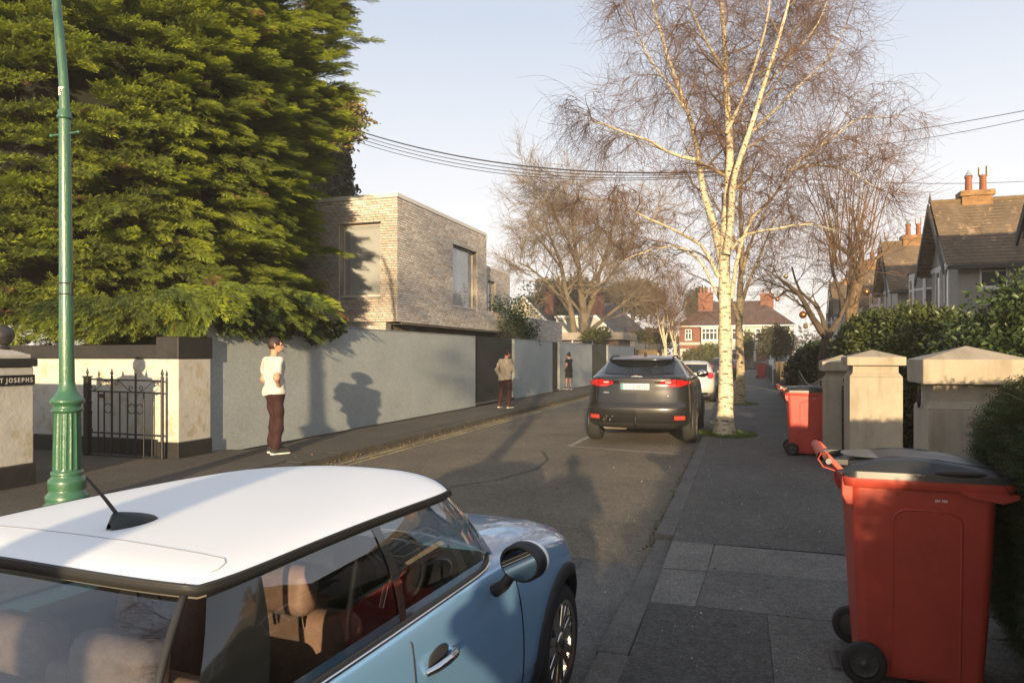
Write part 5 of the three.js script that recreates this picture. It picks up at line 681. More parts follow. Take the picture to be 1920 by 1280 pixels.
  partW(gw, 'gate', rbox(-11.3, -10.25, .1, 2.4, 66.9, 66.98, .02), mat.black); partW(gw, 'white_pillar', rbox(-8.2, -7.4, .1, 1.9, 66.5, 67.2, .03), cream);
  // white gabled bungalow and dark slate house behind the broad tree
  const G = thing('white_bungalow', 'white gabled bungalow wall behind the trunk of the broad bare tree', 'house', [-14.5, .1, 70]), q = 66;
  const gp = [V(-17.6, .1, q), V(-12.1, .1, q), V(-12.1, 3.7, q), V(-13.6, 5.2, q), V(-17.6, 5.25, q)]; partW(G, 'wall', merge([polyFaces([gp]), box(-17.6, -12.3, .1, 3.6, q + .05, q + 7)]), wht); partW(G, 'white_verge', merge([slab([V(-13.75, 5.42, q - .2), V(-11.9, 3.62, q - .2), V(-11.9, 3.4, q - .2), V(-13.75, 5.2, q - .2)], new THREE.Vector3(0, 0, 1), .3), rbox(-17.7, -13.76, 5.21, 5.42, q - .2, q + .1, .01)]), frameM);
  partW(G, 'roof', polyFaces([[V(-13.7, 5.4, q + .1), V(-11.9, 3.6, q + .1), V(-11.9, 3.6, q + 7), V(-13.7, 5.4, q + 7)], [V(-13.7, 5.4, q + .1), V(-13.7, 5.4, q + 7), V(-17.6, 5.4, q + 7), V(-17.6, 5.4, q + .1)]]), slateM);
  const K = thing('dark_slate_house', 'dark slate roof with white bargeboards half hidden by the broad bare tree', 'house', [-22, .1, 86]), k = 82; partW(K, 'wall', merge([box(-29.5, -22.3, .1, 5, k, k + 7), polyFaces([[V(-29.5, 5, k), V(-22.3, 5, k), V(-25.9, 8.6, k)]])]), cream); for (const s of [-1, 1]) { partW(K, 'roof', slab([V(-25.9, 8.75, k - .3), V(-25.9 + s * 4, 4.75, k - .3), V(-25.9 + s * 4, 4.75, k + 7.3), V(-25.9, 8.75, k + 7.3)], new THREE.Vector3(s * .7, .7, 0), .12), slateM); partW(K, 'bargeboard', slab([V(-25.9, 8.85, k - .36), V(-25.9 + s * 4.05, 4.8, k - .36), V(-25.9 + s * 4.05, 4.45, k - .36), V(-25.9, 8.5, k - .36)], new THREE.Vector3(0, 0, 1), .05), frameM); }
  chimney(K, -23.5, k + 3, 6.5, 9.4, 1, .8, redBrick, [[0, .5, 0]]);
  // distant tree line so that the horizon is closed
  const far = thing('distant_trees', 'far tree line along the horizon behind the houses', 'trees', [0, 0, 150]); far.userData.kind = 'stuff';
  for (let i = 0; i < 9; i++) leafCrown(far, 'crowns', { c: [-90 + i * 22, 3.5, 150 + (i % 3) * 6], r: [14, 3 + (i % 4) * .8, 5], n: 260, per: 8, spread: 1, len: .9, wid: .5, seed: 600 + i, lump: .5, thick: .6, col: [.07, .065, .035], col2: [.09, .075, .05], core: true });
}
{ // copper baubles in the garden tree
  const copper = M(C(.55, .2, .06), { metalness: .85, roughness: .22 }), gold = M(C(.7, .55, .25), { metalness: .8, roughness: .25 }), dull = M(C(.16, .11, .05), { roughness: .5 }), s = new THREE.SphereGeometry(1, 20, 14);
  for (const [u, v, z, r, l, bm = copper] of [[1506, 590, 16.6, .085, 'lowest copper bauble, left of the crooked trunk fork'], [1625, 547, 16.5, .075, 'copper bauble shining in front of the tiled roof, rightmost'], [1474, 518, 16.4, .055, 'pale gold bauble at the upper left of the garden tree', gold], [1458, 561, 16.5, .05, 'small copper bauble furthest left, beside the white wall'], [1511, 612, 16.9, .055, 'small dull bauble just below the big copper one', dull]]) {
    const p = spot(u, v, z), b = thing('hanging_bauble', l, 'bauble', [p.x, p.y, -p.z]); const g = s.clone(); g.scale(r, r, r); part(b, 'ball', prep(g), bm); part(b, 'hanger', tube([new THREE.Vector3(0, r, 0), new THREE.Vector3(.01, r + .16, 0)], .004, 5), mat.black); }
}
{ // overhead cables on wooden poles
  const cab = M(C(.02, .02, .02)), sag = (a, b, s) => { const p = []; for (let i = 0; i <= 24; i++) { const t = i / 24; p.push(a.clone().lerp(b, t).add(new THREE.Vector3(0, -s * 4 * t * (1 - t), 0))); } return p; };
  const pole = thing('telegraph_pole', 'wooden telegraph pole with crossarms half hidden behind the near birch crown', 'pole', [-.55, .12, 30]); const px = spot(1364, 330, 27.7); pole.position.copy(V(px.x, .12, -px.z)); const top = px.y + .6;
  partW(pole, 'shaft', tube([V(px.x, .1, -px.z), V(px.x, top, -px.z)], [.12, .09], 10), M(C(.17, .13, .09), { map: T.bark })); partW(pole, 'crossarm', merge([rbox(px.x - .3, px.x + .3, top - .5, top - .38, -px.z - .05, -px.z + .05, .01), rbox(px.x - .25, px.x + .25, top - 1.0, top - .9, -px.z - .05, -px.z + .05, .01)]), M(C(.1, .08, .06))); partW(pole, 'box', rbox(px.x - .2, px.x + .15, top - 2.2, top - 1.3, -px.z - .28, -px.z - .12, .02), mat.black);
  const a0 = V(-20.3, 13.7, 33); [[0, .032, 0, 1.0, 'thick black cable sagging from the ivy-clad tree, topmost of the bundle'], [-.12, .018, -.05, 1.05, 'second cable of the sagging bundle, just under the thick one'], [-.22, .018, -.12, 1.1, 'third cable of the sagging bundle left of the birch'], [-.34, .016, -.16, 1.12, 'lowest cable of the sagging bundle left of the birch']].forEach(([dy, r, dy2, s, l]) => { const o = struct('overhead_cable', tube(sag(a0.clone().add(new THREE.Vector3(0, dy * 1.7, 0)), V(px.x, top - .4 + dy2, -px.z), s * .85), r, 5), cab); tag(o, l, 'cable', null, 'thing'); });
  for (const [p, q, s, r, l] of [[spot(1640, 254, 34), spot(1960, 200, 26), .05, .014, 'upper of two thin wires rising to the right edge above the roof'], [spot(1640, 272, 34), spot(1960, 215, 26), .1, .012, 'lower of two thin wires rising to the right edge above the roof'], [spot(1352, 322, 27.7), spot(1990, 335, 40), .35, .014, 'thin level wire passing above the chimney at the right'], [spot(1144, -12, 22), spot(1172, 52, 24), 0, .012, 'short wire entering at the top edge left of the birch']]) { const o = struct('overhead_cable', tube(sag(p, q, s), r, 5), cab); tag(o, l, 'cable', null, 'thing'); }
}

// ------------------------------------------------------------------ wheelie bins
function makeBin(label, pos, turn, red, number) { // local: -x is the hinge and wheel side, +x the front, z across
  const t = thing('wheelie_bin', label, 'wheelie bin', pos, null, turn), body = MP(red, { roughness: .5, map: T.scuff, bumpMap: sameTex(T.lumps, .5), bumpScale: .0012 }), lidM = MP(C(.035, .038, .045), { roughness: .38, map: T.grime });
  const ring = (y, x0, x1, z, r) => { const row = [], n = 8; for (const [cx, cz, a0] of [[x1 - r, z - r, 0], [x0 + r, z - r, 1], [x0 + r, -z + r, 2], [x1 - r, -z + r, 3]]) for (let k = 0; k <= n; k++) { const a = (a0 + k / n) * PI / 2; row.push(new THREE.Vector3(cx + Math.cos(a) * r, y, cz + Math.sin(a) * r)); } row.push(row[0].clone()); return row; };
  const R = [[.03, -.235, .26, .215], [.05, -.25, .275, .225], [.3, -.265, .29, .24], [.6, -.28, .303, .255], [.9, -.295, .315, .268], [.955, -.298, .318, .27]].map(([y, a, b, z]) => ring(y, a, b, z, .045));
  part(t, 'body', metreUV(merge([quadGeo(R, true), polyFaces([R[0].slice(0, -1).reverse()])])), body);
  // moulded panel on each side: a raised border with an arched head, and the pressed pocket
  for (const s of [-1, 1]) { const zAt = (y) => s * (.225 + (y - .05) * .0497 + .001), pts = []; for (let i = 0; i <= 6; i++) pts.push([-.115, .06 + i * .12]); for (let i = 1; i < 8; i++) { const a = PI - i / 8 * PI / 2; pts.push([-.045 + Math.cos(a) * .07, .79 + Math.sin(a) * .06]); } pts.push([-.045, .85], [.1, .85]); for (let i = 1; i < 8; i++) { const a = PI / 2 - i / 8 * PI / 2; pts.push([.1 + Math.cos(a) * .07, .79 + Math.sin(a) * .06]); } for (let i = 6; i >= 0; i--) pts.push([.17, .06 + i * .12]);
    part(t, 'panel_rib', tube(pts.map(([x, y]) => new THREE.Vector3(x, y, zAt(y))), .0065, 6), body);
    const sh = pts.map(([x, y]) => [x, y]); part(t, 'side_panel', metreUV(prism(sh, .006)).applyMatrix4(new THREE.Matrix4().makeShear(0, 0, 0, s * .0497, 0, 0)).translate(0, 0, s * (.2225) + (s < 0 ? -.0045 : -.0015)), body); }
  // flared rim
  const rim = [[.945, -.305, .325, .277], [.95, -.33, .39, .288], [.995, -.335, .4, .292], [1.0, -.325, .392, .284], [.99, -.3, .37, .27]].map(([y, a, b, z]) => ring(y, a, b, z, .05)); part(t, 'rim', metreUV(quadGeo(rim, true)), body);
  for (const s of [-1, 1]) part(t, 'rim_skirt', prism([[.16, .95], [.392, .95], [.392, .93], [.33, .905], [.2, .925]], .012).translate(0, 0, s * .283 - .006), body);
  part(t, 'front_lip', rbox(.325, .39, .9, .945, -.2, .2, .012), body);
  // back handles with hinge pins
  for (const s of [-1, 1]) part(t, 'handle_bracket', prism([[-.29, .99], [-.42, 1.03], [-.445, 1.07], [-.43, 1.1], [-.4, 1.1], [-.385, 1.06], [-.33, 1.0], [-.33, .9], [-.31, .86], [-.29, .86]].reverse(), .045, .006).translate(0, 0, s * .225 - .022), body);
  part(t, 'handle_bar', tube([new THREE.Vector3(-.425, 1.085, -.25), new THREE.Vector3(-.425, 1.085, .25)], .023, 12), body); for (const s of [-1, 1]) { const p = new THREE.CylinderGeometry(.014, .014, .02, 14); p.rotateX(PI / 2); p.translate(-.395, 1.06, s * .248); part(t, 'hinge_pin', prep(p), mat.chrome); }
  // domed lid with two grip recesses and a front lip
  const L = (x, k) => { const q = clamp((x + .34) / .74, 0, 1); return 1.006 + .068 * Math.sin(Math.pow(q, .8) * PI * .93) * k + .02 * (1 - q); }, rows = [];
  for (let i = 0; i <= 22; i++) { const x = -.36 + .77 * i / 22, row = []; for (let k = 0; k <= 16; k++) { const z = -.295 + .59 * k / 16, e = Math.min(1, (1 - Math.abs(z) / .295) * 5), f = Math.min(1, (.41 - x) / .07), bulge = Math.max(0, 1 - Math.abs(z) / .13) > 0 && x > -.05 ? .02 * Math.sin(clamp((x + .05) / .4, 0, 1) * PI) * (1 - Math.pow(Math.abs(z) / .13, 2)) : 0; row.push(new THREE.Vector3(x - (x > .3 ? .12 * Math.pow(Math.abs(z) / .295, 4) * (x - .3) * 4 : 0), L(x, Math.pow(e, .5)) * 1 + bulge - (1 - f) * .05 - (1 - e) * .012, z)); } rows.push(row); }
  const lid = part(t, 'lid', quadGeo(rows.map((r) => r.slice().reverse()), true), lidM);
  part(lid, 'lid_skirt', (() => { const a = ring(.993, -.34, .408, .298, .07), b = ring(1.024, -.34, .404, .294, .07); return quadGeo([b, a], true); })(), lidM);
  for (const s of [-1, 1]) { part(lid, 'grip_recess', (() => { const g = new THREE.SphereGeometry(1, 20, 10); g.scale(.105, .016, .012); g.translate(.16, 1.034, s * .2925); return prep(g); })(), mat.black); part(lid, 'hinge_arm', rbox(-.41, -.3, 1.035, 1.07, s * .2 - .02, s * .2 + .02, .008), lidM); }
  part(lid, 'lid_ridge', merge([-1, 1].map((k) => tube([[-.3, .16], [-.1, .17], [.08, .2], [.22, .2], [.33, .13]].map(([x, z]) => new THREE.Vector3(x, L(x, .95) - .002, z * k)), .012, 8))), lidM, 'stuff');
  part(lid, 'painted_sheen', (() => { const g = new THREE.CircleGeometry(1, 24); g.rotateX(-PI / 2); g.scale(.12, 1, .17); g.translate(-.2, L(-.2, 1) + .006, 0); return prep(g); })(), MP(C(.16, .18, .21), { roughness: .3, map: T.patchy }));  // pale disc: the lit part of the lid put into its colour
  // axle and wheels
  part(t, 'axle', tube([new THREE.Vector3(-.24, .1, -.27), new THREE.Vector3(-.24, .1, .27)], .012, 8), mat.black);
  for (const s of [-1, 1]) { const w = new THREE.Group(); w.name = 'wheel'; w.position.set(-.24, .1, s * .265); t.add(w); const ty = lathe([[.068, -.025], [.088, -.025], [.1, -.016], [.1, .016], [.088, .025], [.068, .025]], 36).rotateX(PI / 2); part(w, 'tyre', ty, mat.rubber); const hub = [lathe([[.001, -.012], [.07, -.012], [.07, .012], [.06, .014], [.056, .008], [.02, .008], [.018, .02], [.001, .022]], 30).rotateX(PI / 2)]; for (let k = 0; k < 10; k++) { const g = rbox(.015, .06, .006, .012, -.003, .003, .001); g.rotateX(PI / 2); g.translate(0, 0, .006); g.rotateZ(k / 10 * 2 * PI); hub.push(g); } const hb = merge(hub); if (s < 0) hb.rotateY(PI); part(w, 'hub', hb, M(C(.045, .045, .045), { roughness: .5 })); }
  if (number) { const tx = textTex(256, 64, (g, w, h) => { g.fillStyle = '#b3281c'; g.fillRect(0, 0, w, h); g.fillStyle = '#f0e8e0'; g.font = 'bold 50px sans-serif'; g.textAlign = 'center'; g.textBaseline = 'middle'; g.fillText(number, w / 2, h / 2); }); const a = new THREE.CanvasTexture(tx.image); const al = textTex(256, 64, (g, w, h) => { g.fillStyle = '#000'; g.fillRect(0, 0, w, h); g.fillStyle = '#fff'; g.font = 'bold 50px sans-serif'; g.textAlign = 'center'; g.textBaseline = 'middle'; g.fillText(number, w / 2, h / 2); }); al.colorSpace = THREE.NoColorSpace; const q = plate(.075, .019); q.rotateX(-.05); q.translate(.085, .9, .2705); part(t, 'number', q, M(C(.7, .68, .66), { alphaMap: al, transparent: true, roughness: .6 })); }
  return t;
}
const redPlastic = C(.53, .062, .035);
makeBin('large red wheelie bin with dark lid nearest the camera beside the yew hedge', [.757, .12, 4.08], -.02, redPlastic, '291 703');
makeBin('red wheelie bin by the gate piers, second from the camera', [.83, .12, 12.42], .02, C(.62, .07, .045), '2807');
makeBin('distant red wheelie bin on the pavement near the white gatepost', [.62, .12, 52], -.1, C(.5, .03, .02), null);
makeBin('green wheelie bin by the front hedge of the red brick houses', [-9.3, .12, 74], .6, C(.12, .2, .03), null);

// ------------------------------------------------------------------ cars
function wheel(parent, L, R, r, w, rimR, spokes, out, rimMat, name = 'wheel') { // local x across, z = -L; out = +1 right side
  const g = new THREE.Group(); g.name = name; g.position.set(R, r, -L); parent.add(g);
  const ty = lathe([[rimR - .005, -w / 2], [rimR + .02, -w / 2 - .004], [r - .03, -w / 2], [r - .006, -w * .38], [r, -w * .2], [r, w * .2], [r - .006, w * .38], [r - .03, w / 2], [rimR + .02, w / 2 + .004], [rimR - .005, w / 2]], 48).rotateZ(-PI / 2); part(g, 'tyre', ty, mat.rubber);
  const f = [lathe([[.001, .1 * w], [rimR * .9, .06 * w], [rimR * .93, .36 * w], [rimR, .47 * w], [rimR + .004, .5 * w], [rimR - .003, .52 * w], [rimR - .02, .45 * w]], 48)];
  const sp = []; for (let k = 0; k < spokes; k++) for (const q of [-1, 1]) { const s = prism([[.03, -.02], [rimR * .94, -.013], [rimR * .94, .013], [.03, .02]], .018, .005); s.rotateX(-PI / 2); s.rotateY(k / spokes * 2 * PI + q * .17); s.translate(0, .3 * w, 0); sp.push(s); }
  sp.push(lathe([[.06, .25 * w], [.055, .46 * w], [.03, .49 * w], [.001, .49 * w]], 20)); const rim = merge([...f.slice(0), ...sp]); rim.rotateZ(-PI / 2); if (out < 0) rim.rotateY(PI); part(g, 'rim', rim, rimMat);
  part(g, 'hub_cap', lathe([[.024, 0], [.022, .008], [.001, .01]], 16).translate(0, .49 * w, 0).rotateZ(-PI / 2).rotateY(out < 0 ? PI : 0), mat.black); return g;
}
class Shell { // a car body as a stack of plan outlines: rows [y, half width, rear L, front L]
  constructor(rows, rc, fc, n = 3) { Object.assign(this, { rows, rc, fc, n }); }
  at(y) { const R = this.rows; let k = 0; while (k < R.length - 2 && y > R[k + 1][0]) k++; const t = clamp((y - R[k][0]) / (R[k + 1][0] - R[k][0]), 0, 1), h = (i, j) => { const p = R[Math.max(0, i)][j] , q = R[Math.min(R.length - 1, i)][j]; return p ?? q; };
    const cub = (j) => { const p0 = R[Math.max(0, k - 1)][j], p1 = R[k][j], p2 = R[k + 1][j], p3 = R[Math.min(R.length - 1, k + 2)][j], v = .5 * ((2 * p1) + (-p0 + p2) * t + (2 * p0 - 5 * p1 + 4 * p2 - p3) * t * t + (-p0 + 3 * p1 - 3 * p2 + p3) * t * t * t); return clamp(v, Math.min(p1, p2), Math.max(p1, p2)); };
    return { w: cub(1), r: cub(2), f: cub(3) }; }
  rear(R, y) { const { w, r } = this.at(y), k = clamp(Math.abs(R) / w, 0, 1), n = this.n; return new THREE.Vector3(R, y, -(r + this.rc * (1 - Math.pow(1 - Math.pow(k, n), 1 / n)))); }
  side(L, y, s = 1) { const { w, r, f } = this.at(y), n = this.n; let k = 1; if (L < r + this.rc) k = Math.pow(1 - Math.pow(clamp((r + this.rc - L) / this.rc, 0, 1), n), 1 / n); else if (L > f - this.fc) k = Math.pow(1 - Math.pow(clamp((L - f + this.fc) / this.fc, 0, 1), n), 1 / n); const mid = (r + f) / 2, hl = (f - r) / 2; return new THREE.Vector3(s * w * k * (1 - .035 * Math.pow(Math.abs((L - mid) / hl), 3)), y, -L); }
  front(R, y) { const { w, f } = this.at(y), k = clamp(Math.abs(R) / w, 0, 1), n = this.n; return new THREE.Vector3(R, y, -(f - this.fc * (1 - Math.pow(1 - Math.pow(k, n), 1 / n)))); }
  outline(y) { const { w, r, f } = this.at(y), n = this.n, pts = [], N = 14; const hl = (f - r) / 2, mid = (r + f) / 2, tap = (L) => 1 - .035 * Math.pow(Math.abs((L - mid) / hl), 3), rc = Math.min(this.rc, hl * .98), fc = Math.min(this.fc, hl * .98);
    const half = []; for (let i = 0; i <= N; i++) { const a = i / N * PI / 2, R = w * Math.pow(Math.sin(a), 2 / n), L = r + rc * (1 - Math.pow(Math.cos(a), 2 / n)); half.push([R, L]); } for (let i = 1; i < 12; i++) half.push([w, lerp(r + rc, f - fc, i / 12)]); for (let i = N; i >= 0; i--) { const a = i / N * PI / 2, R = w * Math.pow(Math.sin(a), 2 / n), L = f - fc * (1 - Math.pow(Math.cos(a), 2 / n)); half.push([R, L]); }
    for (const [R, L] of half) pts.push(new THREE.Vector3(R * tap(L), y, -L)); for (let i = half.length - 2; i > 0; i--) pts.push(new THREE.Vector3(-half[i][0] * tap(half[i][1]), y, -half[i][1])); pts.push(pts[0].clone()); return pts; }
  geo(y0, y1, steps) { const rows = []; for (let i = 0; i <= steps; i++) rows.push(this.outline(lerp(y0, y1, i / steps))); const g = [quadGeo(rows, true)]; const cap = (row, up) => { const c = row.slice(0, -1).reduce((a, p) => a.add(p), new THREE.Vector3()).divideScalar(row.length - 1); const f = []; for (let i = 0; i < row.length - 1; i++) f.push(up ? [c, row[i], row[i + 1]] : [c, row[i + 1], row[i]]); return polyFaces(f); }; g.push(cap(rows[0], false), cap(rows[steps], true)); return merge(g); }
}
function patch(f, a0, a1, n, lo, hi, m, off) { // sheet over a surface: f(a, y) -> point, from lo(a) to hi(a)
  const rows = [], F = (q) => typeof q === 'function' ? q : () => q; for (let i = 0; i <= m; i++) { const row = []; for (let j = 0; j <= n; j++) { const a = lerp(a0, a1, j / n), y = lerp(F(lo)(a), F(hi)(a), i / m); row.push([a, y]); } rows.push(row); }
  const P = rows.map((r) => r.map(([a, y]) => { const e = .01, p = f(a, y), nrm = f(a + e, y).sub(f(a - e, y)).cross(f(a, y + e).sub(f(a, y - e))).normalize(); return [p, nrm]; })); const out = P[0][0][1].clone();
  const g = quadGeo(P.map((r) => r.map(([p, nr]) => p.clone().addScaledVector(nr, off))), true); return g;
}
const redLamp = MP(C(.45, .012, .012), { roughness: .12, clearcoat: 1 }), redLit = M(C(.6, .05, .035), { roughness: .25 });
{ // dark grey SUV
  const t = thing('parked_suv', 'dark grey sport utility car parked ahead on the right, its rear towards us', 'car', [-2.06, 0, 13.5], null, .012);
  const paint = MP(C(.04, .041, .046), { roughness: .35, metalness: .35, clearcoat: .8, clearcoatRoughness: .12, map: T.grime }), trim = M(C(.02, .02, .02), { roughness: .6 }), add = (n, g, m, p = t) => part(p, n, g, m);
  const S = new Shell([[.3, .82, .28, 4.55], [.36, .93, .13, 4.7], [.46, .98, .05, 4.78], [.58, 1.0, .01, 4.82], [.7, 1.005, 0, 4.82], [.8, 1.0, .05, 4.8], [.92, .995, .085, 4.75], [1.04, .985, .11, 4.6], [1.15, .97, .13, 4.2], [1.23, .95, .12, 3.6], [1.27, .935, .15, 3.3], [1.33, .885, .28, 3.05], [1.42, .82, .45, 2.8], [1.52, .745, .62, 2.5], [1.585, .7, .7, 2.3], [1.62, .66, .74, 2.15], [1.66, .58, .95, 1.95], [1.69, .42, 1.3, 1.75], [1.7, .2, 1.45, 1.6]], .5, .8, 3);
  add('body', S.geo(.3, 1.7, 56), paint);
  const rear = (a, y) => S.rear(a, y), side = (s) => (a, y) => S.side(a, y, s);
  add('rear_window', patch(rear, -.66, .66, 24, (a) => 1.325 + .03 * Math.pow(Math.abs(a) / .66, 3), (a) => 1.585 - .02 * Math.pow(Math.abs(a) / .66, 2), 8, .008), MP(C(.012, .015, .018), { roughness: .05 }));
  add('spoiler', (() => { const rows = []; for (const [y, o] of [[1.575, .012], [1.59, .09], [1.61, .13], [1.625, .12], [1.645, .02]]) { const row = []; for (let j = 0; j <= 20; j++) { const a = -.64 + 1.28 * j / 20, p = S.rear(a, Math.min(y, 1.62)); p.y = y; p.z += o * (1 - .3 * Math.pow(Math.abs(a) / .64, 4)); row.push(p); } rows.push(row); } return quadGeo(rows, true); })(), paint);
  add('high_brake_light', patch(rear, -.2, .2, 8, 1.588, 1.6, 1, .105), redLamp);
  // tailgate outline, light bar, lamps, plate recess
  const line = (pts, r = .005) => tube(pts.map(([a, y]) => { const p = S.rear(a, y); p.z += .002; return p; }), r, 5); const seq = (a0, y0, a1, y1, n) => Array.from({ length: n + 1 }, (_, i) => [lerp(a0, a1, i / n), lerp(y0, y1, i / n)]);
  add('tailgate_gap', merge([line(seq(-.78, 1.24, -.775, .86, 8)), line(seq(.78, 1.24, .775, .86, 8)), line([[-.775, .86], [-.74, .8], ...seq(-.66, .785, .66, .785, 14), [.74, .8], [.775, .86]])]), trim);
  add('light_bar', patch(rear, -.8, .8, 24, 1.245, 1.27, 1, .012), paint); add('boot_lip', patch(rear, -.62, .62, 20, 1.22, 1.25, 2, .03), paint);
  for (const s of [-1, 1]) { const inner = .44, l1 = patch(rear, s * inner, s * .72, 10, (a) => lerp(1.15, 1.1, sstep(inner, .6, Math.abs(a))), (a) => lerp(1.2, 1.235, sstep(inner, .56, Math.abs(a))), 4, s > 0 ? .016 : .016), l2 = patch(rear, s * .735, s * .955, 10, (a) => lerp(1.1, 1.15, sstep(.74, .95, Math.abs(a))), (a) => lerp(1.235, 1.205, sstep(.74, .95, Math.abs(a))), 4, .014); const a = add('tail_light', l1, redLamp); add('tail_light', l2, redLamp); add('reversing_lens', patch(rear, s * .53, s * .63, 4, 1.18, 1.198, 1, .02), M(C(.8, .75, .7), { roughness: .2 }), a);
    add('tail_light', patch(side(s), .34, .62, 8, (L) => lerp(1.16, 1.19, (L - .34) / .28), (L) => lerp(1.2, 1.205, (L - .34) / .28), 2, s * .01), redLamp);
    add('reflector', patch(rear, s * .7, s * .88, 6, (a) => .5 + .02 * (Math.abs(a) - .7), .57, 2, .012), redLit); }
  add('plate_recess', patch(rear, -.34, .34, 8, .99, 1.215, 3, .004), M(C(.025, .025, .028), { roughness: .5 }));
  const pt = textTex(1024, 224, (g, w, h) => { g.fillStyle = '#e9e9e4'; g.fillRect(0, 0, w, h); g.fillStyle = '#2f8f9c'; g.fillRect(0, 0, 84, h); g.fillStyle = '#e9d44a'; g.font = '30px sans-serif'; g.textAlign = 'center'; g.fillText('IRL', 42, 190); g.fillStyle = '#050505'; g.font = 'bold 186px sans-serif'; g.textBaseline = 'middle'; g.fillText('171-D-48320', w / 2 + 42, h / 2 + 8, 860); g.strokeStyle = '#555'; g.lineWidth = 6; g.strokeRect(3, 3, w - 6, h - 6); });
  const pl = new THREE.Group(); pl.name = 'number_plate'; pl.position.set(-.03, 1.105, S.rear(0, 1.1).z + .018); t.add(pl); part(pl, 'plate', cbox(.54, .118, .012, .004), M(C(.6, .6, .58))); part(pl, 'lettering', plate(.53, .112).translate(0, 0, .0085), M(0xffffff, { map: pt, roughness: .4 }));
  // badge: a leaping cat as a slim chrome silhouette, plus small lettering
  const z0 = S.rear(0, 1.285).z; add('badge', prism([[-.1, 0], [-.07, .012], [-.03, .01], [.0, .02], [.05, .018], [.09, .005], [.1, -.004], [.085, -.012], [.07, 0], [.04, .002], [.03, -.02], [.02, -.002], [-.04, -.006], [-.07, -.026], [-.06, -.004], [-.09, -.01]].reverse().map(([x, y]) => [-x * 1.1, y * 1.2 + 1.293]), .006).translate(0, 0, z0 + .012), mat.chrome);
  const bt = (s, w, h, x, y) => { const tx = textTex(256, 48, (g, W, H) => { g.fillStyle = '#000'; g.fillRect(0, 0, W, H); g.fillStyle = '#fff'; g.font = 'bold 40px sans-serif'; g.textAlign = 'center'; g.textBaseline = 'middle'; g.fillText(s, W / 2, H / 2 + 2); }); tx.colorSpace = THREE.NoColorSpace; const p = S.rear(x, y); add('badge_lettering', plate(w, h).translate(x, y, p.z + .012), M(C(.6, .6, .6), { alphaMap: tx, transparent: true, metalness: .8, roughness: .3 })); }; bt('F-PACE', .2, .036, -.58, .99); bt('20d', .12, .034, .58, .94);
  // lower bumper, exhausts, tow bar
  add('bumper_line', line(seq(-.9, .72, .9, .72, 18), .004), trim); add('lower_valance', patch(rear, -.72, .72, 20, .34, .44, 3, .02), trim);
  for (const x of [-.6, -.48]) add('exhaust_pipe', lathe([[.03, 0], [.052, .0], [.056, .05], [.052, .1], [.044, .1], [.042, .02], [.001, .02]], 20).rotateX(PI / 2).translate(x, .5, S.rear(x, .5).z - .06), M(C(.22, .21, .2), { metalness: 1, roughness: .3 }));
  add('tow_bar', merge([tube([[0, .38, .1], [0, .36, .02], [0, .42, -.06], [0, .5, -.06]].map(([x, y, L]) => new THREE.Vector3(x, y, -L)), .018, 8), prep(new THREE.SphereGeometry(.027, 12, 10)).translate(0, .52, .06)]), trim);
  add('underbody', box(-.75, .75, .26, .36, .9, 4.3), trim); add('silencer', rbox(-.68, -.2, .27, .4, .28, .7, .05), M(C(.2, .17, .12), { roughness: .6 }));
  for (const s of [-1, 1]) { // sides
    const b = 1.27; add('side_window', patch(side(s), .95, 3.1, 20, (L) => 1.29 - .0 * L, (L) => lerp(1.36, 1.57, sstep(.95, 1.6, L)) - .25 * sstep(2.35, 3.1, L), 6, s * .006), mat.glassDark);
    add('door_gap', merge([1.1, 2.05, 3.1].map((L) => tube(Array.from({ length: 8 }, (_, i) => S.side(L + (i > 5 ? 0 : 0), .45 + i * .115, s).add(new THREE.Vector3(s * .002, 0, 0))), .004, 4))), trim);
    add('roof_rail', tube([[.8, 1.62], [.95, 1.67], [1.4, 1.685], [1.9, 1.67], [2.15, 1.62]].map(([L, y]) => new THREE.Vector3(s * (.62 - (y - 1.62) * .4), y, -L)), .014, 7), trim); add('door_handle', rbox(-.1, .1, -.012, .012, -.012, .012, .006).rotateY(PI / 2).translate(s * (S.side(1.5, 1.1).x + .012), 1.1, -1.5), paint);
    const mr = new THREE.Group(); mr.name = 'wing_mirror'; mr.position.set(s * 1.06, 1.3, -2.95); t.add(mr); part(mr, 'housing', (() => { const g = new THREE.SphereGeometry(1, 20, 14); g.scale(.13, .09, .07); return prep(g); })(), paint); part(mr, 'mirror_glass', (() => { const g = new THREE.SphereGeometry(1, 20, 14); g.scale(.115, .075, .02); g.translate(0, 0, .058); return prep(g); })(), M(C(.5, .5, .48), { metalness: 1, roughness: .06 })); part(mr, 'stalk', rbox(-.12, .02, -.05, -.02, -.02, .02, .008).translate(s * -.06, -.03, 0), trim);
    for (const L of [.93, 3.8]) { add('wheel_arch', (() => { const p = []; for (let i = 0; i <= 20; i++) { const a = -.1 + i / 20 * (PI + .2); p.push(new THREE.Vector3(s * 1.0, .36 + Math.sin(a) * .41, -(L + Math.cos(a) * .41))); } return tube(p, .03, 6); })(), trim); wheel(t, L, s * .925, .37, .25, .25, 5, s, M(C(.35, .35, .36), { metalness: .8, roughness: .35 })); }
  }
  add('shark_fin', (() => { const g = prism([[0, 0], [.16, 0], [.05, .055], [.01, .06]], .03, .006); g.rotateY(PI / 2); g.translate(-.015, 1.69, -1.35); return g; })(), trim);
}
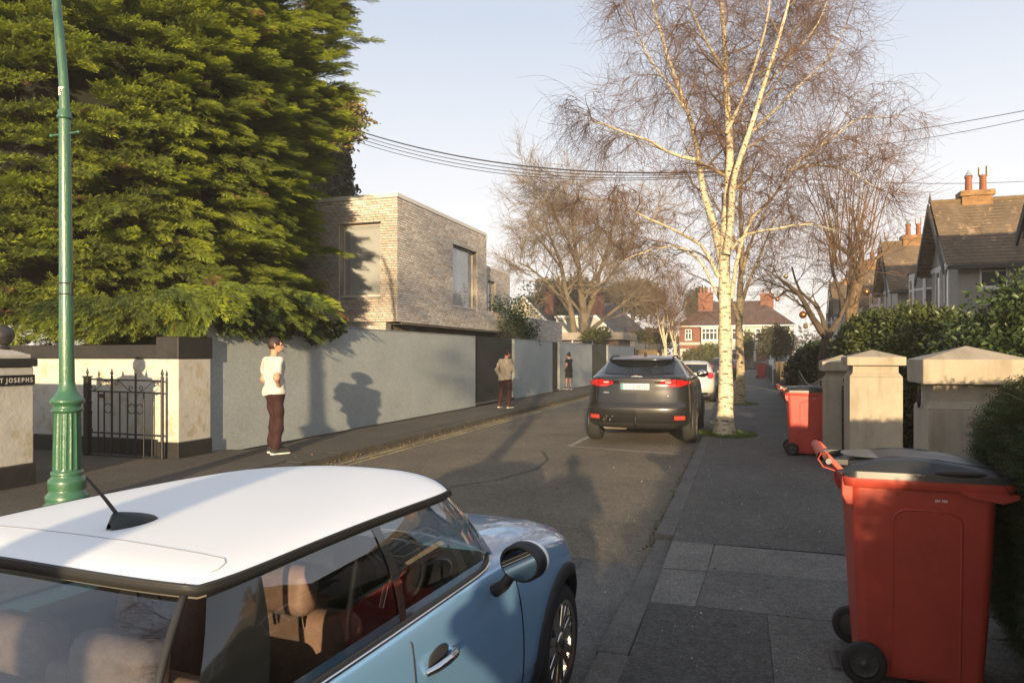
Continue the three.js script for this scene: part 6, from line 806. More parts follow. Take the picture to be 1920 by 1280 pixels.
function smallCar(name, label, pos, turn, paint, o) {
  const t = thing(name, label, 'car', pos, null, turn), S = new Shell(o.rows, .45, .7, 2.8), rear = (a, y) => S.rear(a, y), H = o.rows[o.rows.length - 1][0], add = (n, g, m, p = t) => part(p, n, g, m), trim = M(C(.02, .02, .02), { roughness: .6 });
  add('body', S.geo(o.rows[0][0], H, 44), paint); const [wy0, wy1, ww] = o.win;
  add('rear_window', patch(rear, -ww, ww, 16, wy0, (a) => wy1 - .02 * a * a, 6, .008), mat.glassDark); add('number_plate', cbox(.5, .11, .012, .004).translate(o.plate[0], o.plate[1], S.rear(0, o.plate[1]).z + .012), M(C(.7, .7, .66)));
  for (const s of [-1, 1]) { add('tail_light', patch(rear, s * o.lamp[0], s * o.lamp[1], 10, (a) => { const k = (Math.abs(a) - o.lamp[0]) / (o.lamp[1] - o.lamp[0]) * 2 - 1; return (o.lamp[2] + o.lamp[3]) / 2 - (o.lamp[3] - o.lamp[2]) / 2 * Math.sqrt(Math.max(.05, 1 - k * k * k * k)); }, (a) => { const k = (Math.abs(a) - o.lamp[0]) / (o.lamp[1] - o.lamp[0]) * 2 - 1; return (o.lamp[2] + o.lamp[3]) / 2 + (o.lamp[3] - o.lamp[2]) / 2 * Math.sqrt(Math.max(.05, 1 - k * k * k * k)); }, 6, .018), redLamp);
    add('side_window', patch((a, y) => S.side(a, y, s), o.sw[0], o.sw[1], 16, o.sw[2], (L) => o.sw[3] - .3 * sstep(o.sw[1] - .7, o.sw[1], L), 5, s * .006), mat.glassDark); add('wing_mirror', (() => { const g = new THREE.SphereGeometry(1, 14, 10); g.scale(.11, .075, .06); g.translate(s * (o.rows[3][1] + .1), o.sw[2] + .04, -o.sw[1] + .1); return prep(g); })(), paint);
    for (const L of [.65, .65 + o.wb]) wheel(t, L, s * (o.rows[2][1] - .07), .305, .19, .2, 6, s, M(C(.4, .4, .4), { metalness: .8, roughness: .35 })); }
  add('bumper_trim', patch(rear, -.6, .6, 14, o.rows[0][0] + .03, o.rows[0][0] + .12, 2, .012), trim); return t;
}
const hatchRows = [[.24, .7, .2, 3.8], [.34, .8, .05, 3.92], [.5, .84, 0, 3.98], [.65, .845, .02, 3.95], [.8, .84, .06, 3.8], [.92, .83, .1, 3.2], [.98, .815, .14, 2.9], [1.1, .77, .22, 2.65], [1.25, .7, .32, 2.3], [1.38, .62, .42, 1.95], [1.44, .56, .5, 1.75], [1.48, .42, .8, 1.5], [1.49, .2, 1.0, 1.3]];
smallCar('parked_hatchback', 'white hatchback with round red tail light parked in front of the dark car', [-2.1, 0, 26.6], .012, MP(C(.72, .71, .68), { roughness: .35, clearcoat: .7, map: T.plaster }), { rows: hatchRows, win: [1.06, 1.36, .56], plate: [0, .72], lamp: [.58, .79, .85, 1.06], sw: [.7, 2.7, 1.0, 1.38], wb: 2.45 });
smallCar('parked_car', 'black car with glowing red tail lights beyond the white hatchback, between the birch trunks', [-1.75, 0, 47.5], .012, MP(C(.02, .02, .026), { roughness: .3, clearcoat: .8 }), { rows: hatchRows.map(([a, b, c, d]) => [a * 1.04, b * 1.06, c, d]), win: [1.1, 1.38, .58], plate: [0, .8], lamp: [.56, .8, .88, 1.06], sw: [.7, 2.7, 1.04, 1.4], wb: 2.5 });
smallCar('parked_car', 'dark car parked in a drive at the far end of the street on the right', [3.3, 0, 86], .5, MP(C(.05, .06, .07), { roughness: .3, clearcoat: .8 }), { rows: hatchRows, win: [1.06, 1.36, .56], plate: [0, .72], lamp: [.6, .78, .85, 1.02], sw: [.7, 2.7, 1.0, 1.38], wb: 2.45 });

// ------------------------------------------------------------------ the small blue car in the foreground
{
  const t = thing('small_hatchback', 'light blue small hatchback with white roof close to the camera at lower left', 'car', [-1.65, 0, 2.01], null, -.0593), add = (n, g, m, p = t) => part(p, n, g, m), P3 = (R, y, L) => new THREE.Vector3(R, y, -L);
  const blue = MP(C(.25, .5, .8), { metalness: .35, roughness: .26, clearcoat: 1, clearcoatRoughness: .04 }), gloss = MP(C(.012, .014, .015), { roughness: .12, clearcoat: 1, clearcoatRoughness: .03 }), white = MP(C(.96, .97, .98), { roughness: .6, clearcoat: .25, clearcoatRoughness: .3 }), trim = M(C(.022, .022, .023), { roughness: .55 }), plas = M(C(.03, .03, .031), { roughness: .65 });
  const glass = MP(C(.5, .53, .54), { transmission: 1, roughness: .0, thickness: 0, ior: 2.1 }), tan = MP(C(.42, .25, .18), { roughness: .55, map: T.cloth }), tan2 = M(C(.5, .36, .29), { roughness: .6, map: T.cloth });
  const S = new Shell([[.16, .6, -.95, 1.9], [.24, .66, -1.05, 2.0], [.36, .69, -1.08, 2.04], [.5, .7, -1.09, 2.05], [.62, .702, -1.08, 2.03], [.7, .7, -1.06, 1.99], [.77, .694, -1.04, 1.91], [.815, .688, -1.02, 1.74], [.85, .68, -1.0, 1.46], [.875, .668, -.985, 1.18], [.89, .645, -.97, 1.0]], .35, .6, 2.7);
  const ev = new Evaluator(); ev.useGroups = false; ev.attributes = ['position', 'normal', 'uv'];
  let body = new Brush(mergeVertices(S.geo(.16, .89, 44), 1e-4)); body.updateMatrixWorld();
  const cutter = (g) => { const b = new Brush(g); b.updateMatrixWorld(); body = ev.evaluate(body, b, SUBTRACTION); body.updateMatrixWorld(); };
  { const g = new RoundedBoxGeometry(1.2, .8, 1.72, 3, .09); g.translate(0, .68, .02 - .0); cutter(g); }
  for (const L of [1.45, -.6]) { const g = new THREE.CylinderGeometry(.335, .335, 1.8, 48); g.rotateZ(PI / 2); g.translate(0, .29, -L); cutter(g); }
  add('body', prep(body.geometry), blue);
  for (const L of [1.45, -.6]) add('wheel_well', (() => { const g = new THREE.CylinderGeometry(.334, .334, 1.1, 32, 1, true); g.rotateZ(PI / 2); g.translate(0, .29, -L); return prep(g); })(), plas);
  // white roof, gently crowned, front edge bowed
  const front = (u) => .80 - .27 * Math.pow(Math.abs(u), 2.6), rearE = (u) => -.735 + .05 * Math.pow(Math.abs(u), 3);
  const roofP = (u, v, dy = 0, grow = 0) => { const q = 2 * v - 1, w = .553 * (1 - .055 * Math.pow(Math.max(0, -q), 8) - .05 * Math.pow(Math.max(0, q), 6)) + grow, L = lerp(rearE(u) - grow, front(u) + grow, v); const edge = Math.max(Math.pow(Math.abs(u), 10), Math.pow(Math.abs(q), 14)); return P3(u * w, 1.2 + .017 * (1 - u * u) + .012 * (1 - q * q) - .012 * edge + dy, L); };
  const rr = []; for (let i = 0; i <= 40; i++) rr.push(Array.from({ length: 41 }, (_, j) => roofP(-1 + j / 20, i / 40))); add('roof', quadGeo(rr, true), white);
  add('roof_lining', quadGeo(rr.map((r) => r.map((p) => p.clone().add(new THREE.Vector3(0, -.03, 0))).reverse()), true), M(C(.3, .27, .24), { roughness: .9 }));
  const loop = []; const NN = 26; for (let i = 0; i < NN; i++) loop.push([-1 + 2 * i / NN, 0]); for (let i = 0; i < NN; i++) loop.push([1, i / NN]); for (let i = 0; i < NN; i++) loop.push([1 - 2 * i / NN, 1]); for (let i = 0; i <= NN; i++) loop.push([-1, 1 - i / NN]);
  const band = (a, b) => quadGeo([loop.map(([u, v]) => roofP(u, v, a[0], a[1])), loop.map(([u, v]) => roofP(u, v, b[0], b[1])), loop.map(([u, v]) => roofP(u, v, b[2] ?? b[0] - .006, b[1] - .02))], true);
  add('roof_trim', merge([band([.002, .001], [-.004, .012, -.02]), quadGeo([loop.map(([u, v]) => roofP(u, v, -.004, .012)), loop.map(([u, v]) => roofP(u, v, -.02, .013)), loop.map(([u, v]) => roofP(u, v, -.026, -.02))], true)]), trim);
  // seam of the tailgate in the roof
  add('tailgate_seam', tube([...Array.from({ length: 15 }, (_, i) => roofP(-.86 + 1.72 * i / 14, .115, .0012)), roofP(.9, .1, .0012), roofP(.93, .07, .0012), roofP(.94, .0, .001)], .0008, 4), M(C(.3, .3, .3)));
  // aerial
  add('aerial_base', (() => { const rows = []; for (let i = 0; i <= 10; i++) { const f = i / 10, row = [], w = .034 * Math.pow(Math.sin(Math.PI * clamp(f * .92 + .04, 0, 1)), .6), h = .05 * Math.pow(1 - f, .6) * Math.min(1, f * 6 + .35) + .002; for (let k = 0; k <= 10; k++) { const a = k / 10 * PI; row.push(P3(.02 + Math.cos(a) * w, 1.222 + Math.sin(a) * h * 1.0, -.5 + f * .16)); } rows.push(row); } return quadGeo(rows, true); })(), M(C(.018, .026, .027), { roughness: .45 }));
  add('aerial_rod', tube([P3(.02, 1.245, -.462), P3(.012, 1.31, -.505), P3(.005, 1.375, -.555)], [.006, .005, .0035], 8), trim);
  // pillars and glass; s = +1 is the near right side
  const belt = (L, s) => { const p = S.side(clamp(L, -.7, 1.0), .885, s); p.y = .885; p.x = s * Math.min(Math.abs(p.x), .672) * (L > .6 ? 1 - .12 * (L - .6) : 1); p.z = -L; return p; }, rail = (L, s) => { const v = clamp((L - rearE(1)) / (front(1) - rearE(1)), 0, 1), p = roofP(s, v); p.y -= .02; p.x = s * (Math.abs(p.x) - .004); p.z = -L; return p; };
  const pane = (La0, La1, Lb0, Lb1, s, off = 0) => { const rows = []; for (let i = 0; i <= 8; i++) { const row = []; for (let j = 0; j <= 8; j++) { const f = i / 8, g = j / 8, a = belt(lerp(La0, La1, g), s), b = rail(lerp(Lb0, Lb1, g), s), p = a.lerp(b, f); p.x += s * (.022 * Math.sin(f * PI) + off); row.push(p); } rows.push(row); } return quadGeo(rows, true); };
  for (const s of [1, -1]) {
    add('side_window', pane(-.62, -.03, -.52, -.03, s), glass); add('door_window', pane(.0, .735, .0, .5, s), glass);
    add('window_pillar', pane(-.035, .005, -.035, .005, s, .004), gloss); add('rear_pillar', pane(-.86, -.615, -.665, -.515, s, .004), gloss); add('front_pillar', pane(.735, .79, .5, .535, s, .004), gloss);
    add('belt_strip', tube(Array.from({ length: 20 }, (_, i) => belt(-.85 + 1.62 * i / 19, s).add(new THREE.Vector3(s * .012, -.003, 0))), .007, 6), mat.chrome);
    add('belt_rubber', tube(Array.from({ length: 20 }, (_, i) => belt(-.85 + 1.62 * i / 19, s).add(new THREE.Vector3(s * .002, .006, 0))), .008, 6), trim);
    add('door_gap', merge([tube(Array.from({ length: 12 }, (_, i) => S.side(-.02 + .0 * i, .3 + .585 * i / 11, s).add(new THREE.Vector3(s * .0015, 0, 0))), .0028, 4), tube(Array.from({ length: 14 }, (_, i) => S.side(.9 - .12 * Math.pow(i / 13, 2), .3 + .57 * i / 13, s).add(new THREE.Vector3(s * .0015, 0, 0))), .0028, 4)]), trim);
    const h = new THREE.Group(); h.name = 'door_handle'; const hp = S.side(.13, .735, s); h.position.set(hp.x, .735, -.13); h.rotation.y = s > 0 ? 0 : PI; t.add(h); part(h, 'grip', tube([[.004, -.012, .085], [.03, 0, .06], [.042, .006, .01], [.04, .006, -.04], [.026, 0, -.075], [.004, -.008, -.09]].map(([x, y, z]) => new THREE.Vector3(x, y, z)), [.011, .013, .0135, .0135, .013, .011], 10), mat.chrome); part(h, 'recess', (() => { const g = new THREE.SphereGeometry(1, 20, 12); g.scale(.008, .034, .07); g.translate(.0, .006, .0); return prep(g); })(), plas);
    add('side_sill', patch((a, y) => S.side(a, y, s), -.25, 1.1, 14, .17, .27, 2, s * .012), plas);
    for (const L of [1.45, -.6]) { const rows = [[], [], [], []]; for (let i = 0; i <= 36; i++) { const a = -.25 + i / 36 * (PI + .5), c = Math.cos(a), sn = Math.sin(a), pt = (r, x) => { const q = S.side(clamp(L + c * r, -1.05, 1.98), clamp(.29 + sn * r, .17, .86), s); return new THREE.Vector3(s * (Math.abs(q.x) + x), .29 + sn * r, -(L + c * r)); }; rows[0].push(pt(.325, -.03)); rows[1].push(pt(.33, .022)); rows[2].push(pt(.385, .016)); rows[3].push(pt(.392, -.004)); } add('arch_trim', quadGeo(s > 0 ? rows : rows.map((r) => r.slice().reverse()), true), plas); wheel(t, L, s * .605, .288, .165, .205, 7, s, M(C(.62, .58, .53), { metalness: 1, roughness: .22 })); }
    const m = new THREE.Group(); m.name = 'wing_mirror'; m.position.set(s * .84, .955, -.53); m.rotation.y = s * -.1; t.add(m); const ell = (a, b, c, z) => { const g = new THREE.SphereGeometry(1, 32, 20); g.scale(a, b, c); g.translate(0, 0, z); return prep(g); };
    part(m, 'housing', merge([ell(.084, .07, .05, -.004), lathe([[.062, 0], [.071, .006], [.073, .016], [.066, .026], [.06, .024]], 36).rotateX(PI / 2).scale(1.14, .93, 1).translate(0, 0, .022)]), trim); part(m, 'cap', ell(.08, .067, .062, -.026), white); part(m, 'mirror_glass', (() => { const g = new THREE.CircleGeometry(1, 36); g.scale(.071, .057, 1); g.translate(0, 0, .049); return prep(g); })(), M(C(.16, .17, .19), { metalness: 1, roughness: .03 })); part(m, 'stalk', tube([[s * -.13, -.13, -.01], [s * -.085, -.1, 0], [s * -.05, -.05, 0]].map((q) => new THREE.Vector3(...q)), [.026, .022, .02], 10), trim);
    add('door_panel', rbox(s > 0 ? .585 : -.6, s > 0 ? .6 : -.585, .4, .86, -.3, .75, .006), M(C(.06, .05, .045), { roughness: .7 })); add('headlamp', (() => { const g = new THREE.SphereGeometry(1, 20, 14); g.scale(.1, .12, .05); const p = S.front(s * .5, .68); g.translate(s * .45, .62, p.z + .05); return prep(g); })(), mat.chrome);
    add('tail_light', patch((a, y) => S.rear(a, y), s * .5, s * .64, 6, .6, .78, 4, .01), redLamp);
  }
  const cowl = (u) => P3(u * .625, .892, .98 - .23 * Math.pow(Math.abs(u), 2.2)); { const rows = []; for (let i = 0; i <= 8; i++) rows.push(Array.from({ length: 21 }, (_, j) => { const u = -1 + j / 10, p = cowl(u).lerp(roofP(u, 1, -.02), i / 8); p.z -= .02 * Math.sin(i / 8 * PI); return p; })); add('windscreen', quadGeo(rows, true), glass); }
  { const rows = []; for (let i = 0; i <= 8; i++) rows.push(Array.from({ length: 17 }, (_, j) => { const u = -1 + j / 8, a = P3(u * .585, .885, -.955 + .09 * u * u), p = a.lerp(roofP(u * .93, 0, -.02).add(new THREE.Vector3(0, 0, -.012)), i / 8); p.z += .025 * Math.sin(i / 8 * PI); return p; })); add('rear_window', quadGeo(rows, true), glass);
    const brd = []; for (let i = 0; i <= 8; i++) brd.push(rows[i][16]); add('rear_window_seal', merge([tube(rows.map((r) => r[16]), .01, 6), tube(rows.map((r) => r[0]), .01, 6), tube(rows[0], .012, 6)]), trim); }
  // inside
  const seatCushion = (w, h, d, r) => prep(new RoundedBoxGeometry(w, h, d, 4, r));
  for (const s of [1, -1]) {
    const f = new THREE.Group(); f.name = 'front_seat'; f.position.set(s * .29, 0, -.12); t.add(f); part(f, 'seat_base', seatCushion(.4, .14, .42, .05).translate(0, .4, -.05), tan); part(f, 'seat_back', seatCushion(.4, .48, .13, .055).rotateX(-.2).translate(0, .66, .17), tan); part(f, 'headrest', seatCushion(.23, .15, .09, .042).rotateX(-.15).translate(0, .985, .235), tan); part(f, 'headrest_posts', merge([-.05, .05].map((x) => tube([new THREE.Vector3(x, .86, .21), new THREE.Vector3(x, .95, .23)], .007, 6))), mat.chrome);
    const b = new THREE.Group(); b.name = 'rear_seat'; b.position.set(s * .27, 0, .5); t.add(b); part(b, 'seat_base', seatCushion(.48, .14, .36, .05).translate(0, .42, -.16), tan2); part(b, 'seat_back', seatCushion(.5, .44, .12, .05).rotateX(-.16).translate(0, .66, .04), tan2); part(b, 'headrest', seatCushion(.27, .15, .12, .05).rotateX(-.12).translate(s * -.09, .925, .1), tan2);
  }
  add('rear_armrest', seatCushion(.11, .12, .12, .03).translate(0, .85, .58), tan2); add('parcel_shelf', rbox(-.58, .58, .8, .83, -.9, -.66, .01), M(C(.12, .1, .09), { roughness: .9 }));
  add('dashboard', (() => { const g = new RoundedBoxGeometry(1.2, .26, .3, 4, .08); g.translate(0, .75, -.76); return prep(g); })(), plas); add('floor', box(-.6, .6, .26, .3, -.85, .85), M(C(.03, .03, .03)));
  const sw = new THREE.Group(); sw.name = 'steering_wheel'; sw.position.set(.29, .86, -.5); sw.rotation.x = -.45; t.add(sw); part(sw, 'rim', prep(new THREE.TorusGeometry(.145, .013, 10, 36)), trim); part(sw, 'spokes', merge([0, 1, 2].map((k) => rbox(.0, .14, -.012, .012, -.006, .006, .005).rotateZ(k * 2.1 + .52))), mat.chrome); part(sw, 'hub', lathe([[.001, .02], [.05, .015], [.055, -.01], [.001, -.02]], 20).rotateX(PI / 2), trim);
  add('interior_mirror', seatCushion(.2, .06, .025, .012).translate(0, 1.1, -.68), trim);
  add('seat_belt', tube([P3(.52, 1.08, -.06), P3(.5, .9, -.08), P3(.48, .62, -.05)], [.012, .012, .012], 6), trim);
  add('rear_plate', cbox(.48, .1, .012, .004).translate(0, .5, -S.rear(0, .5).z * -1 + .01), mat.white);
  // bonnet bulges: two raised ridges
  for (const s of [-1, 1]) add('bonnet_ridge', (() => { const rows = []; for (let i = 0; i <= 14; i++) { const L = 1.05 + .78 * i / 14, row = []; for (let k = 0; k <= 10; k++) { const R = s * (.42 + .17 * (k / 10 * 2 - 1)); let y = .9; for (let q = 0; q < 60; q++) { y = .9 - q * .006; if (S.front(R, y).z <= -L) break; } row.push(new THREE.Vector3(R, y - .002 + .024 * Math.pow(Math.sin(k / 10 * PI), 1.2) * Math.sin(clamp(i / 14, .02, .98) * PI), -L)); } rows.push(row); } return quadGeo(rows, true); })(), blue);
}

// ------------------------------------------------------------------ people: bodies meshed from smoothly joined tapered limbs
const capD = (p, a, b, ra, rb) => { const bx = b[0] - a[0], by = b[1] - a[1], bz = b[2] - a[2], px = p[0] - a[0], py = p[1] - a[1], pz = p[2] - a[2], t = clamp((px * bx + py * by + pz * bz) / (bx * bx + by * by + bz * bz + 1e-9), 0, 1), dx = px - bx * t, dy = py - by * t, dz = pz - bz * t; return Math.sqrt(dx * dx + dy * dy + dz * dz) - lerp(ra, rb, t); };
const ellD = (p, c, r) => { const x = (p[0] - c[0]) / r[0], y = (p[1] - c[1]) / r[1], z = (p[2] - c[2]) / r[2], k = Math.sqrt(x * x + y * y + z * z); return (k - 1) * Math.min(r[0], r[1], r[2]); };
const smin = (a, b, k) => { const h = Math.max(k - Math.abs(a - b), 0) / k; return Math.min(a, b) - h * h * k * .25; };
function field(items, k) { return (p) => { let d = 1e3; for (const it of items) { const q = it.length === 2 ? ellD(p, it[0], it[1]) : capD(p, it[0], it[1], it[2], it[3]); d = d > 1e2 ? q : smin(d, q, k); } return d; }; }
function mesh(f, lo, hi, res) {
  const mc = new MarchingCubes(res, new THREE.MeshBasicMaterial(), false, false, 90000), h = res / 2; mc.isolation = 0;
  for (let k = 0; k < res; k++) for (let j = 0; j < res; j++) for (let i = 0; i < res; i++) { const p = [lerp(lo[0], hi[0], i / (res - 1)), lerp(lo[1], hi[1], j / (res - 1)), lerp(lo[2], hi[2], k / (res - 1))]; const edge = i < 2 || j < 2 || k < 2 || i > res - 3 || j > res - 3 || k > res - 3; mc.field[i + j * res + k * res * res] = edge ? -1 : -f(p); }
  mc.update(); const n = mc.count, pos = mc.positionArray.slice(0, n * 3); for (let i = 0; i < n; i++) for (let c = 0; c < 3; c++) { const g = (pos[i * 3 + c] * h + h) / (res - 1); pos[i * 3 + c] = lerp(lo[c], hi[c], g); }
  let g = new THREE.BufferGeometry(); g.setAttribute('position', new THREE.BufferAttribute(new Float32Array(pos), 3)); g = mergeVertices(g, 5e-4); g.computeVertexNormals(); return metreUV(prep(g));
}
const skinM = MP(C(.48, .25, .16), { roughness: .55 });
function handItems(w, dir, palm, curl, s) { // wrist, pointing direction, palm facing, finger curl, side
  const d = new THREE.Vector3(...dir).normalize(), n = new THREE.Vector3(...palm).normalize(), u = d.clone().cross(n).normalize().multiplyScalar(s), W = new THREE.Vector3(...w), P = (a, b, c) => W.clone().addScaledVector(d, a).addScaledVector(u, b).addScaledVector(n, c).toArray(), it = [[P(0, 0, 0), P(.045, .012, 0), .026, .02], [P(.02, -.008, 0), P(.085, -.026, .0), .019, .015], [P(.02, .0, 0), P(.09, -.006, 0), .018, .015], [P(.02, .01, 0), P(.09, .014, 0), .018, .015], [P(.02, .02, 0), P(.082, .033, 0), .017, .014]];
  [[-.026, .07, 0], [-.007, .078, 0], [.013, .074, 0], [.032, .06, 0]].forEach(([b, len], i) => { let a = .088 - Math.abs(b) * .1, c = 0, ang = .15 + curl * .35, p = P(a, b, c); for (let k = 0; k < 3; k++) { const l = len * [.45, .32, .25][k]; a += Math.cos(ang) * l; c += Math.sin(ang) * l; const q = P(a, b * (1 + .1 * k), c); it.push([p, q, .0095 - k * .0012, .0088 - k * .0012]); p = q; ang += curl * .55; } });
  it.push([P(.02, -.022, .005), P(.05, -.05, .018), .013, .011], [P(.05, -.05, .018), P(.08, -.056, .03), .0105, .009]); return it;
}
const mid = (a, b, t = .5) => [0, 1, 2].map((i) => lerp(a[i], b[i], t));
function person(label, o) { // o.j: joints in the figure's own axes (front is -z), metres at 1.78 m tall
  const t = thing('person', label, 'person', o.pos, null, o.turn), J = o.j, s0 = o.scale || 1; t.scale.setScalar(s0);
  const torso = (e, f = o.fem ? .92 : 1) => [[[-.13 * f, 1.425, J.lean], [.13 * f, 1.425, J.lean], .07 + e, .07 + e], [[-.075 * f, 1.31, J.lean * .8 - .01], [.075 * f, 1.31, J.lean * .8 - .01], .112 * f + e, .112 * f + e], [[-.055, 1.2, J.lean * .5], [.055, 1.2, J.lean * .5], .108 * f + e, .108 * f + e], [[-.06, 1.07, 0], [.06, 1.07, 0], .105 * f + e, .105 * f + e], [[-.075, .95, .01], [.075, .95, .01], .112 + e, .112 + e]];
  const arm = (A, e, part2 = true) => { const q = [[A[0], A[1], .05 + e, .041 + e]]; if (part2) q.push([A[1], A[2], .041 + e, .029 + e * .8]); return q; }, leg = (A, e) => [[A[0], A[1], .086 + e, .056 + e], [A[1], mid(A[1], A[2], .3), .056 + e, .056 + e], [mid(A[1], A[2], .3), A[2], .056 + e, .038 + e]];
  const H = J.head, up = J.headTurn || 0, tilt = J.headTilt || 0, head = (g) => { g.rotateX(tilt); g.rotateY(up); g.translate(...H); return g; };
  const feet = (A) => [[[A[2][0], .05, A[2][2] + .02], [A[3][0], .035, A[3][2]], .042, .034]];
  // the body itself: one skin from neck to toes
  const bodyF = field([...torso(-.012), [[0, 1.44, J.lean], [H[0] * .8, H[1] - .09, H[2] + .02], .056, .05], ...arm(J.armR, 0), ...arm(J.armL, 0), ...leg(J.legR, -.012), ...leg(J.legL, -.012), ...feet(J.legR), ...feet(J.legL)], .05);
  const b = mesh(bodyF, [-.5, -.03, -.42], [.5, 1.68, .42], 84);
  const headItems = [[[0, .02, .012], [.076, .098, .094]], [[0, -.035, -.03], [.055, .075, .06]], [[0, -.01, -.085], [0, -.03, -.102], .009, .013], [[0, .02, -.082], [0, -.01, -.088], .009, .009], [[-.076, -.01, .015], [-.08, .02, .02], .012, .014], [[.076, -.01, .015], [.08, .02, .02], .012, .014], [[-.02, -.062, -.08], [.02, -.062, -.08], .009, .009], [[-.03, .025, -.075], [.03, .025, -.075], .012, .012], [[0, -.05, .03], [0, -.14, .035], .05, .05]];
  const hd = head(mesh(field(headItems, .022), [-.12, -.17, -.14], [.12, .15, .14], 56)); const hands = [['armR', 1], ['armL', -1]].map(([k, s]) => { const A = J[k], it = handItems(A[2], A[3], A[4], A[5], s), c = A[2]; return mesh(field(it, .012), c.map((v) => v - .2), c.map((v) => v + .2), 72); });
  part(t, 'body', merge([b, hd, ...hands]), o.skin || skinM);
  const eye = M(C(.03, .025, .02), { roughness: .15 }); part(t, 'eyes', merge([-1, 1].map((s) => head(prep(new THREE.SphereGeometry(.0115, 10, 8)).translate(s * .03, .005, -.078)))), eye);
  // hair as a cap over the skull, cut at the hairline
  const hr = fbm(o.seed, 8, 3), hairF = (p) => { const d = ellD(p, [0, .03, .018], [.087, .106, .104]) - .012 * (hr(p[0] * 3 + .5, p[1] * 3 + p[2] * 2) - .5), cutF = -.055 + .0 - p[2] - Math.max(0, (p[1] - .06)) * 2.2, nape = (p[2] > .02 ? -.075 : -.0) - p[1] - (p[2] < 0 && p[1] < .02 ? .0 : 0); return Math.max(d, cutF * .8, nape * .8); };
  let hg = [mesh(o.bun ? (p) => Math.min(hairF(p), ellD(p, [0, .14, .06], [.045, .045, .042]) - .01 * (hr(p[0] * 9, p[1] * 9) - .5)) : hairF, [-.13, -.12, -.15], [.13, .22, .16], 56)]; part(t, 'hair', head(merge(hg)), M(o.hair, { roughness: .6, map: T.bark }));
  const cloth = (name, items, k, cut, m, lo, hi, res = 80, wr = .012) => { const f = field(items, k), w = fbm(o.seed + 7, 4, 3); part(t, name, mesh((p) => { let d = f(p) + wr * (w(p[0] * 1.3 + p[2], p[1] * .9) - .5) * 2 + wr * .7 * Math.sin(p[1] * 26 + p[0] * 31 + 4 * Math.sin(p[0] * 17)); return Math.max(d, cut(p)); }, lo, hi, res), m); };
  if (o.dress) cloth('dress', [...torso(.014), [[-.07, .95, 0], [-.085, .56, .0], .125, .13], [[.07, .95, 0], [.085, .56, 0], .125, .13], [J.armR[0], mid(J.armR[0], J.armR[1], .3), .066, .062], [J.armL[0], mid(J.armL[0], J.armL[1], .3), .066, .062]], .05, (p) => Math.max(.56 - p[1], p[1] - 1.475 + .4 * Math.max(0, .09 - Math.hypot(p[0], p[2] - J.lean))), o.dress, [-.36, .4, -.35], [.36, 1.62, .35]);
  else {
    cloth('shirt', [...torso(.016), [[-.08, .98, .01], [-.09, .86, .01], .122, .125], [[.08, .98, .01], [.09, .86, .01], .122, .125], ...(o.sleeve > .6 ? [...['armR', 'armL'].flatMap((k) => [[J[k][0], J[k][1], .064, .056], [J[k][1], mid(J[k][1], J[k][2], o.sleeve - .6 + .1), .056, .05]])] : ['armR', 'armL'].map((k) => [J[k][0], mid(J[k][0], J[k][1], .62), .066, .064]))], .045, (p) => Math.max((o.hem || .86) + .02 * Math.sin(p[0] * 9) - p[1], p[1] - 1.49), o.shirt, [-.46, .7, -.4], [.46, 1.62, .4], 88);
    cloth('trousers', [[[-.075, .95, .01], [.075, .95, .01], .118, .118], ...leg(J.legR, .014), ...leg(J.legL, .014), [mid(J.legR[1], J.legR[2], .4), J.legR[2], .07, .066], [mid(J.legL[1], J.legL[2], .4), J.legL[2], .07, .066]], .04, (p) => Math.max(.045 - p[1], p[1] - 1.02), o.trousers, [-.4, -.05, -.4], [.4, 1.12, .4], 84);
  }
  for (const k of ['legR', 'legL']) { const A = J[k], sole = [[[A[2][0], .012, A[2][2] + .045], [A[3][0], .012, A[3][2] - .03], .036, .034]]; const up2 = mesh((p) => Math.max(field([[[A[2][0], .055, A[2][2] + .03], [A[3][0], .04, A[3][2] - .02], .05, .044], [[A[2][0], .1, A[2][2]], [A[2][0], .04, A[2][2]], .048, .05]], .03)(p), .022 - p[1], p[1] - .12), [A[2][0] - .2, -.05, A[2][2] - .32], [A[2][0] + .2, .2, A[2][2] + .2], 56); const sh = new THREE.Group(); sh.name = 'shoe'; t.add(sh); part(sh, 'upper', up2, o.shoe); part(sh, 'sole', mesh((p) => Math.max(field(sole, .02)(p), p[1] - .026, -.001 - p[1]), [A[2][0] - .2, -.06, A[2][2] - .32], [A[2][0] + .2, .12, A[2][2] + .2], 56), o.sole); }
  return t;
}
const maroon = M(C(.04, .007, .008), { map: T.cloth, roughness: .85 });
// joints per arm: shoulder, elbow, wrist, pointing direction, palm direction, curl; per leg: hip, knee, ankle, toe
const man1 = person('man in white T-shirt and dark red trousers, hand on hip, before the grey wall', { pos: [-7.27, .12, 9.76], turn: -.42, scale: 1.045, seed: 3, sleeve: .5, hem: .9, hair: C(.07, .03, .018), shirt: M(C(.72, .69, .63), { map: T.cloth, roughness: .9 }), trousers: maroon, shoe: M(C(.02, .02, .02)), sole: mat.white,
  j: { lean: .03, head: [.0, 1.655, -.02], headTurn: -.5, headTilt: .08, armR: [[.185, 1.42, .03], [.3, 1.17, .14], [.16, 1.02, .02], [-.8, -.35, -.6], [-.3, .2, .9], .7], armL: [[-.185, 1.42, .03], [-.23, 1.14, .06], [-.2, .92, -.1], [.3, -.7, -.5], [1, 0, 0], .6], legR: [[.09, .93, .01], [.1, .5, -.01], [.1, .09, .05], [.13, .04, -.12]], legL: [[-.09, .93, .01], [-.1, .5, -.06], [-.12, .09, -.02], [-.14, .04, -.19]] } });
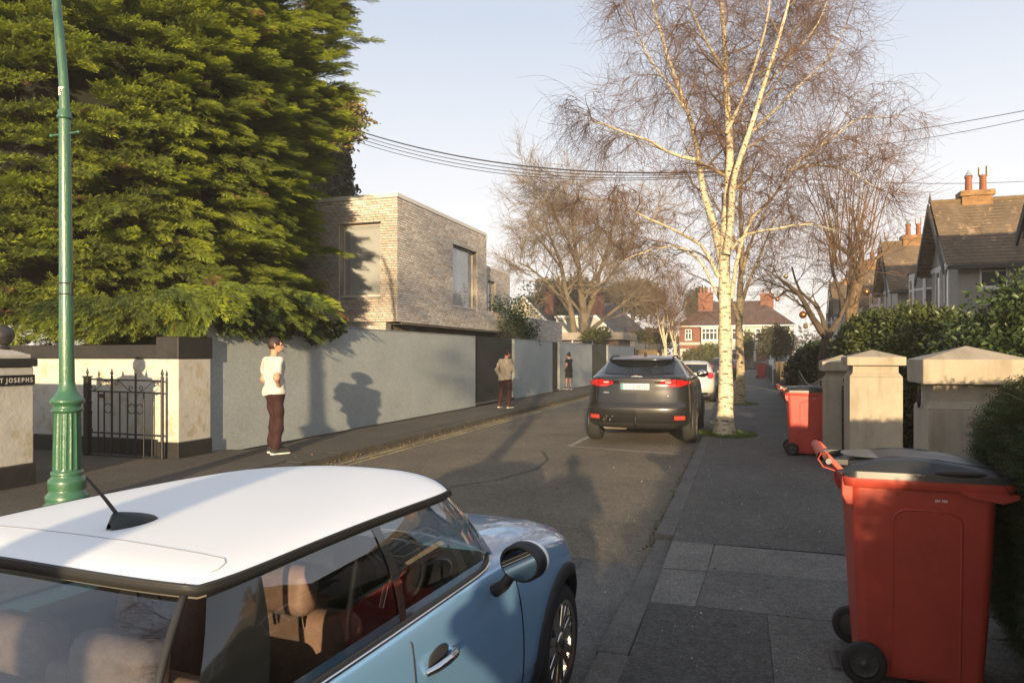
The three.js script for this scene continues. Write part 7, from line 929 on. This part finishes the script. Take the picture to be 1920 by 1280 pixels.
const man2 = person('man in beige shirt and dark red trousers seen from behind by the slatted gate', { pos: [-7.03, .12, 20.45], turn: -.25, scale: .985, seed: 5, sleeve: 1.2, hem: .84, hair: C(.1, .04, .02), shirt: M(C(.5, .43, .34), { map: T.cloth, roughness: .9 }), trousers: maroon, shoe: M(C(.05, .03, .02)), sole: mat.white,
  j: { lean: .0, head: [.04, 1.64, -.07], headTurn: -.45, headTilt: -.12, armR: [[.185, 1.42, 0], [.25, 1.16, -.05], [.13, 1.36, -.22], [-.4, .8, -.3], [-.3, -.1, .9], .9], armL: [[-.185, 1.42, 0], [-.27, 1.16, .06], [-.22, .93, -.02], [.2, -1, -.15], [1, 0, .2], .5], legR: [[.09, .93, .01], [.13, .5, -.02], [.14, .09, .03], [.17, .04, -.13]], legL: [[-.09, .93, .01], [-.14, .5, .0], [-.19, .09, .04], [-.23, .04, -.11]] } });
person('woman in a sleeveless black dress with a bun beside the narrow dark door', { pos: [-8.0, .12, 32.3], turn: 1.15, scale: .95, seed: 9, fem: true, bun: true, hair: C(.012, .01, .01), dress: M(C(.01, .01, .012), { map: T.cloth, roughness: .8 }), shoe: M(C(.06, .06, .07)), sole: mat.white,
  j: { lean: .0, head: [0, 1.64, -.03], headTurn: .1, headTilt: 0, armR: [[.16, 1.41, 0], [.19, 1.15, -.02], [.1, .98, -.2], [-.5, -.1, -.6], [-.5, -.6, .3], .7], armL: [[-.16, 1.41, 0], [-.2, 1.15, .0], [-.12, .97, -.17], [.5, -.1, -.6], [.5, -.6, .3], .7], legR: [[.08, .93, .01], [.09, .5, 0], [.1, .09, .04], [.13, .04, -.11]], legL: [[-.08, .93, .01], [-.1, .5, -.06], [-.14, .09, -.05], [-.17, .04, -.2]] } });
{ // the photographer, behind the camera: casts the shadow on the road
  const p = man2.clone(); p.name = numbered('person'); p.position.copy(V(.1, .06, -.55)); p.rotation.y = .2; p.scale.set(1.12, 1.0, 1.1); p.userData.label = 'person standing just behind the camera whose shadow falls on the road'; scene.add(p); }

renderer.render(scene, camera);
